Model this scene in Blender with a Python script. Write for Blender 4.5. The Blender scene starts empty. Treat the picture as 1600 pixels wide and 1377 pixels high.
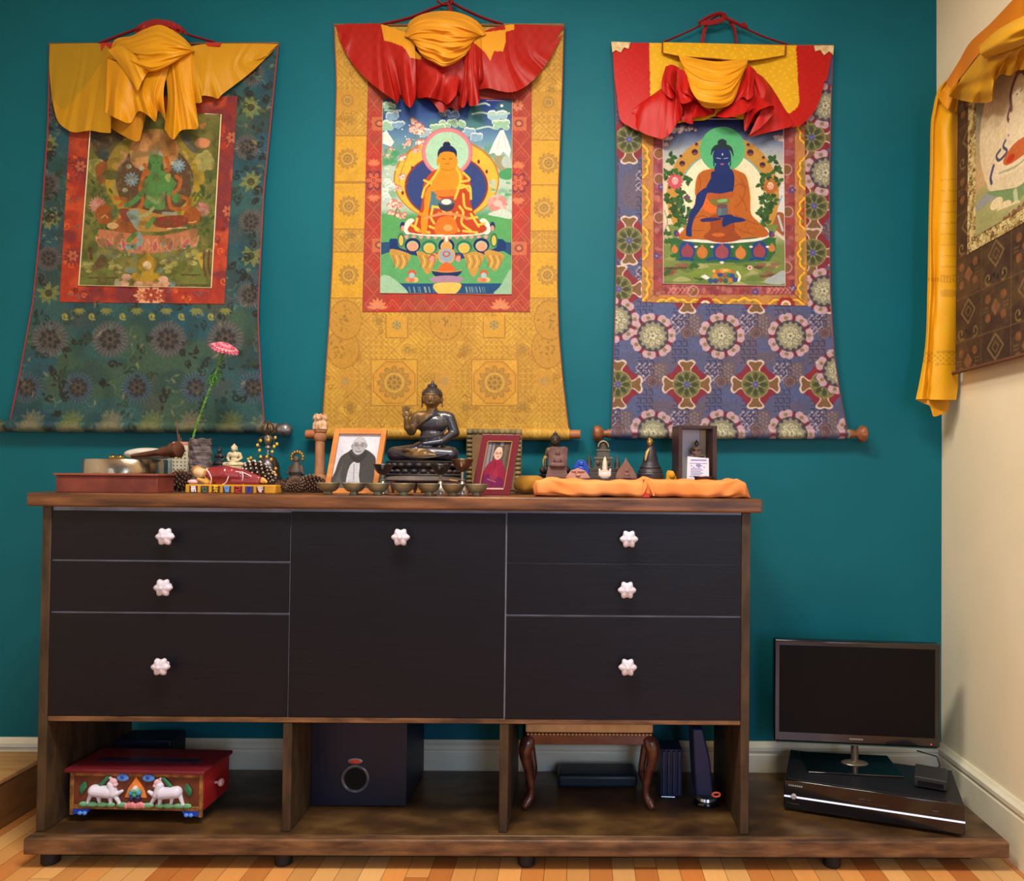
import bpy, math, random
import numpy as np
from mathutils import Vector, Matrix

# ------------------------------------------------------------------ camera, world, lights
W_PX, H_PX, FOC = 1600.0, 1377.0, 1150.0
CAM = np.array([0.0, 0.0, 1.156])
_yaw, _pit, _rol = 0.012, 0.016, 0.0100
_F = np.array([math.sin(_yaw)*math.cos(_pit), math.cos(_yaw)*math.cos(_pit), math.sin(_pit)])
_R0 = np.array([math.cos(_yaw), -math.sin(_yaw), 0.0]); _U0 = np.cross(_R0, _F)
_R = math.cos(_rol)*_R0 + math.sin(_rol)*_U0
_U = math.cos(_rol)*_U0 - math.sin(_rol)*_R0
CX = 900.0 - FOC*_R[1]/_F[1]; CY = 737.0 + FOC*_U[1]/_F[1]
SC = bpy.context.scene
cam_d = bpy.data.cameras.new('camera'); cam_o = bpy.data.objects.new('camera', cam_d); SC.collection.objects.link(cam_o)
cam_d.sensor_width = 36.0; cam_d.lens = 36.0*FOC/W_PX
cam_d.shift_x = (800.0-CX)/W_PX; cam_d.shift_y = (CY-688.5)/W_PX
cam_d.clip_start = 0.02
_m = Matrix(((_R[0], _U[0], -_F[0], CAM[0]), (_R[1], _U[1], -_F[1], CAM[1]), (_R[2], _U[2], -_F[2], CAM[2]), (0, 0, 0, 1)))
cam_o.matrix_world = _m
SC.camera = cam_o
SC.view_settings.view_transform = 'Standard'; SC.view_settings.look = 'None'
SC.view_settings.gamma = 1.0; SC.view_settings.use_curve_mapping = False
SC.view_settings.exposure = 0.0
wd = bpy.data.worlds.new('room_air'); SC.world = wd; wd.use_nodes = True
wd.node_tree.nodes['Background'].inputs[0].default_value = (0.75, 0.85, 1.0, 1); wd.node_tree.nodes['Background'].inputs[1].default_value = 0.09

def area(name, loc, target, size, size_y, power, col):
    l = bpy.data.lights.new(name, 'AREA'); l.shape = 'RECTANGLE'; l.size = size; l.size_y = size_y
    l.energy = power; l.color = col
    o = bpy.data.objects.new(name, l); SC.collection.objects.link(o); o.location = loc
    o.rotation_euler = (Vector(target)-Vector(loc)).to_track_quat('-Z', 'Y').to_euler()
    return o
# daylight window behind and right of the camera, an added left fill, ceiling lamps
area('window_daylight', (1.05, -1.9, 1.35), (-0.1, 2.6, 1.1), 0.9, 1.4, 44, (0.46, 0.66, 1.0))
area('front_fill_left', (-1.9, -1.9, 1.6), (-0.2, 2.6, 1.5), 1.0, 1.3, 9, (0.80, 0.90, 1.0))  # added fill light from the front left, not a known window
area('ceiling_lamp', (-0.55, 1.15, 3.0), (-0.55, 1.35, 0.0), 0.6, 0.4, 56, (1.0, 0.91, 0.78))
area('ceiling_lamp_right', (0.25, 0.95, 3.0), (0.30, 1.15, 0.0), 0.5, 0.4, 35, (1.0, 0.91, 0.78))

# ------------------------------------------------------------------ helpers
PI = math.pi
def lin(c):
    c = np.asarray(c, dtype=float)/255.0
    return np.where(c <= 0.04045, c/12.92, ((c+0.055)/1.055)**2.4)
def at(px, py, Y):
    """the world point(s) seen at a photo pixel, on the upright plane at depth Y"""
    px, py, Y = np.broadcast_arrays(np.asarray(px, float), np.asarray(py, float), np.asarray(Y, float))
    d = _F + _R*((px-CX)/FOC)[..., None] - _U*((py-CY)/FOC)[..., None]
    return CAM + d*(Y/d[..., 1])[..., None]
def atX(px, py, X):
    px, py, X = np.broadcast_arrays(np.asarray(px, float), np.asarray(py, float), np.asarray(X, float))
    d = _F + _R*((px-CX)/FOC)[..., None] - _U*((py-CY)/FOC)[..., None]
    return CAM + d*(X/d[..., 0])[..., None]
def PT(px, py, Y): return Vector(at(px, py, Y).tolist())
def XZ(px, Y, z):
    p = CAM[2]
    py = 737+0.01*(px-900)+(1.156-z)*FOC/Y
    for _ in range(3):
        v = at(px, py, Y); py += (v[2]-z)*FOC/Y
    return float(at(px, py, Y)[0])
def s_of(Y): return Y/FOC

_mats = {}
def M(name, col=(128, 128, 128), rough=0.6, metal=0.0, spec=0.4, col2=None, scale=6.0, detail=4.0, contrast=(0.35, 0.65), stretch=(1, 1, 1),
      bump=None, bump_scale=60.0, emis=None, alpha=None, coat=0.0, attr=False, sheen=0.0, transl=0.0, rough2=None, col3=None):
    if name in _mats: return _mats[name]
    m = bpy.data.materials.new(name); m.use_nodes = True; nt = m.node_tree; N = nt.nodes; L = nt.links
    b = N['Principled BSDF']
    b.inputs['Roughness'].default_value = rough; b.inputs['Metallic'].default_value = metal
    b.inputs['Specular IOR Level'].default_value = spec
    if coat: b.inputs['Coat Weight'].default_value = coat; b.inputs['Coat Roughness'].default_value = 0.12
    if sheen: b.inputs['Sheen Weight'].default_value = sheen; b.inputs['Sheen Roughness'].default_value = 0.5
    tc = N.new('ShaderNodeTexCoord'); mp = N.new('ShaderNodeMapping'); L.new(tc.outputs['Object'], mp.inputs['Vector'])
    mp.inputs['Scale'].default_value = stretch
    c1 = (*lin(col), 1)
    nz = N.new('ShaderNodeTexNoise'); nz.inputs['Scale'].default_value = scale; nz.inputs['Detail'].default_value = detail
    L.new(mp.outputs[0], nz.inputs['Vector'])
    rp = N.new('ShaderNodeValToRGB'); rp.color_ramp.elements[0].position = contrast[0]; rp.color_ramp.elements[1].position = contrast[1]
    L.new(nz.outputs['Fac'], rp.inputs[0])
    if attr:
        va = N.new('ShaderNodeVertexColor'); va.layer_name = 'Col'
        mx = N.new('ShaderNodeMix'); mx.data_type = 'RGBA'; mx.blend_type = 'MULTIPLY'; mx.inputs[0].default_value = 1.0
        rp.color_ramp.elements[0].color = (0.93, 0.93, 0.93, 1); rp.color_ramp.elements[1].color = (1, 1, 1, 1)
        L.new(va.outputs['Color'], mx.inputs[6]); L.new(rp.outputs[0], mx.inputs[7]); L.new(mx.outputs[2], b.inputs['Base Color'])
    else:
        c2 = (*lin(col2), 1) if col2 is not None else (*(lin(col)*0.9), 1)
        rp.color_ramp.elements[0].color = c1; rp.color_ramp.elements[1].color = c2
        if col3 is not None:
            e = rp.color_ramp.elements.new(0.5*(contrast[0]+contrast[1])); e.color = (*lin(col3), 1)
        L.new(rp.outputs[0], b.inputs['Base Color'])
    if rough2 is not None:
        mr = N.new('ShaderNodeMapRange'); mr.inputs[3].default_value = rough; mr.inputs[4].default_value = rough2
        L.new(nz.outputs['Fac'], mr.inputs[0]); L.new(mr.outputs[0], b.inputs['Roughness'])
    if bump:
        n2 = N.new('ShaderNodeTexNoise'); n2.inputs['Scale'].default_value = bump_scale; n2.inputs['Detail'].default_value = 3
        L.new(mp.outputs[0], n2.inputs['Vector'])
        bp = N.new('ShaderNodeBump'); bp.inputs['Strength'].default_value = bump; bp.inputs['Distance'].default_value = 0.004
        L.new(n2.outputs['Fac'], bp.inputs['Height']); L.new(bp.outputs[0], b.inputs['Normal'])
    if emis:
        b.inputs['Emission Color'].default_value = (*lin(emis[0]), 1); b.inputs['Emission Strength'].default_value = emis[1]
    if alpha is not None: b.inputs['Alpha'].default_value = alpha
    if transl:
        b.inputs['Subsurface Weight'].default_value = transl; b.inputs['Subsurface Scale'].default_value = 0.01
    _mats[name] = m
    return m

class MB:
    """collects shapes and links them as one mesh object"""
    def __init__(s): s.v = []; s.f = []; s.mi = []; s.cur = 0
    def m(s, i): s.cur = i; return s
    def add(s, vs, fs):
        o = len(s.v); s.v += [tuple(v) for v in vs]; s.f += [tuple(i+o for i in f) for f in fs]; s.mi += [s.cur]*len(fs); return s
    def box(s, x0, x1, y0, y1, z0, z1, rot=None, piv=None):
        vs = [(x, y, z) for z in (z0, z1) for y in (y0, y1) for x in (x0, x1)]
        if rot is not None:
            pv = Vector(piv if piv is not None else (0, 0, 0)); vs = [rot @ (Vector(v)-pv)+pv for v in vs]
        return s.add(vs, [(0, 2, 3, 1), (4, 5, 7, 6), (0, 1, 5, 4), (2, 6, 7, 3), (0, 4, 6, 2), (1, 3, 7, 5)])
    def taper(s, cx, cy, z0, z1, a0, b0, a1, b1):
        vs = [(cx-a0, cy-b0, z0), (cx+a0, cy-b0, z0), (cx+a0, cy+b0, z0), (cx-a0, cy+b0, z0), (cx-a1, cy-b1, z1), (cx+a1, cy-b1, z1), (cx+a1, cy+b1, z1), (cx-a1, cy+b1, z1)]
        return s.add(vs, [(0, 3, 2, 1), (4, 5, 6, 7), (0, 1, 5, 4), (1, 2, 6, 5), (2, 3, 7, 6), (3, 0, 4, 7)])
    def lathe(s, prof, n=28, c=(0, 0, 0), axis='z', cap=True, sq=1.0, lobes=None):
        """prof: (radius, height) rows"""
        vs = []; k = len(prof)
        for r, h in prof:
            for i in range(n):
                a = 2*PI*i/n; rr = r
                if lobes: rr = r*(1+lobes[1]*math.cos(lobes[0]*a))
                x, y = rr*math.cos(a), rr*math.sin(a)*sq
                if axis == 'z': p = (x, y, h)
                elif axis == 'x': p = (h, x, y)
                else: p = (x, h, -y)
                vs.append((p[0]+c[0], p[1]+c[1], p[2]+c[2]))
        fs = [(j*n+i, j*n+(i+1) % n, (j+1)*n+(i+1) % n, (j+1)*n+i) for j in range(k-1) for i in range(n)]
        if cap: fs += [tuple(reversed(range(n))), tuple((k-1)*n+i for i in range(n))]
        return s.add(vs, fs)
    def ell(s, c, r, rot=None, n=16, m=10):
        vs = [(0, 0, -1)]; fs = []
        for j in range(1, m):
            t = -PI/2+PI*j/m
            for i in range(n):
                a = 2*PI*i/n; vs.append((math.cos(t)*math.cos(a), math.cos(t)*math.sin(a), math.sin(t)))
        vs.append((0, 0, 1)); T = len(vs)-1
        for i in range(n): fs.append((0, 1+(i+1) % n, 1+i))
        for j in range(m-2):
            for i in range(n): fs.append((1+j*n+i, 1+j*n+(i+1) % n, 1+(j+1)*n+(i+1) % n, 1+(j+1)*n+i))
        for i in range(n): fs.append((T, 1+(m-2)*n+i, 1+(m-2)*n+(i+1) % n))
        if isinstance(r, (int, float)): r = (r, r, r)
        out = []
        for v in vs:
            p = Vector((v[0]*r[0], v[1]*r[1], v[2]*r[2]))
            if rot is not None: p = rot @ p
            out.append(p+Vector(c))
        return s.add(out, fs)
    def tube(s, pts, r, n=10, cap=True, flat=1.0):
        pts = [Vector(p) for p in pts]; K = len(pts)
        rs = r if isinstance(r, (list, tuple)) else [r]*K
        vs = []; up = None
        for k, p in enumerate(pts):
            t = (pts[min(k+1, K-1)]-pts[max(k-1, 0)]).normalized()
            if up is None:
                up = Vector((0, 0, 1)) if abs(t.z) < 0.9 else Vector((0, 1, 0))
            u = (up-t*up.dot(t)).normalized(); w = t.cross(u); up = u
            for i in range(n):
                a = 2*PI*i/n; vs.append(p+(u*math.cos(a)*flat+w*math.sin(a))*rs[k])
        fs = [(j*n+i, j*n+(i+1) % n, (j+1)*n+(i+1) % n, (j+1)*n+i) for j in range(K-1) for i in range(n)]
        if cap: fs += [tuple(reversed(range(n))), tuple((K-1)*n+i for i in range(n))]
        return s.add(vs, fs)
    def cap(s, p0, p1, r0, r1, n=14):
        """tapered capsule"""
        p0 = Vector(p0); p1 = Vector(p1)
        s.ell(p0, r0, n=n); s.ell(p1, r1, n=n); return s.tube([p0, p1], [r0, r1], n=n)
    def prism(s, pts, y0, y1, axis='y'):
        """outline in (x,z) pushed along y (or (y,z) along x, or (x,y) along z)"""
        n = len(pts)
        f = {'y': lambda p, d: (p[0], d, p[1]), 'x': lambda p, d: (d, p[0], p[1]), 'z': lambda p, d: (p[0], p[1], d)}[axis]
        vs = [f(p, y0) for p in pts]+[f(p, y1) for p in pts]
        return s.add(vs, [tuple(range(n)), tuple(reversed(range(n, 2*n)))]+[(i, i+n, (i+1) % n+n, (i+1) % n) for i in range(n)])
    def build(s, name, mats, parent=None, smooth=35, world=False, bevel=0.0, remesh=None, matfn=None, segs=2):
        me = bpy.data.meshes.new(name)
        vs = s.v
        if world and parent is not None:
            L = parent.location; vs = [(v[0]-L[0], v[1]-L[1], v[2]-L[2]) for v in vs]
        me.from_pydata(vs, [], s.f)
        if not isinstance(mats, (list, tuple)): mats = [mats]
        for q in mats: me.materials.append(q)
        if len(mats) > 1: me.polygons.foreach_set('material_index', s.mi)
        import bmesh
        b = bmesh.new(); b.from_mesh(me); bmesh.ops.recalc_face_normals(b, faces=b.faces); b.to_mesh(me); b.free()
        o = bpy.data.objects.new(name, me); SC.collection.objects.link(o)
        if remesh:
            md = o.modifiers.new('r', 'REMESH'); md.mode = 'VOXEL'; md.voxel_size = remesh; md.use_smooth_shade = True
            sm = o.modifiers.new('s', 'SMOOTH'); sm.factor = 0.5; sm.iterations = 3
            dg = bpy.context.evaluated_depsgraph_get(); ne = bpy.data.meshes.new_from_object(o.evaluated_get(dg))
            o.modifiers.clear(); o.data = ne; me = ne; me.name = name
            me.materials.clear()
            for q in mats: me.materials.append(q)
            if matfn:
                nf = len(me.polygons); c = np.zeros(nf*3); me.polygons.foreach_get('center', c); c = c.reshape(-1, 3)
                me.polygons.foreach_set('material_index', matfn(c).astype(int))
            me.polygons.foreach_set('use_smooth', [True]*len(me.polygons))
        elif smooth:
            me.polygons.foreach_set('use_smooth', [True]*len(me.polygons)); me.set_sharp_from_angle(angle=math.radians(smooth))
        if bevel:
            md = o.modifiers.new('bevel', 'BEVEL'); md.width = bevel; md.segments = segs; md.limit_method = 'ANGLE'; md.angle_limit = math.radians(40)
        if parent is not None: o.parent = parent
        return o

def thing(name, label, cat, loc=(0, 0, 0), rz=0.0, group=None):
    o = bpy.data.objects.new(name, None); SC.collection.objects.link(o); o.location = loc; o.rotation_euler = (0, 0, rz)
    o.empty_display_size = 0.02; return tag(o, label, cat, group)
def tag(o, label, cat, group=None):
    o['label'] = label; o['category'] = cat
    if group: o['group'] = group
    return o
def struct(o): o['kind'] = 'structure'; return o
def copy_tree(o, parent=None):
    c = o.copy(); SC.collection.objects.link(c)
    if parent is not None: c.parent = parent
    for ch in [q for q in bpy.data.objects if q.parent == o and q.name != c.name]: copy_tree(ch, c)
    return c

# ---- a small painter: colours laid on a grid, later carried by the vertices of a dense cloth mesh
def vnoise(h, w, cell, seed):
    r = np.random.RandomState(seed); gh, gw = int(h/cell)+3, int(w/cell)+3; g = r.rand(gh, gw)
    y = np.arange(h)/cell; x = np.arange(w)/cell; yi = y.astype(int); xi = x.astype(int)
    fy = (y-yi)[:, None]; fx = (x-xi)[None, :]; fy = fy*fy*(3-2*fy); fx = fx*fx*(3-2*fx)
    a = g[yi][:, xi]; b = g[yi][:, xi+1]; c = g[yi+1][:, xi]; d = g[yi+1][:, xi+1]
    return a*(1-fx)*(1-fy)+b*fx*(1-fy)+c*(1-fx)*fy+d*fx*fy
def cr(pts, n, closed=False):
    p = np.asarray(pts, float); K = len(p)
    if closed: q = np.vstack([p[-1], p, p[0], p[1]]); segs = K
    else: q = np.vstack([2*p[0]-p[1], p, 2*p[-1]-p[-2]]); segs = K-1
    if closed: u = np.linspace(0, segs, n, endpoint=False)
    else:
        d = np.r_[0, np.cumsum(np.sqrt(((p[1:, :2]-p[:-1, :2])**2).sum(1))+1e-6)]
        u = np.interp(np.linspace(0, d[-1], n), d, np.arange(K))
    i = np.minimum(u.astype(int), segs-1); t = (u-i)[:, None]
    a, b, c, e = q[i], q[i+1], q[i+2], q[i+3]
    return 0.5*(2*b+(c-a)*t+(2*a-5*b+4*c-e)*t*t+(3*b-a-3*c+e)*t**3)
class Cv:
    def __init__(s, x0, y0, x1, y1, k, col):
        s.x0, s.y0, s.k = x0, y0, k; s.W = int((x1-x0)*k)+1; s.H = int((y1-y0)*k)+1
        s.img = np.zeros((s.H, s.W, 3))+np.asarray(col, float)
        s.X = x0+(np.arange(s.W)+0.5)/k; s.Y = y0+(np.arange(s.H)+0.5)/k
    def _win(s, xa, ya, xb, yb):
        i0 = max(0, int((xa-s.x0)*s.k)-1); i1 = min(s.W, int((xb-s.x0)*s.k)+2)
        j0 = max(0, int((ya-s.y0)*s.k)-1); j1 = min(s.H, int((yb-s.y0)*s.k)+2)
        return (j0, j1, i0, i1) if i1 > i0 and j1 > j0 else None
    def _put(s, w, m, col, a):
        j0, j1, i0, i1 = w; t = s.img[j0:j1, i0:i1]; k = (m*a)[..., None]
        if callable(col): col = col(*np.meshgrid(s.X[i0:i1], s.Y[j0:j1]))
        t[:] = t*(1-k)+np.asarray(col, float)*k
    def poly(s, pts, col, a=1.0, smooth=0):
        p = np.asarray(pts, float)
        if smooth: p = cr(p, smooth, True)
        w = s._win(p[:, 0].min(), p[:, 1].min(), p[:, 0].max(), p[:, 1].max())
        if w is None: return s
        X, Y = np.meshgrid(s.X[w[2]:w[3]], s.Y[w[0]:w[1]]); m = np.zeros(X.shape, bool); n = len(p)
        for i in range(n):
            x1, y1 = p[i]; x2, y2 = p[(i+1) % n]
            if y1 == y2: continue
            c = (y1 > Y) != (y2 > Y); m ^= c & (X < (x2-x1)*(Y-y1)/(y2-y1)+x1)
        s._put(w, m.astype(float), col, a); return s
    def ell(s, cx, cy, rx, ry, col, a=1.0, rot=0.0, inner=0.0, soft=0.0):
        R = max(rx, ry); w = s._win(cx-R, cy-R, cx+R, cy+R)
        if w is None: return s
        X, Y = np.meshgrid(s.X[w[2]:w[3]]-cx, s.Y[w[0]:w[1]]-cy); c, q = math.cos(rot), math.sin(rot)
        d = np.sqrt(((X*c+Y*q)/rx)**2+((Y*c-X*q)/ry)**2)
        m = np.clip((1-d)/soft, 0, 1) if soft else ((d <= 1) & (d >= inner)).astype(float)
        s._put(w, m, col, a); return s
    def line(s, pts, wd, col, a=1.0, smooth=0):
        p = np.asarray(pts, float)
        if smooth: p = cr(p, smooth)
        w = s._win(p[:, 0].min()-wd, p[:, 1].min()-wd, p[:, 0].max()+wd, p[:, 1].max()+wd)
        if w is None: return s
        X, Y = np.meshgrid(s.X[w[2]:w[3]], s.Y[w[0]:w[1]]); m = np.zeros(X.shape)
        for i in range(len(p)-1):
            dx, dy = p[i+1]-p[i]; L = dx*dx+dy*dy+1e-9
            t = np.clip(((X-p[i, 0])*dx+(Y-p[i, 1])*dy)/L, 0, 1)
            d = np.sqrt((X-p[i, 0]-t*dx)**2+(Y-p[i, 1]-t*dy)**2)
            m = np.maximum(m, np.clip(wd/2-d+0.5/s.k*1.0, 0, 1/s.k)*s.k)
        s._put(w, np.clip(m, 0, 1), col, a); return s
    def tint(s, cell, seed, col, a, thr=0.5, soft=0.2):
        n = vnoise(s.H, s.W, cell*s.k, seed); m = np.clip((n-thr)/soft, 0, 1)*a
        s.img = s.img*(1-m[..., None])+np.asarray(col, float)*m[..., None]; return s
    def speck(s, cell, seed, amp):
        n = vnoise(s.H, s.W, cell*s.k, seed)-0.5; s.img *= (1+amp*2*n)[..., None]; return s
    def sample(s, px, py):
        u = np.clip((px-s.x0)*s.k-0.5, 0, s.W-1.001); v = np.clip((py-s.y0)*s.k-0.5, 0, s.H-1.001)
        i = u.astype(int); j = v.astype(int); fx = (u-i)[..., None]; fy = (v-j)[..., None]; g = s.img
        return g[j, i]*(1-fx)*(1-fy)+g[j, i+1]*fx*(1-fy)+g[j+1, i]*(1-fx)*fy+g[j+1, i+1]*fx*fy

def grid_mesh(name, P, C, mat, parent=None, closed_u=False, thick=0.0, smooth=True):
    """P: (m,n,3) world points, C: (m,n,3) 0-255 colours or None"""
    m, n = P.shape[:2]; P = P.reshape(-1, 3).copy()
    if parent is not None: P -= np.array(parent.location)
    me = bpy.data.meshes.new(name)
    j, i = np.meshgrid(np.arange(m-1), np.arange(n if closed_u else n-1), indexing='ij'); i2 = (i+1) % n
    q = np.stack([j*n+i, (j+1)*n+i, (j+1)*n+i2, j*n+i2], -1).reshape(-1)
    nf = len(q)//4
    me.vertices.add(len(P)); me.vertices.foreach_set('co', P.astype(np.float32).ravel())
    me.loops.add(len(q)); me.loops.foreach_set('vertex_index', q.astype(np.int32))
    me.polygons.add(nf); me.polygons.foreach_set('loop_start', (np.arange(nf)*4).astype(np.int32))
    me.polygons.foreach_set('loop_total', np.full(nf, 4, np.int32))
    me.update(calc_edges=True); me.validate()
    if smooth: me.polygons.foreach_set('use_smooth', [True]*nf)
    if C is not None:
        at_ = me.color_attributes.new('Col', 'FLOAT_COLOR', 'POINT')
        c = np.ones((len(P), 4), np.float32); c[:, :3] = lin(np.clip(C.reshape(-1, 3), 0, 255)); at_.data.foreach_set('color', c.ravel())
    me.materials.append(mat)
    o = bpy.data.objects.new(name, me); SC.collection.objects.link(o)
    if parent is not None: o.parent = parent
    if thick:
        md = o.modifiers.new('thickness', 'SOLIDIFY'); md.thickness = thick; md.offset = -1
    return o
def sheet(name, curves, n, m, parent, Y0, mat, col, rip=None, pleat=None, wr=0.0, seed=0, planeX=False):
    """cloth through several (px,py,depth) curves; rip: cross folds, pleat: folds running down"""
    cs = np.stack([cr(c, n) for c in curves])                       # K,n,3
    K = len(cs); tt = np.linspace(0, 1, m)
    if K == 2: G = cs[0][None]*(1-tt)[:, None, None]+cs[1][None]*tt[:, None, None]
    else: G = np.stack([cr(cs[:, i], m) for i in range(n)], 1)
    S = np.linspace(0, 1, n)[None, :]+0*tt[:, None]; T = tt[:, None]+0*S
    px, py, d = G[..., 0].copy(), G[..., 1].copy(), G[..., 2].copy()
    if rip:
        for (A, k, ph, sk) in rip:
            w = np.sin(2*PI*(k*T+sk*np.sin(PI*S*1.3+ph)+ph+.22*np.sin(5*S+9*T*ph)+.10*np.sin(11*S+6*T+k)))*(.55+.45*np.sin(4.3*S+3*k*T+ph)); d += A*w*np.sin(PI*np.clip(S, 0, 1))**0.6*np.sin(PI*np.clip(T*0.96+0.02, 0, 1))**0.4
    if pleat:
        for (A, k, ph, sk) in pleat:
            if k > 8: continue
            w = S+0.09*np.sin(2*PI*(1.3*S+ph))+0.05*np.sin(2*PI*(2.7*S+ph*2+.4*T))
            f = np.sin(2*PI*(0.8*k*w+sk*T+ph)); f = np.sign(f)*np.abs(f)**1.5
            d += A*f*(0.12+0.88*T**1.3)*(0.6+0.4*np.sin(9*S+7*ph))
    if wr:
        r = np.random.RandomState(seed)
        for q in range(7):
            a, b, c = r.uniform(-.12, .12), r.uniform(-.12, .12), r.uniform(0, 6); d += wr*np.sin(a*px+b*py+c+1.5*np.sin(0.03*px+c))/2.2
    P = (atX if planeX else at)(px, py, Y0-np.maximum(d, 0.001))
    C = col(px, py, S, T) if callable(col) else np.zeros(P.shape)+np.asarray(col, float)
    return grid_mesh(name, P, C, mat, parent)
def inside(pts, px, py, smooth=0):
    p = np.asarray(pts, float)
    if smooth: p = cr(p, smooth, True)
    m = np.zeros(px.shape, bool); n = len(p)
    for i in range(n):
        x1, y1 = p[i]; x2, y2 = p[(i+1) % n]
        if y1 == y2: continue
        m ^= ((y1 > py) != (y2 > py)) & (px < (x2-x1)*(py-y1)/(y2-y1)+x1)
    return m
# ------------------------------------------------------------------ the room
YW = 2.66                                   # back wall
XR = XZ(1471, YW, 0.6)                      # right wall
ZT = 0.0897                                 # top of the plinth
teal = M('teal_paint', (0, 98, 112), rough=0.6, spec=0.22, col2=(0, 93, 107), scale=3, bump=0.06, bump_scale=45)
cream = M('cream_paint', (243, 231, 202), rough=0.7, spec=0.25, col2=(236, 223, 192), scale=2.5, bump=0.08, bump_scale=30)
white_t = M('white_gloss_paint', (236, 230, 206), rough=0.35, spec=0.45, col2=(226, 218, 192), scale=8)
# the corner leans a little: the meeting line of the two walls goes through these heights
zc = [0.0, 0.6, 1.3, 2.0, 2.45, 3.1]
xc = [XR, XR, XR, XR-0.006, XR-0.022, XR-0.024]
b = MB()
for i in range(5):
    b.add([(-2.6, YW, zc[i]), (xc[i], YW, zc[i]), (xc[i+1], YW, zc[i+1]), (-2.6, YW, zc[i+1])], [(0, 1, 2, 3)])
for i in range(5):
    b.add([(-2.6, YW+0.12, zc[i]), (xc[i]+0.1, YW+0.12, zc[i]), (xc[i+1]+0.1, YW+0.12, zc[i+1]), (-2.6, YW+0.12, zc[i+1])], [(3, 2, 1, 0)])
struct(b.build('wall_back', teal, smooth=0))
b = MB(); ys = np.linspace(-2.4, YW, 12)
for i in range(5):
    for j in range(11):
        b.add([(xc[i], ys[j+1], zc[i]), (xc[i], ys[j], zc[i]), (xc[i+1], ys[j], zc[i+1]), (xc[i+1], ys[j+1], zc[i+1])], [(0, 1, 2, 3)])
struct(b.build('wall_right', cream, smooth=0))
b = MB().box(-2.7, -2.6, -2.4, YW, 0, 3.1); struct(b.build('wall_left', cream, smooth=0))
b = MB().box(-2.7, XR+0.1, -2.4, YW+0.1, 3.1, 3.2); struct(b.build('ceiling', M('ceiling_white', (235, 230, 220), rough=0.9, spec=0.1), smooth=0))
# floor: narrow oak boards running towards the wall
fm = M('oak_strip_floor', attr=True, rough=0.34, spec=0.45, scale=2.2, detail=6, contrast=(0.3, 0.7), stretch=(26, 2.2, 1))
rf = random.Random(12); fv, ff, fc = [], [], []
x = -2.7
tones = [(226, 162, 94), (220, 148, 80), (230, 174, 108), (210, 134, 70), (224, 156, 88), (202, 124, 64), (232, 180, 116)]
while x < XR+0.1:
    y = -2.4-rf.random()*1.2; w = 0.0655
    while y < YW+0.1:
        l = rf.uniform(0.5, 1.6); c = rf.choice(tones); f = rf.uniform(.92, 1.06); c = [q*f for q in c]
        y0, y1 = max(y, -2.4), min(y+l, YW+0.1)
        if y1 > y0:
            n = len(fv); fv += [(x+.0006, y0+.0006, 0), (x+w-.0006, y0+.0006, 0), (x+w-.0006, y1-.0006, 0), (x+.0006, y1-.0006, 0)]; ff.append((n, n+1, n+2, n+3)); fc += [c]*4
        y += l
    x += w
n = len(fv); fv += [(-2.7, -2.4, -.002), (XR+.1, -2.4, -.002), (XR+.1, YW+.1, -.002), (-2.7, YW+.1, -.002)]; ff.append((n, n+1, n+2, n+3)); fc += [(60, 32, 14)]*4
me = bpy.data.meshes.new('floor'); me.from_pydata(fv, [], ff); ca_ = me.color_attributes.new('Col', 'FLOAT_COLOR', 'POINT')
cc_ = np.ones((len(fv), 4), np.float32); cc_[:, :3] = lin(np.clip(np.array(fc), 0, 255)); ca_.data.foreach_set('color', cc_.ravel()); me.materials.append(fm)
fo = bpy.data.objects.new('floor', me); SC.collection.objects.link(fo); struct(fo)
# baseboards with a moulded cap
def base_profile(h): return [(0.0, 0.0), (0.019, 0.0), (0.019, h-0.045), (0.015, h-0.042), (0.015, h-0.034), (0.021, h-0.03), (0.021, h-0.016), (0.012, h-0.008), (0.006, h), (0.0, h)]
pr = base_profile(0.192)
b = MB().prism([(YW-a, z) for a, z in pr], -2.6, XR-0.001, axis='x'); struct(b.build('baseboard_back', white_t, smooth=0, bevel=0.001))
b = MB().prism([(XR-a, z) for a, z in pr], -2.4, YW-0.001, axis='y'); struct(b.build('baseboard_right', white_t, smooth=0, bevel=0.001))
# low wooden box at the far left
oak = M('pale_oak', (200, 156, 98), rough=0.5, col2=(180, 132, 78), scale=5, stretch=(1, 8, 8))
xb = XZ(53, 2.52, 0.12)
bx = thing('storage_box', 'low tan wooden box on the floor left of the black sideboard', 'box', (xb-0.3, 2.0, 0))
b = MB().box(-0.3, 0.3, -0.6, 0.6, 0.0, 0.145); 
b.build('body', M('shaded_oak', (128, 84, 42), rough=0.6, col2=(112, 72, 36), scale=5, stretch=(8, 1, 8)), bx, bevel=0.003)  # darker than the lid: the side's shade is put into the oak colour
MB().box(-0.305, 0.305, -0.605, 0.605, 0.1455, 0.16).build('lid', oak, bx, bevel=0.003)

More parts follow.
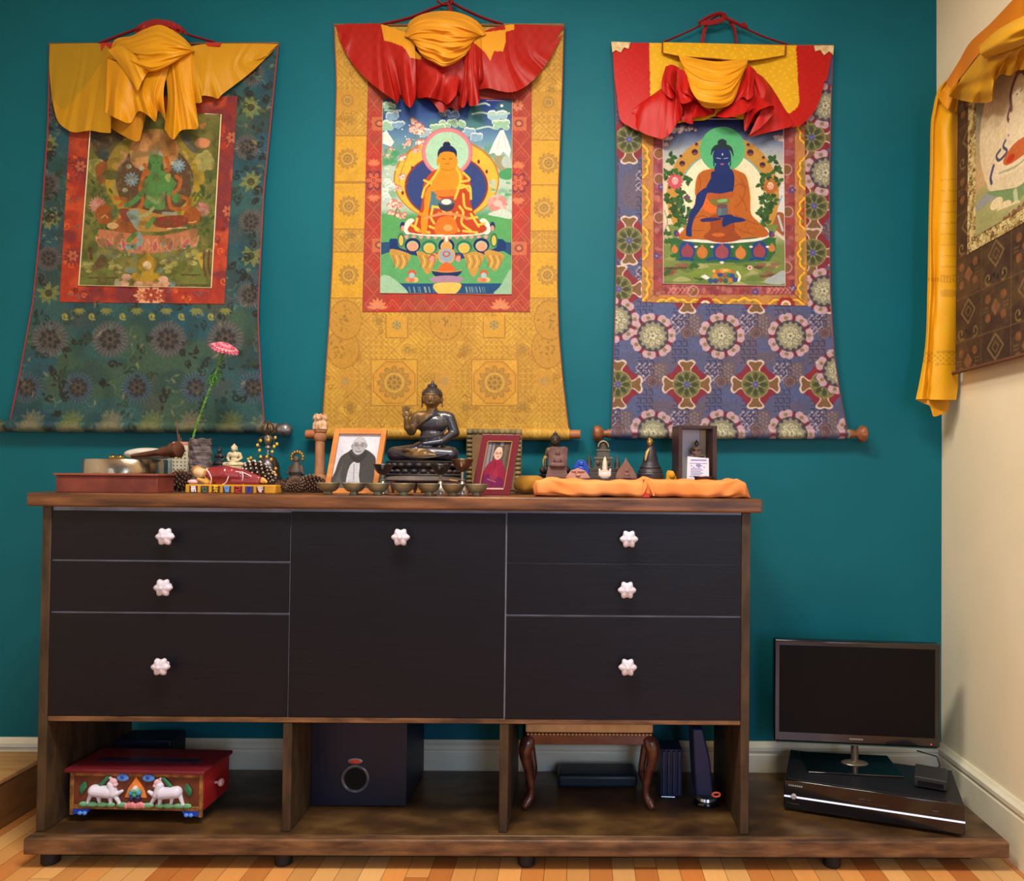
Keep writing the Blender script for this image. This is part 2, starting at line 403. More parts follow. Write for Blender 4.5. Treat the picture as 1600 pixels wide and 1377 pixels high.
# ------------------------------------------------------------------ plinth and sideboard
YF = 2.14; YC = 2.186
stain = M('dark_stained_wood', (128, 92, 60), rough=0.42, spec=0.5, col2=(64, 42, 27), col3=(98, 68, 44), scale=5.5, detail=6, contrast=(0.36, 0.66), stretch=(1.3, 5, 7), bump=0.12, bump_scale=40, rough2=0.6)
stain_top = M('stained_plywood', (104, 78, 44), rough=0.2, spec=0.5, col2=(46, 30, 17), col3=(72, 50, 28), scale=5.0, detail=8, contrast=(0.30, 0.70), stretch=(1.4, 2.4, 3), rough2=0.5)
stain_v = M('dark_stained_panel', (78, 60, 40), rough=0.5, spec=0.35, col2=(50, 38, 26), scale=7, detail=5, stretch=(4, 4, 1.2), rough2=0.65)
x0p = XZ(36, YF, ZT); x1p = XZ(1578, YF, ZT)
pl = thing('plinth', 'low dark-stained wooden platform under the sideboard and television', 'platform', (0.5*(x0p+x1p), YF, 0))
b = MB().box(x0p, x1p, YF+0.03, YW-0.026, 0.052, ZT); b.build('board', stain_top, pl, world=True, bevel=0.003)
b = MB().box(x0p, x1p, YF, YF+0.029, 0.044, ZT+0.001); b.build('front_rail', stain, pl, world=True, bevel=0.005, segs=3)
b = MB().box(x0p+0.05, x1p-0.08, YF+0.06, YF+0.10, 0.012, 0.0515); b.build('under_frame', M('black_under', (26, 20, 16), rough=0.8), pl, world=True)
for px in (100, 455, 825, 1290):
    x = XZ(px, YF+0.1, 0.02)
    MB().lathe([(0.022, 0.0), (0.025, 0.004), (0.025, 0.03), (0.02, 0.0515)], 20, (x, YF+0.045, 0)).build('foot', M('black_rubber', (24, 24, 30), rough=0.6), pl, world=True)

xl, xr = XZ(63, YC, 0.6), XZ(1171, YC, 0.6)
d1, d2 = XZ(451, YC, 0.6), XZ(789, YC, 0.6)
ZC = 1.0795                                  # top of the worktop
def zat(px, py, Y): return float(at(px, py, Y)[2])
z_r = zat(620, 1126, YC)                     # underside rail centre
z_w0 = ZC-0.040
th = 0.026
sb = thing('sideboard', 'long black-brown sideboard with seven flower knobs and a stained wooden worktop', 'sideboard', (0.5*(xl+xr), YC, ZT))
YB = YW-0.06
xw0, xw1 = XZ(41, YC-0.028, ZC), XZ(1192, YC-0.028, ZC)
wt = M('worktop_wood', (128, 82, 46), rough=0.36, spec=0.5, col2=(66, 38, 20), col3=(98, 60, 33), scale=4.5, detail=6, contrast=(0.36, 0.66), stretch=(1.1, 6, 8), bump=0.12, bump_scale=40, rough2=0.55)
MB().box(xw0, xw1, YC-0.028, YW-0.03, z_w0, ZC).build('worktop', wt, sb, world=True, bevel=0.006, segs=3)
for xa in (xl, xr-th): MB().box(xa, xa+th, YC-0.004, YB, ZT+0.001, z_w0-0.0005).build('side_panel', stain_v, sb, world=True, bevel=0.002)
for xm in (d1, d2): MB().box(xm-th/2, xm+th/2, YC, YB, ZT+0.001, z_r-0.0085).build('divider', stain_v, sb, world=True, bevel=0.002)
MB().box(xl+th, xr-th, YC-0.002, YB, z_r-0.008, z_r+0.008).build('bottom_shelf', stain, sb, world=True, bevel=0.002)
edge = M('grey_edge_band', (150, 150, 165), rough=0.4, col2=(120, 118, 128), scale=9)
MB().box(xl+th, xr-th, YC+0.0035, YB-0.01, z_r+0.009, z_w0-0.001).build('carcass', edge, sb, world=True)
blk = M('black_brown_veneer', (16, 17, 28), rough=0.42, spec=0.26, col2=(10, 11, 20), scale=5, detail=8, contrast=(0.3, 0.7), stretch=(1.2, 12, 30), bump=0.10, bump_scale=12, rough2=0.52)
pink = M('glazed_ceramic', (216, 212, 230), rough=0.12, spec=0.6, coat=0.5)
# fronts carry their knobs: a front's own location stays at the sideboard's, so knobs are placed in its frame
def front(kind, xa, xb, pxm, pya, pyb, kp):
    za, zb = zat(pxm, pya, YC), zat(pxm, pyb, YC)
    o = MB().box(xa, xb, YC-0.003, YC+0.003, zb, za).build(kind, blk, sb, world=True, bevel=0.0008)
    p = PT(kp[0], kp[1], YC-0.04); c = (p.x-sb.location.x, -0.003, p.z-sb.location.z)
    b = MB().lathe([(0.009, 0.0), (0.0065, -0.006), (0.0065, -0.018), (0.012, -0.021)], 20, c, axis='y')
    b.lathe([(0.012, -0.020), (0.021, -0.023), (0.0245, -0.030), (0.0225, -0.037), (0.016, -0.041), (0.008, -0.043), (0.0025, -0.0435)], 48, c, axis='y', lobes=(6, 0.13))
    b.ell((c[0], c[1]-0.045, c[2]), (0.006, 0.003, 0.006))
    b.build('knob', pink, o, smooth=50)
    return o
g = 0.0016
za_ = xl+th+0.001; zb_ = xr-th-0.001
front('drawer', za_, d1-g, 265, 799.5, 875.5, (256, 839))
front('drawer', za_, d1-g, 265, 878.5, 956.5, (253, 919))
front('drawer', za_, d1-g, 265, 959.5, 1118.5, (249, 1043))
front('door', d1+g, d2-g*1.6, 620, 801, 1121, (625, 840))
front('drawer', d2+g*1.6, zb_, 977, 803.5, 881, (983, 843))
front('drawer', d2+g*1.6, zb_, 977, 881.8, 961.5, (980, 923))
front('drawer', d2+g*1.6, zb_, 977, 964.5, 1125, (981, 1044))
# ------------------------------------------------------------------ thangka pictures (painted cloth)
rnd = random.Random(5)
def petals(c, cx, cy, r0, r1, n, w, col, a=1.0, ph=0.0, line=None):
    for i in range(n):
        t = ph+2*PI*i/n; m = 0.5*(r0+r1); c.ell(cx+m*math.cos(t), cy+m*math.sin(t), (r1-r0)/2, w, col, a, rot=t)
        if line is not None: c.ell(cx+m*math.cos(t), cy+m*math.sin(t), (r1-r0)/2, w, line, a*0.8, rot=t, inner=0.72)
def swirl(c, x, y, r, col, a=1.0, ph=0.0, d=1, w=2.2):
    p = [(x+r*(1-0.75*k/9)*math.cos(ph+d*k*0.62), y+r*(1-0.75*k/9)*math.sin(ph+d*k*0.62)) for k in range(10)]
    c.line(p, w, col, a); c.ell(p[-1][0], p[-1][1], w*0.9, w*0.9, col, a)
def leaf(c, x, y, l, w, t, col, a=1.0):
    ct, st = math.cos(t), math.sin(t); q = [(0, 0), (l*.3, w*.5), (l*.7, w*.38), (l, 0), (l*.7, -w*.38), (l*.3, -w*.5)]
    c.poly([(x+u*ct-v*st, y+u*st+v*ct) for u, v in q], col, a)
def blobby(c, x, y, rx, ry, n, col, a=1.0, edge=None, seed=1):
    r = random.Random(seed)
    pts = [(x+r.uniform(-.6, .6)*rx, y+r.uniform(-.45, .5)*ry, r.uniform(.3, .55)*min(rx, ry)) for _ in range(n)]
    if edge is not None:
        for px, py, q in pts: c.ell(px, py-0.7, q+1.1, q+0.9, edge, a)
    for px, py, q in pts: c.ell(px, py+0.5, q, q*.85, col, a)

# ---- brocade of the left hanging: teal silk with flowers and dark scrolls
def brocade_teal():
    c = Cv(-30, 60, 450, 700, 1.5, (44, 84, 84))
    c.tint(60, 3, (62, 84, 60), .7, .5).tint(50, 8, (30, 76, 96), .8, .5).tint(34, 12, (72, 66, 62), .5, .55).tint(22, 5, (28, 60, 62), .5, .5)
    r = random.Random(2)
    def ring(x, y, R, base, ed):
        for k in range(26):
            t = 2*PI*k/26; leaf(c, x+R*.55*math.cos(t), y+R*.55*math.sin(t), R*.5, R*.22, t, base, .9)
            c.line([(x+R*.5*math.cos(t), y+R*.5*math.sin(t)), (x+R*math.cos(t+.12), y+R*math.sin(t+.12))], .9, ed, .55)
        c.ell(x, y, R*.68, R*.68, base, .85)
        petals(c, x, y, R*.18, R*.6, 9, R*.13, (44, 42, 40), .9, ph=.3); petals(c, x, y, R*.1, R*.4, 6, R*.1, (90, 80, 70), .6)
        c.ell(x, y, R*.13, R*.13, (40, 36, 34))
    rows = [(530, [-5, 78, 172, 262, 352], 29, 0), (606, [42, 122, 214, 306, 396], 25, 1)]
    for yy, xs, R, k in rows:
        for x in xs: ring(x, yy, R, (76, 76, 80) if k == 0 else (52, 70, 84), (150, 140, 120) if k == 0 else (96, 130, 130))
    for y in range(100, 470, 58):
        for x, q in ((76, 0), (392, 1)):
            if (y//58) % 2 == q: ring(x+r.uniform(-6, 6), y+14, 20, (70, 68, 70), (150, 136, 110))
            else:
                for k in range(9): leaf(c, x+r.uniform(-3, 3), y+10, 19, 8, 2*PI*k/9, (124, 126, 62), .75)
                c.ell(x, y+10, 6, 6, (60, 66, 40))
    for k in range(430):
        x, y = r.uniform(-30, 450), r.uniform(70, 700)
        if 95 < x < 360 and y < 465: continue
        col = r.choice([(28, 36, 34), (34, 32, 30), (46, 58, 40), (30, 46, 42)])
        if any((x-a)**2+(y-yy)**2 < (R*.95)**2 for yy, xs, R, _ in rows for a in xs): continue
        swirl(c, x, y, r.uniform(4, 8), col, .85, r.uniform(0, 6), r.choice((-1, 1)), r.uniform(2, 3.4))
        for q in range(2): leaf(c, x+r.uniform(-9, 9), y+r.uniform(-9, 9), r.uniform(7, 12), 5, r.uniform(0, 6), col, .8)
    for k in range(230):
        x, y = r.uniform(-20, 440), r.uniform(70, 690)
        leaf(c, x, y, r.uniform(6, 13), r.uniform(3, 6), r.uniform(0, 6), r.choice([(136, 134, 70), (150, 130, 96), (60, 120, 110), (110, 112, 58)]), .55)
        t = r.uniform(0, 6); c.line([(x, y), (x+9*math.cos(t), y+9*math.sin(t)), (x+15*math.cos(t+.5), y+15*math.sin(t+.5))], .9, (160, 156, 120), .4)
    for x in (110, 152, 200, 246, 292, 338):                     # gold moons and leaf fans under the picture frame
        swirl(c, x-8, 494, 6, (150, 146, 62), .9, 1.0, 1, 3)
        for k in range(5): leaf(c, x+14, 482, 12, 5, PI*.15+PI*.7*k/4, (126, 128, 60), .8)
    for x in range(-20, 440, 62):
        for k in range(7): leaf(c, x+10, 662, 24, 9, -PI*.05-PI*.9*k/6, (104, 112, 64) if (x//62) % 2 else (120, 112, 88), .6)
        c.ell(x+10, 668, 22, 9, (128, 122, 88), .6)
        for k in range(6): leaf(c, x+38, 674, 11, 5, 2*PI*k/6, (40, 36, 32), .8)
    return c.speck(2.0, 4, .10)
def border_orange():
    c = Cv(80, 130, 390, 490, 1.6, (170, 54, 34))
    c.tint(30, 6, (116, 42, 48), .9, .5).tint(24, 9, (196, 78, 36), .8, .57).tint(12, 2, (150, 44, 30), .6, .55)
    r = random.Random(8)
    for k in range(150):
        x, y = r.uniform(85, 385), r.uniform(135, 485)
        swirl(c, x, y, r.uniform(3, 7), r.choice([(120, 34, 24), (212, 100, 40), (108, 50, 66), (104, 30, 22)]), .85, r.uniform(0, 6), r.choice((-1, 1)), 2)
    for k in range(60):
        x, y = r.uniform(85, 385), r.uniform(135, 485); leaf(c, x, y, 11, 5, r.uniform(0, 6), r.choice([(120, 84, 92), (222, 124, 60), (130, 36, 28)]), .7)
    for (x, y) in ((126, 260), (114, 400), (362, 215), (356, 330)):
        for k in range(14): leaf(c, x, y, 17, 5, 2*PI*k/14, (112, 44, 48), .8)
        petals(c, x, y, 2, 9, 6, 2.4, (214, 120, 70), .7)
    for k in range(18):
        t = 2*PI*k/18; leaf(c, 233, 462, 26 if k % 2 else 21, 9, t, (226, 168, 120), .95)
    petals(c, 236, 461, 2, 13, 8, 3, (150, 56, 40), .95); petals(c, 252, 462, 2, 9, 6, 2.4, (160, 60, 42), .8); petals(c, 222, 462, 2, 8, 6, 2.2, (176, 80, 52), .7)
    return c.speck(1.6, 3, .10)
def paint_green_tara():
    c = Cv(118, 160, 352, 455, 2.2, (118, 118, 58))
    T = lambda x, y: (120+x*.2251, 170+y*.2251)
    def P(q, col, a=1.0, sm=40): c.poly([T(*p) for p in q], col, a, smooth=sm)
    def E(x, y, rx, ry, col, a=1.0, **k): c.ell(*T(x, y), rx*.2251, ry*.2251, col, a, **k)
    def Ln(q, w, col, a=1.0, sm=24): c.line([T(*p) for p in q], w*.2251, col, a, smooth=sm)
    c.tint(26, 3, (90, 100, 46), .7, .5).tint(18, 7, (142, 138, 72), .6, .55).tint(14, 17, (74, 84, 46), .5, .55)
    P([(100, 150), (420, 130), (400, 260), (230, 380), (150, 340), (100, 260)], (78, 62, 48), .9); E(190, 310, 40, 45, (56, 74, 72), .8); E(130, 200, 40, 30, (66, 54, 56), .8)
    # haloes
    E(540, 470, 345, 330, (176, 148, 46)); E(600, 300, 380, 120, (118, 112, 54), .5); E(540, 500, 270, 250, (96, 72, 52)); Ln([(275, 600), (260, 520), (300, 400), (360, 340)], 6, (130, 130, 150), .8)
    Ln([(795, 600), (800, 500), (780, 430)], 6, (130, 130, 150), .8)
    E(538, 290, 170, 140, (198, 140, 82)); E(450, 330, 80, 90, (212, 156, 98), .7); E(600, 270, 90, 80, (180, 120, 66), .6)
    # side clouds, trees and sky
    blobby(c, *T(130, 420), 14, 22, 14, (146, 148, 74), edge=(168, 166, 96), seed=4); blobby(c, *T(890, 360), 13, 24, 18, (160, 156, 88), edge=(178, 172, 108), seed=5)
    E(872, 238, 54, 36, (222, 146, 98)); P([(720, 200), (760, 180), (840, 290), (800, 300)], (84, 88, 92), .8)
    P([(850, 110), (900, 100), (870, 140)], (190, 120, 70)); P([(130, 400), (210, 370), (200, 500), (150, 510)], (150, 82, 44), .9); E(235, 460, 60, 34, (86, 92, 54), .9)
    Ln([(280, 400), (340, 330), (310, 300)], 22, (196, 140, 96), .8); Ln([(740, 300), (790, 360), (850, 370)], 24, (190, 160, 74), .9)
    for q in range(90):
        a = rnd.choice([(140, 600), (880, 610), (150, 830), (850, 840), (880, 760)]); x = a[0]+rnd.gauss(0, 40); y = a[1]+rnd.gauss(0, 45)
        leaf(c, *T(x, y), 12, 5, rnd.uniform(-2.6, -.5), rnd.choice([(70, 96, 42), (84, 106, 50), (60, 84, 44)]), .9)
    for (x, y, r) in ((145, 670, 60), (870, 700, 52)):
        for k in range(16): leaf(c, *T(x, y), r*.225*1.1, 5, 2*PI*k/16, rnd.choice([(196, 130, 120), (206, 146, 132), (180, 112, 106)]), .95)
        E(x, y, 18, 14, (214, 160, 140))
    E(190, 735, 62, 70, (158, 84, 36)); E(800, 745, 58, 62, (158, 84, 36)); Ln([(170, 760), (195, 740), (215, 757)], 7, (214, 170, 96)); Ln([(760, 785), (800, 790), (830, 780)], 6, (226, 190, 120))
    # scarves, blue flowers
    for q in ([(470, 440), (440, 560), (460, 640), (420, 700), (330, 700)], [(640, 620), (660, 690), (760, 690), (770, 630), (690, 600)], [(620, 340), (640, 420), (600, 450)], [(470, 390), (500, 440), (470, 460)],
              [(690, 470), (720, 500), (700, 560), (640, 600)], [(270, 620), (340, 630), (300, 670)]): Ln(q, 27, (182, 100, 44))
    for (x, y) in ((380, 490), (705, 395)):
        for k in range(11): leaf(c, *T(x, y), 12.5, 5, 2*PI*k/11, (120, 154, 166), .95)
        E(x, y, 26, 22, (104, 142, 164)); petals(c, *T(x, y-6), 0, 7, 5, 1.6, (170, 190, 190), .8)
    for (x, y) in ((360, 400), (335, 565), (670, 380), (450, 415)): E(x, y, 20, 16, (176, 186, 160), .8)
    # body
    skin = (82, 140, 74)
    P([(480, 520), (500, 460), (540, 430), (620, 440), (680, 500), (690, 530), (640, 560), (610, 600), (610, 690), (560, 700), (470, 680), (480, 610)], skin)
    E(548, 368, 52, 66, skin); P([(520, 400), (580, 400), (600, 450), (510, 450)], skin); Ln([(490, 500), (470, 560), (400, 640), (340, 670)], 34, skin); Ln([(670, 520), (640, 590)], 36, skin)
    E(690, 620, 30, 34, skin); E(270, 740, 28, 50, (74, 130, 74)); Ln([(490, 610), (560, 650), (600, 590)], 26, (132, 160, 104), .9)
    P([(490, 330), (510, 290), (540, 280), (580, 295), (600, 330), (560, 318), (520, 320)], (170, 170, 140)); P([(610, 470), (650, 450), (640, 510)], (178, 180, 96), .9)
    E(505, 400, 14, 30, (60, 80, 44), .8); E(592, 405, 12, 26, (60, 80, 44), .8); Ln([(526, 372), (542, 375)], 4, (40, 70, 40)); Ln([(556, 375), (572, 372)], 4, (40, 70, 40)); Ln([(540, 405), (556, 405)], 5, (130, 80, 60))
    # skirt and legs
    P([(310, 720), (420, 690), (560, 730), (660, 740), (740, 750), (770, 800), (620, 850), (420, 850), (260, 850), (250, 780)], (186, 136, 66))
    P([(300, 760), (380, 740), (420, 840), (330, 890), (250, 830)], (152, 80, 40)); P([(540, 760), (730, 740), (770, 800), (640, 830), (540, 810)], (140, 62, 44))
    P([(290, 700), (360, 700), (390, 760), (330, 780)], (130, 62, 52), .9); P([(345, 720), (420, 700), (440, 760), (420, 840), (380, 790)], (136, 158, 150)); Ln([(600, 725), (690, 730)], 22, (150, 160, 140), .9)
    Ln([(530, 690), (490, 730), (440, 750)], 22, (160, 170, 110)); Ln([(530, 765), (490, 820)], 34, (96, 140, 66)); Ln([(630, 832), (760, 826)], 9, (226, 210, 150)); E(250, 812, 40, 22, (214, 176, 120))
    # lotus seat
    P([(150, 840), (260, 850), (420, 870), (560, 880), (700, 860), (830, 830), (820, 900), (740, 970), (560, 1000), (400, 1005), (250, 970), (170, 920)], (194, 122, 86))
    for k in range(13):
        x = 190+k*50; y = 920+34*math.sin(PI*k/12); t = -PI/2+(k-6)*.10
        leaf(c, *T(x, y+48), 24, 11, t, (214, 150, 108)); leaf(c, *T(x, y+42), 18, 7, t, (190, 92, 96) if k % 2 else (206, 128, 96))
    Ln([(430, 870), (440, 930), (380, 960), (350, 960)], 34, (132, 158, 152)); Ln([(405, 870), (360, 915)], 34, (92, 136, 64))
    for q in range(70): E(rnd.choice([rnd.uniform(110, 420), rnd.uniform(580, 860)]), rnd.uniform(940, 1060), rnd.uniform(6, 16), rnd.uniform(5, 12), rnd.choice([(96, 128, 126), (108, 140, 132), (80, 108, 66), (150, 150, 96)]), .85)
    # land, trunks, jewel
    for (x, y, w) in ((60, 1200, 90), (180, 1140, 100), (110, 1050, 70), (700, 1190, 130), (850, 1120, 120), (880, 1190, 90)): P([(x-w, y+30), (x-.4*w, y-22), (x, y-44), (x+.5*w, y-16), (x+w, y+30)], (110, 122, 58)); Ln([(x-w, y+34), (x+w, y+34)], 10, (84, 56, 40), .7)
    for q in range(46):
        x, y = rnd.choice([(90, 1090), (290, 1110), (660, 1090), (780, 1060), (850, 1010)]); E(x+rnd.gauss(0, 38), y+rnd.gauss(0, 20), 22, 12, rnd.choice([(168, 164, 88), (150, 150, 78), (178, 172, 104)]), .85)
    for x in (885, 920): Ln([(x, 985), (x-6, 1080), (x+8, 1160)], 16, (104, 66, 44))
    Ln([(90, 970), (100, 1040)], 24, (96, 66, 44)); P([(830, 1010), (870, 1010), (870, 1110)], (186, 160, 62)); P([(160, 1020), (200, 1030), (190, 1100), (110, 1120)], (98, 66, 46), .8)
    E(490, 1080, 66, 60, (178, 140, 44)); P([(450, 1040), (490, 985), (530, 1040)], (178, 140, 44), sm=0); P([(440, 1200), (470, 1110), (520, 1110), (540, 1200)], (186, 150, 52)); E(488, 1087, 30, 30, (238, 206, 160)); E(412, 1168, 34, 30, (186, 150, 44)); E(545, 1170, 32, 30, (186, 150, 44))
    for (x, y) in ((330, 1215), (345, 1170), (430, 1220), (498, 1222), (560, 1224), (610, 1215), (600, 1185)): E(x, y, 34, 24, rnd.choice([(214, 158, 124), (222, 172, 144), (206, 144, 110)]))
    E(665, 1216, 22, 18, (120, 150, 160)); E(280, 1215, 20, 34, (176, 176, 150), .8); E(370, 1120, 40, 20, (120, 140, 130), .8); E(575, 1120, 24, 20, (120, 140, 130), .8)
    c.tint(9, 41, (84, 78, 44), .45, .52, .3).tint(5, 43, (150, 126, 70), .35, .6, .3); c.img *= np.array((.93, .93, .93)); return c.speck(1.2, 6, .09)

# ---- gold brocade of the middle hanging
def brocade_gold():
    c = Cv(490, 25, 905, 700, 1.6, (206, 158, 52))
    c.tint(70, 4, (220, 172, 56), .7, .5).tint(40, 9, (196, 146, 52), .6, .55)
    ln, hi, dk = (168, 118, 34), (232, 186, 66), (150, 116, 44)
    for x0 in range(480, 910, 45):                                # alternating strips of trellis and scrolls
        for y0 in range(30, 705, 45):
            k = ((x0-480)//45+(y0-30)//45) % 2
            if k:
                for q in range(-3, 4):
                    c.line([(x0+22+q*8-22, y0), (x0+22+q*8+22, y0+44)], 1.1, ln, .7); c.line([(x0+22+q*8+22, y0), (x0+22+q*8-22, y0+44)], 1.1, ln, .7)
                for a in range(5):
                    for b_ in range(5): c.ell(x0+4+a*9, y0+4+b_*9, 1.7, 1.7, hi, .6)
            else:
                for q in range(9): swirl(c, x0+rnd.uniform(4, 40), y0+rnd.uniform(4, 40), 5, rnd.choice((ln, hi, ln)), .75, rnd.uniform(0, 6), rnd.choice((-1, 1)), 1.6)
                petals(c, x0+22, y0+22, 1, 8, 6, 2.5, dk, .55); c.ell(x0+22, y0+22, 10, 10, ln, .6, inner=.85)
    def wheel(x, y, R, sq=True):
        if sq:
            c.poly([(x-R, y-R), (x+R, y-R), (x+R, y+R), (x-R, y+R)], (222, 168, 52), .9); c.line([(x-R, y-R), (x+R, y-R), (x+R, y+R), (x-R, y+R), (x-R, y-R)], 1.6, ln, .9)
            o = [(x+R*.98*math.cos(PI/8+k*PI/4), y+R*.98*math.sin(PI/8+k*PI/4)) for k in range(9)]; c.poly(o[:8], (214, 154, 48), .9); c.line(o, 1.6, ln, .9)
        petals(c, x, y, R*.35, R*.74, 12, R*.13, (184, 138, 54), .9, line=dk); c.ell(x, y, R*.46, R*.46, (190, 146, 60), 1)
        c.ell(x, y, R*.42, R*.42, (226, 178, 66), .9, inner=.86)
        for k in range(8): c.ell(x+R*.24*math.cos(k*PI/4), y+R*.24*math.sin(k*PI/4), R*.07, R*.07, dk)
        c.ell(x, y, R*.08, R*.08, dk)
    for x in (616, 773): wheel(x, 598, 36)
    for (x, y) in ((543, 157), (857, 160)): c.poly([(x-24, y-16), (x+24, y-16), (x+24, y+16), (x-24, y+16)], (204, 150, 44), .8); wheel(x, y, 14, False)
    for (x, y) in ((543, 248), (857, 255), (545, 322), (850, 325), (545, 430), (855, 430)):
        c.poly([(x-30, y-36), (x+30, y-36), (x+30, y+36), (x-30, y+36)], (226, 172, 34), .75); c.line([(x-30, y-36), (x+30, y-36)], 1.6, ln); c.line([(x-30, y+36), (x+30, y+36)], 1.6, ln); wheel(x, y, 22, False)
    for x in (620, 772): c.poly([(x-17, 494), (x+17, 494), (x+17, 528), (x-17, 528)], (214, 160, 50), .9); c.line([(x-17, 494), (x-17, 528), (x+17, 528), (x+17, 494)], 1.5, ln); c.ell(x, 508, 7, 7, (150, 134, 72)); petals(c, x, 508, 2, 7, 6, 1.4, (196, 160, 90))
    for (x, y) in ((696, 500), (536, 545), (856, 545), (696, 680), (540, 500), (860, 500)):
        c.ell(x, y, 24, 30, (198, 146, 48), .85); c.ell(x, y, 26, 32, ln, .8, inner=.93)
        for q in range(22): t = rnd.uniform(0, 6.28); u = rnd.uniform(0, 20); c.ell(x+u*math.cos(t), y+u*1.2*math.sin(t), 1.5, 1.5, dk, .9)
    for x in (694, 540, 850):
        c.poly([(x-14, 578), (x+14, 578), (x+14, 612), (x-14, 612)], (206, 152, 52), .8); c.ell(x, 596, 7, 7, (186, 148, 70))
    for x in range(500, 900, 26): swirl(c, x, 664+rnd.uniform(-4, 4), 7, (228, 184, 70), .8, rnd.uniform(0, 6), 1, 2)
    c.img *= np.array((.93, .92, .95)); return c.speck(1.6, 8, .07)
def border_red():
    c = Cv(555, 120, 840, 495, 1.8, (158, 50, 36)); c.tint(30, 2, (180, 40, 28), .7, .5).tint(20, 6, (150, 64, 44), .7, .55)
    ln = (196, 104, 62)
    for y in range(130, 495, 33):
        for x in (584, 814):
            c.line([(x-14, y+16), (x, y), (x+14, y+16), (x, y+32), (x-14, y+16)], 1.2, ln, .75); c.line([(x-8, y+16), (x, y+7), (x+8, y+16)], 1.1, ln, .6)
    for x in range(575, 835, 24):
        c.line([(x, 484), (x+14, 468), (x+28, 484)], 1.2, ln, .8); c.line([(x+6, 484), (x+14, 474), (x+22, 484)], 1.0, ln, .7)
    for (x, y) in ((584, 282), (810, 286)):
        petals(c, x, y, 5, 17, 6, 5, (112, 34, 58)); petals(c, x, y, 5, 13, 6, 3.4, (196, 84, 50)); c.ell(x, y, 5, 5, (206, 110, 70)); petals(c, x, y, 1, 4, 6, 1, (140, 34, 28))
        for s in (-1, 1):
            for k in range(5): leaf(c, x, y+s*24, 11, 6, s*PI/2+(k-2)*.6, (210, 116, 70), .9)
    for (x, y) in ((591, 190), (809, 190), (591, 380), (809, 385)):
        c.poly([(x-10, y-7), (x+14, y-7), (x+14, y+14), (x-10, y+14)], (196, 104, 62), .8); c.ell(x+2, y+3, 7, 6, (120, 60, 50)); c.ell(x+2, y+3, 4, 3.4, (206, 120, 80))
    c.ell(809, 165, 9, 9, (150, 70, 56)); petals(c, 809, 165, 2, 9, 7, 2.6, (206, 120, 84), .9)
    for (x, y) in ((590, 482), (782, 482)):
        for k in range(7): leaf(c, x, y, 17, 6, -PI*.95+PI*.9*k/6, (206, 128, 84), .9)
    return c.speck(1.6, 8, .08)
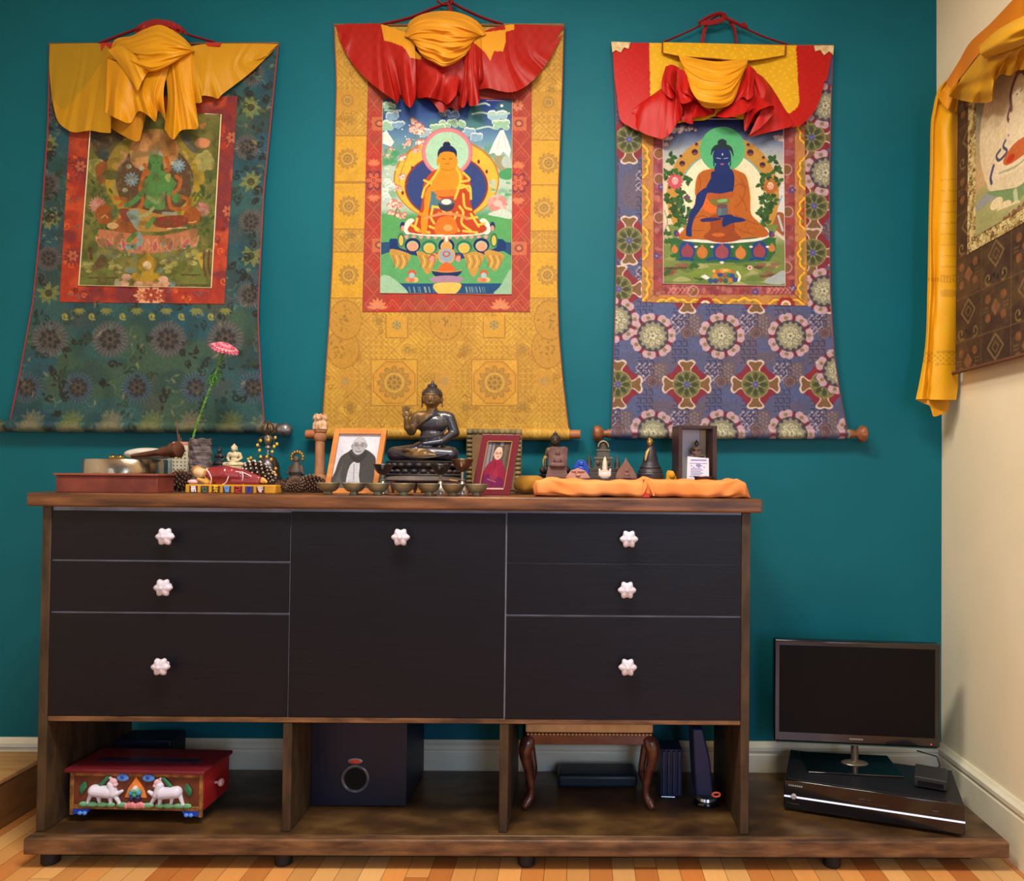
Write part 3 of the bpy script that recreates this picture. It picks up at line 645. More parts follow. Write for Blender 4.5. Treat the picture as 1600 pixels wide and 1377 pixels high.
def paint_seated_buddha():
    c = Cv(588, 148, 806, 466, 2.4, (150, 178, 150))
    T = lambda x, y: (580+x*.2398, 150+y*.2398)
    def P(q, col, a=1.0, sm=40): c.poly([T(*p) for p in q], col, a, smooth=sm)
    def E(x, y, rx, ry, col, a=1.0, **k): c.ell(*T(x, y), rx*.2398, ry*.2398, col, a, **k)
    def Ln(q, w, col, a=1.0, sm=24): c.line([T(*p) for p in q], w*.2398, col, a, smooth=sm)
    h = c.H; yy = (c.Y-157)/302; g = np.clip(yy/.2, 0, 1)[:, None]
    c.img[:] = (np.array((28, 48, 122))[None]*(1-g)+np.array((96, 140, 168))[None]*g)[:, None, :]
    g2 = np.clip((yy-.2)/.14, 0, 1)[:, None, None]; c.img[:] = c.img*(1-g2)+np.array((176, 198, 182))*g2
    g3 = np.clip((yy-.56)/.04, 0, 1)[:, None, None]; c.img[:] = c.img*(1-g3)+np.array((86, 152, 96))*g3
    c.tint(22, 4, (70, 140, 98), .45, .55)
    # clouds
    for (x, y, rx, ry, col, ed, sd) in ((140, 130, 50, 34, (132, 168, 196), (206, 222, 220), 1), (110, 60, 60, 24, (150, 196, 168), (214, 230, 206), 2), (110, 195, 60, 36, (146, 190, 164), (214, 228, 206), 3),
                                        (175, 190, 60, 26, (120, 160, 190), (196, 214, 214), 9), (500, 120, 110, 30, (104, 134, 176), (186, 196, 208), 4), (530, 180, 120, 34, (140, 186, 150), (206, 222, 196), 5), (430, 210, 60, 30, (140, 186, 150), (206, 222, 196), 15),
                                        (640, 235, 60, 30, (128, 166, 190), (200, 214, 214), 6), (690, 270, 50, 34, (128, 166, 190), (200, 214, 214), 7), (820, 130, 80, 40, (150, 188, 204), (214, 226, 222), 8),
                                        (840, 190, 70, 36, (146, 190, 160), (210, 226, 204), 10), (360, 240, 40, 30, (150, 180, 190), (206, 218, 214), 11)):
        blobby(c, *T(x, y), rx*.24, ry*.24, 16, col, 1, ed, sd)
    for q in ([(660, 118), (720, 108), (800, 122), (900, 112)], [(690, 215), (760, 200), (800, 212)], [(90, 92), (190, 96)], [(680, 60), (740, 48), (770, 60)]): Ln(q, 12, (176, 204, 184))
    E(851, 64, 9, 9, (250, 250, 220))
    P([(765, 380), (800, 300), (840, 225), (862, 220), (890, 290), (910, 350), (900, 400), (860, 360), (830, 400), (800, 370)], (232, 226, 220), sm=0)
    P([(75, 240), (100, 225), (150, 300), (130, 330), (75, 310)], (226, 226, 220), sm=0); Ln([(840, 260), (820, 350)], 6, (206, 196, 200)); Ln([(865, 260), (880, 350)], 6, (206, 196, 200))
    P([(800, 400), (880, 390), (910, 430), (870, 500), (830, 480)], (150, 146, 110)); E(880, 430, 30, 40, (176, 196, 190), .9); P([(830, 500), (912, 470), (912, 540), (850, 540)], (70, 148, 96))
    # haloes
    E(490, 545, 345, 268, (178, 118, 52)); E(490, 548, 335, 258, (226, 176, 62)); E(490, 590, 274, 214, (190, 128, 54)); E(490, 590, 270, 208, (120, 50, 62)); E(490, 592, 258, 200, (46, 66, 122))
    for k in range(46):
        t = -PI+PI*k/45; Ln([(490+135*math.cos(t), 560+100*math.sin(t)), (490+215*math.cos(t), 580+180*math.sin(t))], 3, (60, 52, 96), .5, 0)
    for (x, y) in ((700, 428), (752, 493), (778, 560), (232, 560), (205, 632), (268, 470)): E(x, y, 9, 14, (150, 62, 40)); E(x, y, 4, 8, (70, 40, 70))
    # flowering trees
    for k in range(26):
        x, y = rnd.choice([(rnd.uniform(80, 210), rnd.uniform(330, 600)), (rnd.uniform(210, 330), rnd.uniform(160, 360)), (rnd.uniform(95, 250), rnd.uniform(690, 800))])
        blobby(c, *T(x, y), 7, 6, 5, rnd.choice([(224, 204, 190), (230, 214, 204), (214, 180, 164)]), .95, (196, 120, 100), k); E(x+8, y+6, 7, 6, (190, 96, 80), .8)
    for k in range(40): E(*rnd.choice([(rnd.uniform(75, 220), rnd.uniform(330, 640)), (rnd.uniform(200, 340), rnd.uniform(150, 340))]), 5, 5, (236, 228, 220), .9)
    for k in range(12): E(rnd.uniform(80, 160), rnd.uniform(360, 470), 26, 20, (74, 150, 100), .6)
    Ln([(170, 730), (150, 800), (160, 860)], 12, (140, 110, 80)); Ln([(180, 740), (200, 800)], 8, (150, 120, 90)); Ln([(290, 250), (240, 380), (200, 480), (180, 560)], 5, (130, 90, 70), .7)
    for k in range(9): blobby(c, *T(95+rnd.uniform(-20, 40), 560+k*14), 9, 6, 5, (170, 196, 190), .9, (214, 224, 214), k+30)
    for k in range(13): leaf(c, *T(825, 705), 17, 9, 2*PI*k/13, rnd.choice([(222, 160, 150), (230, 186, 176), (206, 130, 124)]))
    E(825, 700, 28, 22, (230, 180, 170)); E(775, 690, 20, 20, (222, 150, 140)); E(790, 570, 26, 26, (176, 190, 160), .9)
    for k in range(16): Ln([(810, 780), (810+rnd.uniform(-50, 50), 780+rnd.uniform(-60, 60))], 3, (110, 160, 100), .9, 0)
    for k in range(14): E(rnd.uniform(780, 912), rnd.uniform(540, 660), 16, 9, rnd.choice([(90, 150, 110), (176, 200, 180)]), .7)
    P([(700, 800), (912, 780), (912, 930), (800, 920)], (84, 156, 92)); P([(65, 780), (180, 800), (220, 920), (65, 940)], (84, 156, 92)); P([(760, 770), (850, 740), (912, 760), (912, 800), (840, 790)], (190, 206, 194))
    # head halo
    E(495, 366, 166, 160, (196, 112, 124)); E(495, 366, 158, 152, (206, 130, 138)); E(495, 368, 140, 134, (164, 206, 176))
    # throne water and cloth
    P([(65, 955), (200, 945), (790, 945), (912, 955), (912, 1040), (65, 1040)], (36, 74, 112), sm=0)
    P([(120, 960), (160, 930), (490, 1000), (820, 930), (880, 980), (850, 1020), (700, 1050), (490, 1066), (280, 1050), (140, 1010)], (26, 52, 104))
    P([(65, 1035), (140, 1010), (490, 1080), (860, 1010), (912, 1040), (912, 1220), (65, 1220)], (86, 158, 100), sm=0); c.tint(16, 31, (170, 200, 180), .0, .5)
    for (x0, x1, y) in ((125, 250, 1130), (300, 430, 1160), (600, 730, 1175), (740, 860, 1140)):
        P([(x0, 990+abs(x0-490)*-.03+20), (x1, 1030), (x1-8, 1080), ((x0+x1)/2+10, y), ((x0+x1)/2-20, y-20), (x0+20, 1080)], (186, 140, 66))
        for k in range(5): Ln([(x0+15+k*(x1-x0)/6, 1040), (x0+28+k*(x1-x0)/6, 1080), (x0+15+k*(x1-x0)/6, 1118)], 5, (230, 192, 110) if k % 2 else (140, 100, 50))
    # lotus
    P([(190, 880), (300, 910), (490, 925), (680, 910), (800, 880), (810, 940), (790, 1000), (490, 1024), (210, 1000), (176, 940)], (86, 140, 96))
    for k in range(12): leaf(c, *T(230+k*47, 905), 7, 7, PI/2, (204, 150, 140))
    for (x, y, a, b_) in ((270, 972, (22, 36, 84), (222, 150, 120)), (378, 985, (40, 112, 76), (230, 170, 74)), (490, 975, (22, 36, 84), (226, 140, 120)), (605, 985, (40, 112, 76), (230, 170, 74)), (718, 972, (22, 36, 84), (222, 150, 120))):
        E(x, y, 52, 46, a); E(x, y+6, 38, 34, (150, 190, 150)); E(x, y+10, 33, 30, b_)
    for (x, a) in ((195, (40, 112, 76)), (800, (40, 112, 76))): E(x, 940, 24, 46, a); E(x, 942, 14, 34, (230, 180, 80))
    for (x, a) in ((205, 1), (790, 1)): E(x, 850, 18, 30, (30, 44, 90)); E(x, 862, 12, 18, (214, 140, 120))
    # seat cushion, knees and robe
    E(495, 880, 282, 36, (232, 222, 206)); E(250, 850, 34, 54, (232, 222, 206), rot=.35); E(740, 850, 34, 54, (232, 222, 206), rot=-.35)
    red, yel, sk = (176, 64, 34), (236, 186, 66), (206, 138, 34)
    P([(345, 560), (390, 500), (450, 470), (540, 460), (600, 500), (645, 550), (650, 700), (690, 800), (755, 860), (700, 898), (490, 905), (270, 895), (240, 860), (300, 790), (330, 700), (335, 620)], red)
    P([(455, 450), (550, 450), (600, 520), (560, 620), (500, 655), (400, 640), (385, 580), (420, 520)], sk)
    P([(405, 620), (560, 610), (550, 650), (470, 650), (410, 645)], (222, 116, 40)); P([(385, 620), (440, 660), (450, 720), (400, 740), (370, 700)], (70, 116, 130)); Ln([(430, 660), (460, 680)], 18, (214, 110, 50))
    P([(380, 590), (350, 640), (345, 730), (325, 800), (330, 890), (355, 900), (370, 820), (375, 740), (390, 640)], sk)
    for q in ([(455, 455), (400, 540), (350, 600), (332, 660)], [(540, 450), (580, 520), (570, 600), (545, 670)], [(345, 550), (390, 570)], [(600, 500), (640, 545), (580, 560)], [(585, 600), (640, 590), (650, 670)], [(600, 640), (610, 720), (650, 740)],
              [(560, 600), (600, 580), (640, 620)], [(575, 720), (600, 760), (590, 830), (650, 880)], [(650, 770), (700, 850)], [(560, 760), (540, 820), (570, 880)], [(400, 730), (390, 790), (410, 830)], [(300, 800), (290, 870), (380, 890)],
              [(400, 720), (450, 730), (480, 760)], [(620, 800), (690, 790)], [(600, 880), (690, 890)], [(430, 870), (380, 850)], [(260, 840), (310, 870)], [(700, 840), (740, 830)]): Ln(q, 15, yel)
    Ln([(350, 795), (430, 775), (520, 760)], 16, (206, 140, 90)); Ln([(630, 800), (560, 775), (440, 765)], 18, (200, 132, 78)); P([(440, 800), (530, 790), (560, 890), (420, 895)], (206, 110, 36)); E(500, 860, 30, 22, (216, 160, 90), .9)
    for y in (770, 880): Ln([(320, y), (350, y+4)], 20, sk)
    # bowl, neck, head
    E(490, 710, 52, 42, (52, 56, 74)); E(490, 690, 50, 22, (92, 100, 110)); E(490, 690, 32, 18, (232, 228, 210))
    P([(455, 420), (540, 420), (550, 470), (500, 490), (450, 470)], sk, sm=20); E(495, 405, 62, 56, sk); P([(434, 400), (436, 360), (460, 330), (495, 320), (530, 330), (556, 360), (556, 400), (540, 372), (495, 362), (452, 372)], (22, 34, 74)); E(492, 318, 24, 22, (22, 34, 74)); P([(484, 300), (492, 276), (500, 300)], (220, 176, 80), sm=0)
    E(434, 430, 8, 26, sk); E(556, 430, 8, 26, sk); Ln([(462, 408), (482, 411)], 4, (120, 70, 24)); Ln([(508, 411), (528, 408)], 4, (120, 70, 24)); Ln([(484, 442), (508, 442)], 5, (176, 70, 40)); Ln([(452, 472), (500, 486), (546, 472)], 3, (160, 96, 24))
    # offerings
    E(490, 1040, 58, 56, (220, 150, 70)); E(490, 1042, 48, 48, (140, 160, 172)); E(490, 1030, 26, 20, (176, 84, 60), inner=.6); P([(468, 960), (490, 905), (512, 960), (520, 990), (460, 990)], (226, 150, 80)); E(490, 930, 9, 22, (240, 230, 220))
    for x in (405, 575): blobby(c, *T(x, 1060), 8, 7, 6, (206, 140, 130), 1, (150, 80, 60), 7)
    P([(436, 1140), (470, 1090), (510, 1090), (548, 1140)], (206, 98, 40), sm=20); P([(398, 1138), (490, 1146), (590, 1136), (560, 1176), (490, 1192), (420, 1176)], (26, 44, 84)); Ln([(400, 1138), (490, 1148), (588, 1138)], 7, (196, 140, 80))
    E(492, 1196, 110, 26, (160, 124, 150)); P([(65, 1222), (912, 1222), (912, 1290), (65, 1290)], (30, 72, 118), sm=0); P([(412, 1225), (580, 1222), (545, 1290), (440, 1290)], (222, 180, 88)); P([(60, 1180), (130, 1180), (240, 1290), (60, 1290)], (150, 190, 158)); P([(912, 1130), (840, 1240), (800, 1290), (912, 1290)], (140, 180, 150))
    for k in range(26): x = rnd.choice([rnd.uniform(240, 420), rnd.uniform(570, 800)]); Ln([(x, 1245), (x+8, 1280)], 5, rnd.choice([(120, 150, 140), (90, 130, 150), (176, 180, 150)]), .8, 0)
    for x in (265, 733):
        E(x, 1156, 28, 24, (190, 90, 50)); E(x, 1170, 19, 19, (150, 186, 190)); E(x-24, 1198, 18, 16, (206, 130, 90)); E(x+24, 1198, 18, 16, (230, 176, 110)); E(x, 1200, 18, 14, (214, 110, 80))
    return c.speck(1.2, 6, .05)

# ---- indigo brocade of the right hanging
def brocade_indigo():
    c = Cv(940, 55, 1340, 700, 1.7, (78, 82, 116))
    c.tint(50, 4, (98, 82, 96), .7, .5).tint(60, 11, (72, 88, 140), .6, .55)
    fret, nav = (196, 184, 190), (44, 42, 84)
    def fr(x, y, w, h):
        c.poly([(x, y+6), (x+w, y), (x+w, y+h-6), (x, y+h)], (76, 66, 96), .9)
        for a in range(int(w/8)):
            for b_ in range(int(h/8)):
                u, v = x+4+a*8, y+5+b_*8; c.line([(u-4, v+3), (u+3, v-4)], 1.3, fret, .85)
                if (a+b_) % 2: c.line([(u-3, v-3), (u+2, v+2)], 1.3, fret, .85)
                else: c.line([(u, v-4), (u+4, v)], 1.2, fret, .7)
    def dots(x, y, w, h):
        c.poly([(x, y), (x+w, y), (x+w, y+h), (x, y+h)], (100, 84, 92), .85)
        for a in range(int(w/5)):
            for b_ in range(int(h/6)): c.ell(x+3+a*5, y+3+b_*6+(a % 2)*3, 1.9, 1.9, (134, 116, 112), .8)
    def ticks(x, y):
        for a in range(3):
            for b_ in range(3): u, v = x+a*9, y+b_*13; c.line([(u, v), (u+5, v), (u+6, v+8)], 1.7, nav, .9); c.line([(u, v+8), (u+3, v+8)], 1.7, nav, .9)
    def rosette(x, y):
        for k in range(7):
            t = -PI*.58+2*PI*k/7; leaf(c, x+15*math.cos(t+.45), y+15*math.sin(t+.45), 19, 17, t+.45, (112, 28, 46), .95)
        for k in range(7):
            t = -PI*.58+2*PI*k/7; u, v = x+27*math.cos(t), y+27*math.sin(t)
            for s in (-.35, .35): c.ell(u+5*math.cos(t+s*3), v+5*math.sin(t+s*3), 6.5, 6.5, (186, 154, 166))
            c.ell(u, v, 7, 6, (186, 154, 166)); c.ell(u+2*math.cos(t), v+2*math.sin(t), 3.4, 3, (132, 112, 72))
        c.ell(x, y, 25, 25, (84, 74, 58)); c.ell(x, y, 22, 22, (136, 134, 110))
        for k in range(8): swirl(c, x+12*math.cos(k*PI/4), y+12*math.sin(k*PI/4), 4.5, (196, 192, 160), .95, k, 1, 1.6)
        for k in range(14): c.ell(x+22*math.cos(k*PI/7), y+22*math.sin(k*PI/7), 3, 3, (48, 42, 78), .8)
        petals(c, x, y, 1, 7, 5, 2.2, (190, 186, 150)); c.ell(x, y, 1.6, 1.6, (60, 60, 110))
    def cross(x, y):
        for k in range(4):
            t = PI/4+k*PI/2
            for s in (-.38, .38): c.ell(x+25*math.cos(t+s), y+25*math.sin(t+s), 8.5, 8.5, (124, 32, 48))
            c.ell(x+22*math.cos(t), y+22*math.sin(t), 9, 9, (124, 32, 48)); c.ell(x+33*math.cos(t), y+33*math.sin(t), 3.4, 3.4, (80, 80, 130), .8)
        for k in range(4):
            t = k*PI/2; ct, st = math.cos(t), math.sin(t)
            q = [(14, -8), (24, -7), (34, -14), (39, -8), (37, 0), (39, 8), (34, 14), (24, 7), (14, 8)]
            p = [(x+u*ct-v*st, y+u*st+v*ct) for u, v in q]; c.poly(p, (206, 184, 170), 1, smooth=40)
            q = [(14, -6), (24, -5), (33, -11), (36, -6), (34.5, 0), (36, 6), (33, 11), (24, 5), (14, 6)]
            c.poly([(x+u*ct-v*st, y+u*st+v*ct) for u, v in q], (116, 84, 50), 1, smooth=40)
        c.ell(x, y, 22, 22, (140, 128, 84)); c.ell(x, y, 20, 20, (96, 98, 54))
        for k in range(8): leaf(c, x+6*math.cos(k*PI/4), y+6*math.sin(k*PI/4), 13, 8, k*PI/4, (58, 66, 38)); c.line([(x, y), (x+20*math.cos(k*PI/4+.4), y+20*math.sin(k*PI/4+.4))], 1.2, (150, 138, 92), .9)
        petals(c, x, y, 0, 5, 6, 2, (64, 80, 150)); c.ell(x, y, 1.6, 1.6, (150, 90, 130))
    def coin(x, y): c.ell(x, y, 10, 10, (118, 94, 96)); c.ell(x, y, 10, 10, (78, 58, 66), 1, inner=.86); c.ell(x, y, 6, 6, (84, 62, 68), 1, inner=.7); petals(c, x, y, 0, 4, 5, 1.4, (84, 62, 68))
    for ry, off in ((375, 0), (450, 53), (525, 0), (601, 53), (676, 0), (300, 53), (225, 0), (150, 53), (75, 0)):
        for kx in range(-1, 4):
            x = 1020+107.5*kx+off; fr(x+28, ry-34, 24, 32); dots(x+52, ry-34, 24, 34); ticks(x+30, ry+8); ticks(x+32, ry-50)
            coin(x+54, ry-4)
            c.poly([(x+54, ry), (x+84, ry+10), (x+84, ry+26), (x+56, ry+26)], (78, 88, 134), .7)
    for ry, off, k in ((525, 0, 0), (601, 53, 1), (676, 0, 0)):
        for kx in range(-1, 4): (rosette if k == 0 else cross)(1020+107.5*kx+off, ry)
    for kx in range(-1, 4): cross(1074+107.5*kx, 452)
    for (x, y) in ((983, 376), (1272, 322)): cross(x, y)
    for (x, y) in ((983, 218), (1268, 215), (1270, 395)): cross(x, y)
    for (x, y) in ((1290, 165), (1290, 270), (1288, 455), (1310, 580), (963, 500)): rosette(x, y)
    return c.speck(1.6, 8, .10)
def border_two_tone():
    c = Cv(995, 150, 1270, 485, 2.0, (176, 116, 62)); c.tint(20, 4, (196, 134, 60), .6, .5)
    r = random.Random(3)
    for k in range(420): c.ell(r.uniform(1000, 1265), r.uniform(160, 480), 2.2, 2.2, r.choice([(206, 146, 70), (150, 92, 50)]), .8, inner=.4)
    yel = (232, 176, 34)
    def ogee(x, y, t, L, w, fill):
        ct, st = math.cos(t), math.sin(t)
        f = lambda q: [(x+u*ct-v*st, y+u*st+v*ct) for u, v in q]
        q = [(-L, 0), (-L*.7, w*.7), (-L*.35, w*.6), (0, w*1.05), (L*.35, w*.6), (L*.7, w*.7), (L, 0)]
        c.poly(f(q), fill, 1); c.line(f(q), 3.6, yel, 1, smooth=60); c.line(f([(u, v+3) for u, v in q]), .9, (130, 70, 40), .8, smooth=60)
        for u in (-.5, 0, .5): c.ell(*f([(L*u, w*.35)])[0], 2.6, 2.6, (130, 120, 50))
    for y in (252, 316, 380, 444): ogee(1005, y, -PI/2, 25, 9, (176, 120, 60))
    for (y, k) in ((200, 1), (271, 0), (334, 1), (397, 0), (450, 0)): ogee(1257, y, PI/2, 24, 10, (168, 60, 40) if k else (150, 116, 50))
    for (x, k) in ((1050, 0), (1102, 1), (1163, 0), (1228, 1)):
        ogee(x, 475, PI, 26, 9, (176, 120, 60))
        if k:
            for q in range(9): t = -PI+PI*q/8; c.ell(x+11*math.cos(t), 476+9*math.sin(t), 3, 3, (150, 30, 30)); c.ell(x+6*math.cos(t), 476+5*math.sin(t), 1.7, 1.7, (236, 206, 180))
    # inner crimson strip, mitred
    inn = [(1021, 150), (1021, 461), (1242, 461), (1242, 150)]
    c.poly(inn, (140, 58, 62), 1); r = random.Random(6)
    def inside_(x, y): return 1021 < x < 1242 and y < 461
    for k in range(260):
        x, y = r.choice([(r.uniform(1024, 1036), r.uniform(160, 458)), (r.uniform(1228, 1240), r.uniform(160, 458)), (r.uniform(1024, 1240), r.uniform(449, 459))])
        c.ell(x, y, r.uniform(2, 6), r.uniform(2, 6), r.choice([(152, 80, 84), (122, 40, 50), (150, 84, 100), (176, 106, 96), (120, 74, 50), (158, 60, 50)]), .7)
    for (x, y) in ((1229, 265), (1231, 331), (1229, 418), (1030, 280), (1030, 240), (1083, 455), (1030, 340)):
        c.ell(x, y, 9, 9, (196, 150, 140), .9); c.ell(x, y, 7.4, 7.4, (124, 78, 46)); 
    for (x, y) in ((1238, 297), (1239, 450), (1033, 292), (1180, 456), (1026, 400)): petals(c, x, y, 0, 6, 5, 2.2, (74, 62, 120)); c.ell(x, y, 1.5, 1.5, (190, 110, 130))
    for x in list(range(1044, 1080, 7))+list(range(1198, 1236, 7)): c.line([(x, 459), (x+8, 449)], 1.2, (206, 140, 130), .9); c.line([(x+2, 450), (x+6, 454)], 1.2, (206, 140, 130), .9)
    c.line([(1036, 446), (1003, 478)], 1.2, (110, 60, 40)); c.line([(1227, 447), (1262, 478)], 1.2, (110, 60, 40))
    return c.speck(1.6, 5, .08)
def paint_blue_buddha():
    c = Cv(1030, 176, 1234, 452, 2.4, (176, 176, 150))
    T = lambda x, y: (1000+x*.2252, 180+y*.2252)
    def P(q, col, a=1.0, sm=40): c.poly([T(*p) for p in q], col, a, smooth=sm)
    def E(x, y, rx, ry, col, a=1.0, **k): c.ell(*T(x, y), rx*.2252, ry*.2252, col, a, **k)
    def Ln(q, w, col, a=1.0, sm=24): c.line([T(*p) for p in q], w*.2252, col, a, smooth=sm)
    yy = (c.Y-190)/256; g = np.clip(yy/.17, 0, 1)[:, None]
    c.img[:] = (np.array((22, 32, 82))[None]*(1-g)+np.array((140, 154, 172))[None]*g)[:, None, :]
    g2 = np.clip((yy-.14)/.16, 0, 1)[:, None, None]; c.img[:] = c.img*(1-g2)+np.array((206, 196, 168))*g2
    g3 = np.clip((yy-.66)/.1, 0, 1)[:, None, None]; c.img[:] = c.img*(1-g3)+np.array((112, 130, 70))*g3
    for (x, y, rx, ry, s) in ((270, 100, 80, 34, 1), (350, 95, 60, 20, 2), (200, 155, 50, 22, 3), (960, 160, 60, 30, 4), (180, 200, 20, 20, 5)): blobby(c, *T(x, y), rx*.22, ry*.22, 12, (196, 178, 174), .95, (110, 84, 90), s)
    P([(940, 660), (975, 500), (1000, 490), (1000, 700)], (206, 208, 204)); Ln([(950, 650), (985, 560)], 8, (120, 150, 190)); P([(890, 740), (930, 680), (1000, 690), (1000, 830), (930, 800)], (150, 86, 54)); Ln([(960, 700), (990, 800)], 16, (176, 190, 196)); P([(860, 770), (930, 790), (1000, 850), (1000, 870), (900, 800)], (206, 190, 170))
    # haloes
    E(575, 560, 390, 420, (186, 138, 60)); E(575, 575, 312, 325, (120, 168, 160)); E(575, 575, 300, 315, (232, 222, 188)); E(575, 600, 230, 300, (222, 176, 88), .95, soft=.55); P([(190, 760), (960, 760), (900, 900), (250, 900)], (112, 130, 70), sm=0)
    for (x, y, r) in ((392, 203, 12), (380, 257, 22), (284, 285, 11), (293, 336, 20), (751, 206, 12), (765, 260, 23), (856, 295, 11), (850, 346, 20)): E(x, y, r, r, (62, 34, 60)); E(x, y+r*.5, r*.9, r*.4, (130, 72, 60))
    # shrubs with flowers
    r = random.Random(11)
    for (cx, pts) in ((230, [(210, 300), (190, 410), (250, 400), (330, 440), (220, 490), (290, 520), (200, 570), (250, 600), (310, 600), (250, 650), (280, 700), (330, 680), (280, 740), (230, 690), (300, 650)]),
                      (900, [(930, 310), (950, 390), (880, 430), (840, 470), (970, 460), (900, 560), (870, 580), (920, 600), (880, 640), (890, 690), (860, 700), (870, 740), (840, 680), (910, 650)])):
        for (x, y) in pts:
            for k in range(7): leaf(c, *T(x+r.uniform(-12, 12), y+r.uniform(-12, 12)), 10.5, 6.5, r.uniform(0, 6.28), r.choice([(52, 88, 44), (60, 98, 52), (44, 74, 40)]))
    Ln([(300, 560), (320, 650), (310, 700)], 9, (214, 220, 200)); Ln([(170, 660), (190, 740), (170, 800)], 4, (120, 90, 60)); E(325, 572, 24, 16, (104, 70, 92))
    for (x, y, col, cc) in ((243, 462, (196, 78, 92), (240, 200, 190)), (905, 497, (170, 104, 48), (236, 206, 150))):
        for k in range(12): leaf(c, *T(x, y), 14, 6, 2*PI*k/12, col)
        E(x, y-6, 22, 26, cc); petals(c, *T(x, y), 1, 6, 5, 1.5, (210, 110, 110), .7)
    E(572, 238, 158, 158, (86, 176, 118))
    # land
    for q in range(60): x, y = r.uniform(165, 990), r.uniform(960, 1170); P([(x-70, y+14), (x-10, y-16), (x+60, y+10), (x, y+20)], r.choice([(140, 148, 88), (120, 134, 74), (166, 166, 112), (92, 116, 58)]), .8, 16)
    for q in range(26): x, y = r.choice([r.uniform(165, 330), r.uniform(820, 990)]), r.uniform(1020, 1170); E(x, y, 34, 12, r.choice([(110, 66, 54), (130, 90, 70), (84, 60, 50)]), .8)
    for (x, y) in ((190, 1110), (375, 1060), (740, 1080), (870, 1010), (250, 980), (400, 1140), (900, 960), (200, 890), (180, 830)):
        for k in range(8): leaf(c, *T(x, y), 10, 5, r.uniform(-PI, 0), (54, 92, 44), .9)
    P([(860, 1160), (930, 1110), (1000, 1080), (1000, 1170)], (160, 170, 170)); P([(330, 1100), (560, 1040), (760, 1060), (700, 1120), (480, 1140)], (116, 140, 62), .9)
    # lotus throne
    P([(215, 880), (280, 850), (880, 850), (940, 870), (900, 1000), (700, 1020), (450, 1020), (260, 1000)], (48, 96, 60)); Ln([(250, 1000), (380, 1015), (480, 1020)], 16, (52, 104, 66)); Ln([(660, 1020), (760, 1010), (900, 995)], 16, (52, 104, 66))
    for (x, y, a, b_, s) in ((328, 945, (34, 66, 132), (140, 66, 78), 1.1), (432, 950, (60, 104, 56), (190, 112, 54), .95), (568, 950, (34, 66, 132), (146, 72, 84), 1.2), (698, 955, (60, 104, 56), (196, 120, 58), .95), (828, 945, (34, 66, 132), (146, 68, 74), 1.1), (240, 930, (60, 104, 56), (190, 120, 60), .6), (915, 920, (60, 104, 56), (190, 120, 60), .6)):
        E(x, y-6, 52*s, 60*s, a); E(x, y+4, 38*s, 42*s, b_); P([(x-30*s, y-10), (x, y-56*s), (x+30*s, y-10)], b_, sm=0)
    for (x0, x1) in ((275, 365), (470, 560), (575, 680), (765, 860)): Ln([(x0, 1003), ((x0+x1)/2, 992), (x1, 1003)], 18, (34, 66, 132))
    for x in (388, 500, 640, 770, 885): leaf(c, *T(x, 905), 4, 6, PI/2, (226, 210, 200))
    leaf(c, *T(568, 1012), 5, 7, PI/2, (230, 214, 200)); Ln([(270, 846), (330, 866), (568, 880), (800, 866), (885, 840)], 20, (230, 222, 206)); E(286, 812, 22, 34, (230, 222, 206), rot=.4); E(860, 812, 34, 34, (230, 222, 206))
    for (x, y) in ((250, 820), (910, 825)): E(x, y, 16, 22, (52, 66, 120)); E(x+12, y+6, 12, 18, (130, 60, 90))
    # robe
    rb, rd = (176, 96, 38), (146, 68, 36)
    P([(400, 420), (440, 385), (525, 370), (620, 370), (690, 390), (740, 430), (765, 560), (770, 680), (820, 740), (890, 810), (870, 845), (760, 850), (560, 880), (420, 860), (280, 865), (272, 830), (320, 770), (340, 700), (420, 660), (430, 600), (385, 560), (385, 480)], rb, sm=90)
    P([(490, 700), (640, 690), (660, 800), (700, 860), (560, 885), (440, 850), (490, 790)], rd); E(545, 830, 44, 14, (190, 100, 40))
    P([(505, 390), (640, 380), (645, 530), (560, 545), (470, 550), (460, 500), (490, 440)], (28, 44, 100), sm=30)
    for q in ([(700, 440), (730, 520), (700, 600), (660, 640)], [(650, 500), (690, 480), (740, 500)], [(660, 690), (720, 720), (820, 760)], [(640, 760), (700, 800), (790, 830)], [(360, 720), (450, 700), (520, 760)], [(340, 800), (440, 800)], [(410, 420), (420, 480), (400, 540)], [(690, 560), (720, 600), (740, 660)], [(560, 700), (545, 800)], [(600, 700), (610, 800)]): Ln(q, 6, rd, .9)
    for (x, y) in ((760, 760), (780, 800), (720, 800)): E(x, y, 34, 22, (160, 82, 34), .8, inner=.8)
    P([(470, 540), (560, 545), (640, 530), (640, 570), (560, 585), (480, 590)], (170, 84, 44), sm=20); P([(480, 590), (560, 580), (620, 585), (600, 630), (500, 640)], (120, 110, 50), sm=20); P([(440, 560), (500, 620), (560, 650), (500, 680), (430, 640)], (216, 102, 40)); P([(540, 590), (600, 580), (600, 600), (545, 605)], (120, 176, 110))
    # right arm, hand, feet
    blu = (30, 46, 104)
    P([(395, 550), (465, 500), (460, 560), (430, 640), (380, 710), (360, 780), (358, 840), (330, 838), (318, 800), (332, 740), (345, 680), (380, 620)], blu)
    for k in range(4): Ln([(325+k*9, 800), (322+k*10, 838)], 6, blu, 1, 0)
    P([(420, 725), (470, 712), (560, 715), (540, 730), (440, 742)], (44, 44, 96)); P([(575, 775), (580, 710), (640, 700), (725, 722), (720, 738), (640, 750)], blu)
    E(570, 665, 42, 42, (84, 98, 104)); E(570, 632, 38, 16, (100, 76, 80)); E(552, 670, 12, 30, (120, 130, 130), .5); P([(545, 700), (620, 690), (640, 700), (560, 712)], blu)
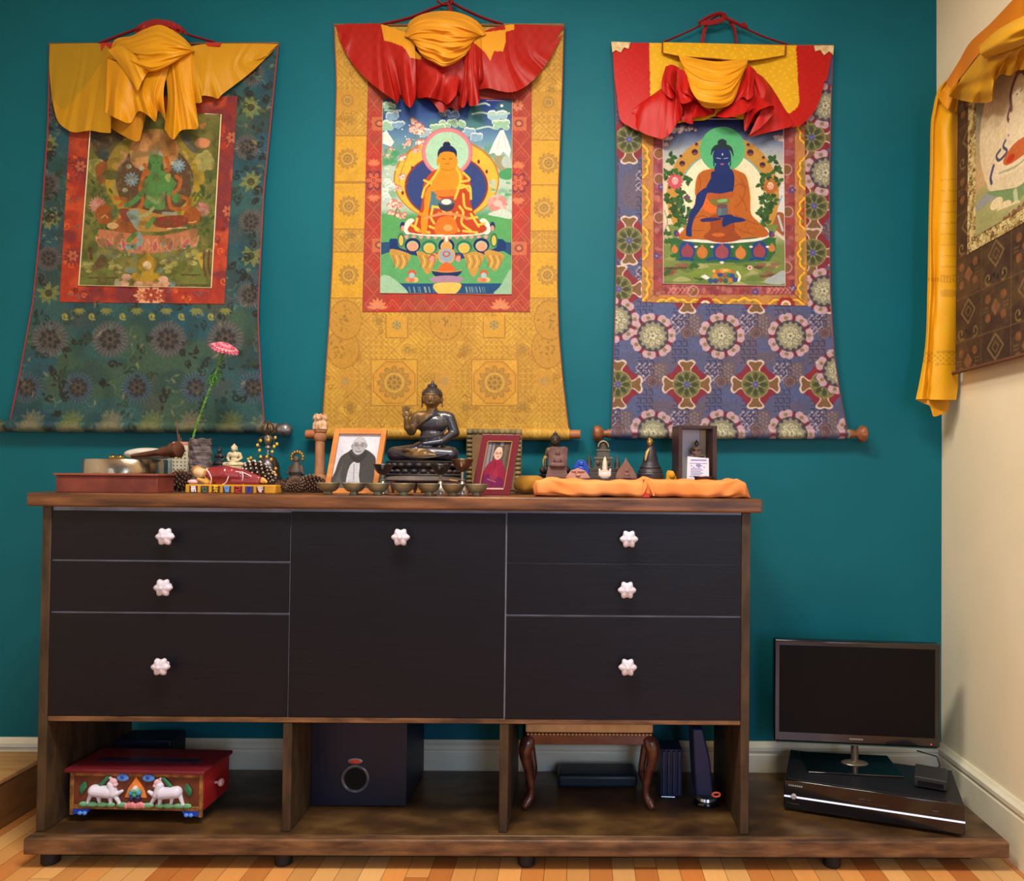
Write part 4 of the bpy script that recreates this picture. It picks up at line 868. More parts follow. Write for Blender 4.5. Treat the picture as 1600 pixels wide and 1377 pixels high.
    # head
    P([(530, 340), (610, 340), (620, 390), (570, 410), (520, 390)], blu, sm=20); E(568, 285, 62, 72, blu); P([(492, 280), (496, 240), (520, 210), (568, 198), (620, 210), (644, 240), (648, 290), (625, 245), (568, 232), (515, 245)], (36, 50, 56)); E(570, 190, 32, 24, (36, 50, 56)); P([(560, 175), (572, 160), (582, 175)], (40, 52, 60), sm=0)
    Ln([(513, 280), (513, 350)], 9, (34, 48, 86)); Ln([(627, 280), (627, 350)], 9, (34, 48, 86)); Ln([(532, 297), (560, 302)], 4.5, (176, 190, 206)); Ln([(582, 302), (610, 297)], 4.5, (176, 190, 206)); E(572, 272, 5, 8, (190, 196, 206)); E(570, 340, 14, 6, (170, 84, 110)); Ln([(570, 300), (566, 322), (576, 324)], 3, (18, 30, 80))
    # jewels at the foot
    for (x, y, col) in ((490, 1150, (52, 80, 130)), (525, 1150, (60, 72, 120)), (560, 1145, (140, 70, 60)), (595, 1150, (52, 96, 80)), (628, 1145, (190, 120, 60)), (660, 1142, (50, 76, 130)), (520, 1115, (196, 128, 56)), (555, 1105, (44, 70, 130)), (590, 1115, (150, 80, 80)), (620, 1112, (44, 110, 90)), (570, 1080, (206, 140, 60)), (640, 1115, (60, 76, 130))): E(x, y, 19, 17, col)
    for k in range(8): E(515+k*18, 1082+6*math.sin(k), 13, 11, rnd.choice([(206, 140, 60), (190, 96, 50), (222, 170, 90)])); 
    Ln([(675, 1090), (692, 1120), (684, 1148)], 17, (222, 222, 206)); P([(420, 1120), (450, 1105), (485, 1128), (460, 1142)], (222, 222, 214), sm=0); E(762, 1058, 18, 16, (222, 190, 180)); E(762, 1058, 8, 8, (190, 60, 60))
    return c.speck(1.2, 6, .05)
# ------------------------------------------------------------------ thangkas on the teal wall
silk = M('brocade_silk', attr=True, rough=0.62, spec=0.3, scale=260, contrast=(0.3, 0.7), bump=0.18, bump_scale=900)
canvas = M('painted_canvas', attr=True, rough=0.75, spec=0.15, scale=40)
satin = M('satin_cloth', attr=True, rough=0.46, spec=0.28, scale=300, bump=0.06, bump_scale=700)
sheer = M('sheer_silk', attr=True, rough=0.5, spec=0.3, scale=300, alpha=0.92)
cord = M('red_cord', (134, 30, 34), rough=0.8, spec=0.2, bump=0.4, bump_scale=300)
turned = M('turned_wood', (150, 92, 56), rough=0.45, col2=(112, 64, 36), scale=14, stretch=(1, 6, 6))
piping = M('red_piping', (150, 44, 46), rough=0.7)
YH = YW-0.012
def edge_f(pts):
    a = np.array(pts, float); return lambda y: np.interp(y, a[:, 1], a[:, 0])
def hang_depth(y0, y1, d0, d1, wv=0.0, ph=0.0):
    def f(px, py):
        t = np.clip((py-y0)/(y1-y0), 0, 1)
        return YH-(d0+(d1-d0)*t)-wv*np.sin(px*0.045+ph+1.6*t)*t-wv*0.7*np.sin(px*0.11+2*ph)*t*t
    return f
def cloth(name, cv, par, Lf, Rf, ya, yb, nx, ny, dep, off, mat):
    py = np.linspace(0, 1, ny); s = np.linspace(0, 1, nx)
    yaf = ya if callable(ya) else (lambda s: ya+0*s); ybf = yb if callable(yb) else (lambda s: yb+0*s)
    PY = yaf(s)[None]*(1-py)[:, None]+ybf(s)[None]*py[:, None]
    PX = Lf(PY)*(1-s)[None]+Rf(PY)*s[None]
    P = at(PX, PY, dep(PX, PY)-off)
    return grid_mesh(name, P, cv.sample(PX, PY)*.935+3, mat, par)
def side_piping(par, Lf, Rf, ya, yb, dep, mat, w=0.0022):
    for f in (Lf, Rf):
        ys = np.linspace(ya, yb, 26); xs = f(ys); P = at(xs, ys, dep(xs, ys)-0.001)
        MB().tube([tuple(p) for p in P], w, 8).build('edge_piping', mat, par, world=True)
def roller(name, cv, par, xa, xb, yc, r, Yc, mat, y0s):
    n, m = 300, 17; s = np.linspace(0, 1, n); a = np.linspace(0, 2*PI, m)
    X = xa+(xb-xa)*s[None]+0*a[:, None]; yl = yc(X)
    base = at(X, yl, Yc); P = base.copy(); P[..., 2] += r*np.cos(a)[:, None]; P[..., 1] += -r*np.sin(a)[:, None]
    sy = y0s+(a/(PI))[:, None]*22+0*X
    return grid_mesh(name, P, cv.sample(X, sy)*.935+3, mat, par)

# -- left: green thangka
LL = edge_f([(78, 66), (75, 200), (66, 330), (52, 470), (28, 600), (15, 662), (12, 680)]); LR = edge_f([(435, 66), (425, 170), (412, 300), (405, 440), (403, 500), (408, 600), (413, 665), (414, 680)])
t1 = thing('thangka', 'hanging scroll in dark teal brocade with a green goddess painting and yellow silk veil', 'thangka', PT(245, 67, YH), group=None)
bt = brocade_teal(); dep1 = hang_depth(67, 664, 0.006, 0.028, 0.0022, .4)
cloth('brocade_panel', bt, t1, LL, LR, 67, 664, 400, 620, dep1, 0, silk)
cloth('inner_border', border_orange(), t1, edge_f([(112, 150), (93, 472)]), edge_f([(371, 150), (350, 476)]), 150, lambda s: 472+3*s, 270, 330, dep1, 0.0018, silk)
cloth('painting', paint_green_tara(), t1, edge_f([(144, 168), (123.5, 446)]), edge_f([(345, 168), (329.5, 450)]), lambda s: 171+8*s, lambda s: 446+3*s, 330, 440, dep1, 0.0034, canvas)
side_piping(t1, LL, LR, 67, 664, dep1, piping)
crm = M('cream_piping', (226, 214, 170), rough=0.6)
e = [(143, 178), (123, 446), (330, 450), (345.5, 179), (320, 178)]
MB().tube([PT(x, y, float(dep1(x, y))-0.0045) for x, y in e], 0.0019, 6).build('picture_piping', crm, t1, world=True, smooth=0)
roller('bottom_roller', bt, t1, -24, 414, lambda x: 665.5+0.006*x, 0.021, YH-0.026, silk, 650)
p = PT(414, 669, YH-0.026); MB().lathe([(0.017, 0.0), (0.017, 0.045)], 20, (p.x, p.y, p.z), axis='x').build('roller_end', M('grey_wood', (120, 108, 92), rough=0.6), t1, world=True)
p = PT(446, 672, YH-0.026); MB().lathe([(0.010, -0.024), (0.020, -0.021), (0.0245, -0.008), (0.026, 0.0), (0.024, 0.010), (0.016, 0.020), (0.006, 0.025)], 28, (p.x, p.y, p.z), axis='x').build('finial', M('silver_finial', (150, 146, 150), rough=0.32, metal=0.75, col2=(110, 108, 112), scale=60, bump=0.5, bump_scale=120), t1, world=True)
# top bar
MB().tube([PT(77, 69, YH-0.008), PT(436, 68, YH-0.008)], 0.0045, 10).build('top_rod', M('rod_wood', (120, 84, 50), rough=0.6), t1, world=True)
# veil
Yc1 = (222, 156, 22)
def ycol(base, wx=None):
    def f(px, py, s, t):
        r = 1+0.03*np.sin(px*.13)*np.sin(py*.1); return np.asarray(base, float)[None, None]*r[..., None]
    return f
def thin_wing(px, py, s, t):
    c = np.zeros(px.shape+(3,))+np.array((196, 144, 22.0)); m = inside([(70, 60), (165, 66), (150, 110), (120, 150), (95, 170), (70, 120)], px, py, 40)
    return np.where(m[..., None], np.array((178, 138, 26.0)), c)
veil1 = thing_v = None
def vs(name, *a, **k): return sheet(name, *a, **k)
MB().tube([PT(x, y, YH-d) for x, y, d in ((335, 66, .01), (300, 56, .02), (270, 45, .03), (240, 36, .03), (215, 45, .03), (180, 58, .02), (155, 68, .01))], 0.006, 10, flat=.6).build('hanging_cord', cord, t1, world=True)
sheet('cord_bunch', [[(207, 46, .03), (222, 36, .05), (240, 30, .05), (256, 31, .05), (270, 34, .05), (284, 42, .04), (292, 50, .02)], [(212, 52, .03), (225, 50, .06), (240, 48, .07), (256, 48, .07), (270, 50, .06), (284, 52, .05), (294, 55, .02)]], 60, 14, t1, YH, satin, (150, 34, 34), rip=[(.006, 2, .3, .2)], pleat=[(.012, 7, .1, .1)])
b = MB(); q = [PT(157, 67, YH-.021), PT(182, 66, YH-.021), PT(180, 79, YH-.021), PT(158, 80, YH-.021)]; b.add(q+[v+Vector((0, .004, 0)) for v in q], [(0, 1, 2, 3), (7, 6, 5, 4), (0, 4, 5, 1), (1, 5, 6, 2), (2, 6, 7, 3), (3, 7, 4, 0)])
b.build('strap', M('scarlet_cloth', (176, 44, 26), rough=0.7), t1, world=True); b = MB()
q = [PT(322, 66, YH-.03), PT(345, 66, YH-.03), PT(343, 72, YH-.03), PT(323, 73, YH-.03)]; b.add(q+[v+Vector((0, .004, 0)) for v in q], [(0, 1, 2, 3), (7, 6, 5, 4), (0, 4, 5, 1), (1, 5, 6, 2), (2, 6, 7, 3), (3, 7, 4, 0)])
b.build('strap', M('scarlet_cloth'), t1, world=True)
v1 = sheet('veil', [[(78, 69, .012), (120, 68, .014), (160, 69, .018), (178, 84, .045)], [(77, 105, .014), (125, 110, .02), (155, 115, .03), (175, 110, .06)], [(81, 155, .018), (90, 188, .024), (104, 202, .03), (118, 207, .035), (140, 204, .045), (158, 207, .05), (173, 208, .06)]],
      150, 90, t1, YH, sheer, thin_wing, pleat=[(.0035, 5, .3, .15), (.002, 11, .1, .1)])
def veil_part(name, curves, n, m, mat, col, **k):
    o = sheet(name, curves, n, m, None, YH, mat, col, **k); return o
def join_world(first, others, par):
    """joins several cloth surfaces into one mesh under the thing"""
    import bmesh
    bm = bmesh.new(); bm.from_mesh(first.data)
    L = Vector(par.location)
    for o in others:
        me = o.data
        for v in me.vertices: v.co -= L
        bm.from_mesh(me)
    bm.to_mesh(first.data); bm.free()
    for o in others:
        me = o.data; bpy.data.objects.remove(o); bpy.data.meshes.remove(me)
    return first
Y1 = (220, 152, 20)
skirt = [
 veil_part('s', [[(174, 96, .05), (200, 108, .06), (232, 104, .06)], [(158, 190, .03), (189, 210, .045), (215, 221, .055), (222, 205, .05), (228, 180, .04)]], 70, 50, satin, (190, 128, 20), pleat=[(.004, 3, .2, 0)]),
 veil_part('s', [[(168, 92, .06), (190, 98, .075), (215, 104, .08), (240, 100, .085), (268, 92, .08)], [(166, 140, .06), (190, 145, .085), (212, 145, .07), (232, 146, .09), (256, 140, .075)], [(164, 176, .055), (186, 187, .095), (204, 192, .06), (216, 174, .075), (232, 181, .1), (243, 190, .075), (247, 173, .05), (255, 182, .07), (259, 190, .08)]], 200, 90, satin, Y1, pleat=[(.010, 5.5, .2, .12), (.003, 14, .1, .3)]),
 veil_part('s', [[(256, 96, .075), (276, 84, .075), (300, 76, .06)], [(262, 150, .06), (282, 145, .085), (304, 130, .06)], [(257, 202, .05), (270, 218, .085), (283, 204, .07), (297, 202, .055), (309, 200, .075), (308, 178, .06), (305, 158, .05)]], 160, 90, satin, Y1, pleat=[(.011, 3.5, .6, .15), (.003, 10, .1, .3)]),
 veil_part('s', [[(292, 74, .05), (320, 69, .03), (380, 68, .016), (435, 69, .010)], [(300, 120, .06), (325, 115, .045), (370, 100, .025), (412, 90, .014)], [(304, 161, .05), (315, 160, .075), (316, 150, .045), (330, 151, .035), (341, 154, .045), (349, 146, .03), (392, 113, .02), (433, 73, .012)]], 170, 80, sheer, (204, 146, 22), pleat=[(.006, 5, .1, .2), (.002, 12, .3, .2)]),
]
join_world(v1, skirt, t1)
puff = sheet('veil_knot', [[(172, 84, .03), (180, 62, .045), (205, 56, .06), (225, 46, .07), (248, 39, .075), (268, 46, .075), (288, 60, .06), (304, 78, .03)],
      [(170, 87, .04), (190, 74, .08), (215, 74, .11), (240, 72, .125), (265, 72, .12), (290, 74, .09), (304, 79, .05)],
      [(170, 88, .05), (190, 90, .09), (215, 100, .12), (240, 108, .125), (268, 98, .11), (292, 84, .085), (303, 80, .06)],
      [(171, 92, .05), (195, 98, .08), (222, 110, .09), (240, 112, .09), (262, 102, .08), (288, 88, .06), (300, 82, .05)]], 150, 110, t1, YH, satin, (220, 154, 22), rip=[(.010, 3.2, .25, .35), (.004, 7, .1, .2)], wr=.004, seed=3)
flap = veil_part('s', [[(168, 78, .07), (188, 72, .1), (212, 86, .125)], [(185, 98, .08), (200, 100, .11), (226, 108, .12)], [(210, 134, .09), (215, 142, .095), (222, 128, .10), (232, 110, .105)]], 70, 50, satin, (226, 162, 28), pleat=[(.007, 1.6, .1, .5)])
join_world(puff, [flap], t1)

# -- middle: gold thangka
ML = edge_f([(522, 34), (526, 130), (523, 250), (520, 400), (515, 500), (505, 640), (502, 682)]); MR = edge_f([(881, 36), (878, 150), (872, 300), (871, 450), (873, 520), (880, 600), (890, 682)])
t2 = thing('thangka', 'hanging scroll in gold brocade with a golden seated Buddha painting and a crimson veil', 'thangka', PT(702, 37, YH))
bg = brocade_gold(); dep2 = hang_depth(37, 676, 0.006, 0.026, 0.0028, 1.2)
cloth('brocade_panel', bg, t2, ML, MR, 37, 677, 400, 660, dep2, 0, silk)
cloth('inner_border', border_red(), t2, edge_f([(575, 120), (566, 487)]), edge_f([(831, 120), (828, 488)]), 120, 487.5, 290, 400, dep2, 0.0018, silk)
cloth('painting', paint_seated_buddha(), t2, edge_f([(598, 157), (594, 458)]), edge_f([(800.5, 157), (799.5, 460)]), 155, lambda s: 458+2*s, 340, 500, dep2, 0.0034, canvas)
side_piping(t2, ML, MR, 37, 676, dep2, M('rust_piping', (150, 74, 40), rough=0.7), .0016)
e = [(598, 158), (594, 458), (799.5, 460), (800.5, 158), (760, 157)]
MB().tube([PT(x, y, float(dep2(x, y))-0.0045) for x, y in e], 0.001, 6).build('picture_piping', M('tan_piping', (206, 160, 120), rough=0.6), t2, world=True, smooth=0)
roller('bottom_roller', bg, t2, 502, 890, lambda x: 677+0.005*(x-500), 0.0215, YH-0.025, silk, 655)
for xa, xb in ((478, 503), (889, 907)):
    pa, pb = PT(xa, 679, YH-.025), PT(xb, 681, YH-.025); MB().lathe([(0.013, pa.x), (0.0165, pa.x+.003), (0.0165, pb.x-.002), (0.015, pb.x)], 24, (0, pa.y, pa.z), axis='x').build('roller_end', M('pale_turned_wood', (176, 110, 68), rough=0.5, col2=(150, 88, 50), scale=12), t2, world=True)
MB().tube([PT(523, 39, YH-.008), PT(881, 40, YH-.008)], 0.0045, 10).build('top_rod', M('rod_wood'), t2, world=True)
for q in ([(590, 40, .01), (640, 28, .02), (675, 14, .03), (700, 4, .02)], [(786, 38, .01), (760, 30, .02), (728, 16, .03), (702, 2, .02)], [(684, 2, .02), (694, 8, .03), (706, 4, .03), (700, -14, .01)], [(700, 4, .03), (704, 14, .05), (700, 22, .05)]):
    MB().tube([PT(x, y, YH-d) for x, y, d in [tuple(v) for v in cr(q, 14)]], 0.0075, 10, flat=.5).build('hanging_cord', cord, t2, world=True)
RED, GLD = np.array((160, 24, 16.0)), np.array((214, 146, 34.0))
yl = [[(595, 36), (613, 37), (640, 52), (662, 60), (662, 80), (657, 93), (641, 90), (634, 78), (628, 72), (612, 66), (600, 63)], [(742, 50), (762, 50), (790, 46), (788, 38), (804, 38), (803, 46), (790, 50), (790, 66), (786, 80), (772, 80), (766, 95), (758, 82), (740, 66)]]
def rcol(px, py, s, t):
    m = inside(yl[0], px, py) | inside(yl[1], px, py)
    return np.where(m[..., None], GLD, RED*(1+.05*np.sin(px*.4)*np.sin(py*.31))[..., None])
v2 = sheet('veil', [[(523, 37, .012), (560, 37, .014), (596, 38, .02), (646, 56, .05)], [(527, 48, .014), (575, 75, .03), (610, 82, .05), (648, 70, .07)], [(530, 62, .02), (545, 91, .022), (562, 113, .03), (582, 132, .04), (602, 147, .06), (617, 158, .085), (620, 163, .06), (626, 148, .04), (632, 160, .06), (641, 168, .09), (648, 156, .06), (651, 138, .05)]],
      240, 110, t2, YH, satin, rcol, pleat=[(.008, 5.5, .2, .25), (.003, 13, .1, .2)])
sk = [
 veil_part('s', [[(640, 70, .06), (665, 92, .08), (700, 98, .085), (735, 86, .07)], [(650, 110, .05), (680, 125, .09), (706, 120, .07), (730, 120, .06)], [(648, 128, .04), (652, 152, .03), (668, 152, .075), (690, 158, .055), (699, 163, .09), (712, 150, .1), (716, 142, .06), (720, 152, .04)]], 160, 80, satin, rcol, pleat=[(.010, 3, .3, .2), (.003, 9, .1, .3)]),
 veil_part('s', [[(660, 100, .03), (735, 95, .03)], [(662, 152, .03), (676, 160, .04), (690, 176, .045), (703, 168, .04), (716, 172, .04), (728, 160, .03)]], 80, 40, satin, (150, 26, 24), pleat=[(.006, 4, .1, .1)]),
 veil_part('s', [[(726, 84, .085), (740, 66, .085), (752, 60, .06)], [(724, 125, .08), (738, 110, .1), (756, 115, .06)], [(716, 164, .05), (724, 168, .07), (732, 156, .05), (733, 165, .07), (744, 164, .095), (750, 156, .07), (748, 140, .04), (757, 128, .04)]], 120, 90, satin, rcol, pleat=[(.012, 2.5, .6, .12), (.003, 8, .2, .2)]),
 veil_part('s', [[(740, 56, .06), (770, 44, .04), (806, 38, .02), (882, 41, .012)], [(745, 90, .07), (780, 90, .05), (820, 85, .03), (868, 62, .016)], [(748, 140, .04), (764, 138, .055), (780, 142, .05), (800, 144, .06), (820, 136, .05), (840, 118, .03), (860, 90, .02), (880, 52, .012)]], 220, 100, satin, rcol, pleat=[(.009, 4.5, .4, -.2), (.003, 11, .1, -.2)]),
]
join_world(v2, sk, t2)
sheet('veil_knot', [[(634, 52, .04), (640, 34, .05), (660, 22, .065), (690, 17, .07), (718, 20, .07), (744, 32, .06), (760, 50, .04)],
      [(632, 56, .06), (650, 42, .1), (680, 36, .13), (705, 38, .13), (730, 44, .11), (758, 54, .06)],
      [(636, 58, .07), (655, 62, .12), (680, 66, .14), (705, 66, .14), (728, 62, .12), (746, 58, .07)],
      [(645, 62, .07), (658, 84, .11), (678, 96, .12), (694, 102, .12), (714, 94, .11), (730, 82, .1), (742, 62, .07)],
      [(648, 66, .05), (662, 88, .07), (680, 98, .08), (694, 103, .08), (716, 94, .07), (738, 70, .05)]], 150, 130, t2, YH, satin, (218, 146, 34), rip=[(.011, 5, .1, .28), (.004, 11, .3, .2)], wr=.004, seed=9)

# -- right: indigo thangka
RL = edge_f([(957, 66), (962, 160), (965, 300), (962, 450), (958, 600), (955, 684)]); RRr = edge_f([(1302, 70), (1298, 180), (1296, 300), (1297, 450), (1303, 550), (1313, 620), (1326, 684)])
t3 = thing('thangka', 'hanging scroll in indigo floral brocade with a blue Buddha painting, red and yellow veil', 'thangka', PT(1128, 69, YH))
bi = brocade_indigo(); dep3 = hang_depth(69, 676, 0.006, 0.026, 0.002, 2.1)
cloth('brocade_panel', bi, t3, RL, RRr, lambda s: 66+5*s, 677, 400, 640, dep3, 0, silk)
cloth('inner_border', border_two_tone(), t3, edge_f([(1003, 150), (1003, 470)]), edge_f([(1256, 150), (1262, 478)]), 150, lambda s: 472+6*s, 310, 390, dep3, 0.0018, silk)
cloth('painting', paint_blue_buddha(), t3, edge_f([(1036, 180), (1036.5, 443)]), edge_f([(1224, 180), (1227, 447)]), 180, lambda s: 443+4*s, 330, 460, dep3, 0.0034, canvas)
side_piping(t3, RL, RRr, 70, 676, dep3, M('plum_piping', (120, 60, 76), rough=0.7), .0018)
e = [(1036, 186), (1036.5, 443), (1227, 447), (1224, 188), (1220, 186), (1036, 186)]
MB().tube([PT(x, y, float(dep3(x, y))-0.0045) for x, y in e], 0.0014, 6).build('picture_piping', M('pale_pink_piping', (214, 186, 176), rough=0.6), t3, world=True, smooth=0)
roller('bottom_roller', bi, t3, 955, 1326, lambda x: 677.5+0.002*(x-950), 0.0185, YH-0.025, silk, 664)
for px, sgn in ((955, -1), (1326, 1)):
    p = PT(px, 678, YH-.025)
    prof = [(0.016, 0.0), (0.017, 0.01), (0.013, 0.018), (0.013, 0.026), (0.021, 0.034), (0.029, 0.042), (0.0305, 0.050), (0.028, 0.058), (0.020, 0.064), (0.006, 0.067)]
    MB().lathe([(r, sgn*h) for r, h in prof], 28, (p.x, p.y, p.z), axis='x').build('finial', turned, t3, world=True)
MB().tube([PT(957, 69, YH-.008), PT(1302, 72, YH-.008)], 0.0045, 10).build('top_rod', M('rod_wood'), t3, world=True)
for q, w in (([(1036, 66, .01), (1060, 56, .012), (1090, 42, .015), (1122, 24, .015)], .0055), ([(1124, 24, .015), (1160, 42, .018), (1195, 58, .015), (1232, 70, .01)], .0055),
          ([(1092, 36, .03), (1104, 28, .035), (1122, 21, .04), (1134, 26, .03), (1118, 34, .03), (1094, 36, .03)], .009), ([(1128, 26, .03), (1146, 34, .03), (1166, 44, .025), (1160, 36, .03)], .009),
          ([(1106, 34, .02), (1100, 50, .015), (1097, 68, .012)], .007), ([(1140, 32, .02), (1148, 48, .015), (1150, 70, .012)], .008)):
    MB().tube([PT(x, y, YH-d) for x, y, d in [tuple(v) for v in cr(q, 16)]], w, 10, flat=.45).build('hanging_cord', cord, t3, world=True)
R3, Y3 = np.array((176, 20, 16.0)), np.array((218, 166, 26.0))
def flowered(col, px, py):
    m = 1+.10*np.clip(np.sin(px*.42+1.5*np.sin(py*.21))*np.sin(py*.47+1.2*np.sin(px*.17))-.35, 0, 1)*1.6; return col*m[..., None]
ypoly = [(1015, 60), (1243, 60), (1249, 160), (1246, 168), (1233, 178), (1222, 168), (1190, 120), (1170, 130), (1160, 200), (1060, 200), (1060, 150), (1040, 155), (1016, 153)]
def c3(px, py, s, t): return flowered(np.where(inside(ypoly, px, py)[..., None], Y3, R3), px, py)
def red3(px, py, s, t): return R3*(1+.04*np.sin(px*.5))[..., None]
v3 = sheet('veil', [[(957, 67, .012), (1015, 67, .014), (1128, 69, .014), (1243, 71, .014), (1302, 73, .012)], [(960, 120, .02), (1030, 130, .03), (1128, 130, .03), (1230, 130, .03), (1292, 125, .02)],
      [(964, 150, .025), (969, 186, .03), (984, 198, .035), (1000, 206, .045), (1030, 217, .06), (1042, 214, .06), (1052, 196, .05), (1075, 190, .03), (1100, 188, .03), (1118, 182, .03), (1150, 184, .03), (1190, 196, .035), (1240, 199, .04), (1266, 182, .03), (1280, 158, .025), (1290, 122, .02)]], 260, 110, t3, YH, satin, c3, pleat=[(.006, 5, .4, .1), (.002, 13, 0, .2)])
def ogr(px, py, s, t): return np.where((py < 112-.1*(px-1100))[..., None] & (s > .0)[..., None], R3*1.0, R3)
r3 = [
 veil_part('s', [[(1030, 140, .03), (1048, 130, .05), (1060, 135, .06)], [(990, 170, .035), (1015, 160, .06), (1045, 158, .075), (1062, 170, .06)], [(988, 180, .03), (1000, 205, .05), (1032, 216, .06), (1046, 210, .08), (1058, 193, .07), (1066, 182, .06)]], 110, 70, satin, red3, pleat=[(.009, 2.4, .1, .4)]),
 veil_part('s', [[(1040, 104, .05), (1050, 101, .07), (1062, 106, .06)], [(1034, 125, .06), (1046, 128, .09), (1056, 128, .06)], [(1033, 138, .06), (1040, 148, .085), (1050, 154, .09), (1058, 150, .06), (1066, 168, .06), (1064, 184, .07), (1056, 192, .08)]], 110, 80, satin, red3, pleat=[(.011, 2, .2, .1)]),
 veil_part('s', [[(1058, 106, .06), (1072, 112, .075), (1086, 120, .07)], [(1058, 140, .07), (1070, 144, .1), (1082, 146, .08)], [(1059, 155, .06), (1066, 162, .10), (1080, 158, .10), (1082, 150, .07), (1092, 160, .06), (1112, 172, .05), (1108, 180, .05)]], 100, 80, satin, red3, pleat=[(.009, 1.7, .1, .1)]),
 veil_part('s', [[(1058, 150, .04), (1090, 150, .05), (1118, 172, .04)], [(1062, 188, .04), (1082, 194, .07), (1083, 184, .08), (1100, 182, .06), (1116, 178, .04)]], 80, 50, satin, red3, pleat=[(.006, 2.6, .2, .1)]),
 veil_part('s', [[(1163, 112, .05), (1170, 102, .075), (1182, 112, .07)], [(1158, 130, .06), (1168, 135, .09), (1178, 130, .08)], [(1130, 172, .05), (1145, 168, .06), (1160, 152, .07), (1168, 156, .095), (1177, 150, .09), (1180, 142, .07)]], 90, 70, satin, red3, pleat=[(.009, 1.5, .4, .1)]),
 veil_part('s', [[(1168, 140, .05), (1182, 135, .06), (1195, 140, .05)], [(1119, 178, .05), (1120, 182, .07), (1136, 184, .09), (1160, 178, .085), (1180, 168, .07), (1190, 160, .05)]], 90, 50, satin, red3, pleat=[(.007, 1.5, .4, .1)]),
 veil_part('s', [[(1170, 104, .06), (1180, 112, .07), (1192, 120, .05)], [(1175, 150, .06), (1195, 148, .09), (1208, 140, .05)], [(1162, 190, .05), (1165, 205, .055), (1180, 178, .10), (1196, 168, .12), (1209, 166, .11), (1206, 180, .09), (1190, 198, .075), (1170, 213, .065), (1200, 207, .06), (1237, 197, .05), (1236, 186, .04)]], 190, 90, satin, red3, pleat=[(.008, 2.1, .2, .1)]),
]
join_world(v3, r3, t3)
sheet('veil_swag', [[(1060, 86, .05), (1090, 92, .06), (1118, 96, .065), (1145, 94, .06), (1168, 92, .05)], [(1062, 92, .06), (1088, 110, .09), (1116, 118, .10), (1142, 112, .09), (1168, 94, .06)],
      [(1064, 98, .06), (1084, 128, .10), (1114, 140, .12), (1142, 130, .10), (1168, 97, .06)], [(1070, 110, .06), (1084, 148, .10), (1112, 160, .115), (1140, 150, .10), (1165, 106, .06)],
      [(1074, 118, .05), (1092, 158, .08), (1102, 168, .085), (1120, 169, .085), (1138, 165, .085), (1150, 150, .08), (1162, 112, .05)]], 120, 110, t3, YH, satin, (226, 156, 26), rip=[(.007, 4.5, .2, .3), (.003, 10, .1, .3)], wr=.003, seed=4)
o = sheet('veil_band', [[(1034, 66, .022), (1128, 68, .024), (1229, 71, .022)], [(1034, 83, .032), (1066, 89, .05), (1110, 92, .055), (1168, 96, .05), (1228, 87, .03)]], 120, 24, t3, YH, satin, lambda px, py, s, t: flowered(np.where(((t > .93) | (s < .012) | (s > .988))[..., None], np.array((120, 50, 22.0)), Y3), px, py), wr=.002)
for (q) in ([(955, 65), (985, 66), (982, 76), (975, 74), (970, 82), (962, 78), (957, 82)], [(1303, 71), (1272, 71), (1274, 80), (1282, 78), (1288, 86), (1296, 80), (1302, 86)]):
    v = [PT(x, y, YH-.019) for x, y in q]; n = len(v); b = MB().add(v+[a+Vector((0, .003, 0)) for a in v], [tuple(range(n)), tuple(reversed(range(n, 2*n)))]+[(i, (i+1) % n, n+(i+1) % n, n+i) for i in range(n)])
    b.build('corner_guard', M('cream_brocade', (216, 196, 150), rough=0.6, col2=(190, 160, 104), scale=60), t3, world=True)
# ------------------------------------------------------------------ hanging on the right wall, scarf in the corner
def WX(px, py):
    p = atX(px, py, XR-0.03); return (2.52-float(p[1]))*100, (2.62-float(p[2]))*100
t4 = thing('thangka', 'hanging scroll on the cream wall, dark brown brocade around a white deity painting', 'thangka', (XR-0.04, 2.13, 2.60))
def brocade_brown():
    c = Cv(-2, -2, 82, 116, 5, (76, 56, 40)); c.tint(8, 3, (92, 68, 44), .7, .5).tint(5, 7, (62, 44, 36), .7, .55)
    ln = (116, 92, 56)
    for a in range(-1, 6):
        for b_ in range(0, 9):
            x, y = a*16+3, b_*14.5
            k = (a+b_) % 2
            c.line([(x, y), (x+16, y), (x+16, y+14.5)], .35, ln, .8)
            if k:
                for (u, v) in ((4, 4), (12, 4), (4, 10), (12, 10)): c.ell(x+u, y+v, 1.5, 1.4, (134, 84, 52), .9); c.ell(x+u, y+v, 1.5, 1.4, ln, .8, inner=.8)
                c.poly([(x+8, y+4.6), (x+10.3, y+7.2), (x+8, y+9.8), (x+5.7, y+7.2)], (126, 84, 56)); c.line([(x+8, y+4.6), (x+10.3, y+7.2), (x+8, y+9.8), (x+5.7, y+7.2), (x+8, y+4.6)], .3, ln)
                for s in (-1, 1): c.line([(x+8+s*4, y+6.6), (x+8+s*6.6, y+6.6)], .5, ln, .7); c.line([(x+8+s*4, y+7.8), (x+8+s*6.6, y+7.8)], .5, ln, .7)
            else:
                c.line([(x+8, y+1), (x+12, y+5), (x+8, y+9), (x+4, y+5), (x+8, y+1)], .7, (122, 98, 64)); c.line([(x+8, y+3.4), (x+9.7, y+5), (x+8, y+6.8), (x+6.3, y+5), (x+8, y+3.4)], .4, ln)
                for q in range(6): c.ell(x+3+q*2, y+11.5+(q % 2), .8, .8, (44, 36, 40))
                swirl(c, x+4, y+12, 2.2, (134, 106, 60), .9, 1, 1, .6); swirl(c, x+12, y+12, 2.2, (134, 106, 60), .9, 2, -1, .6)
    return c.speck(.7, 3, .1)
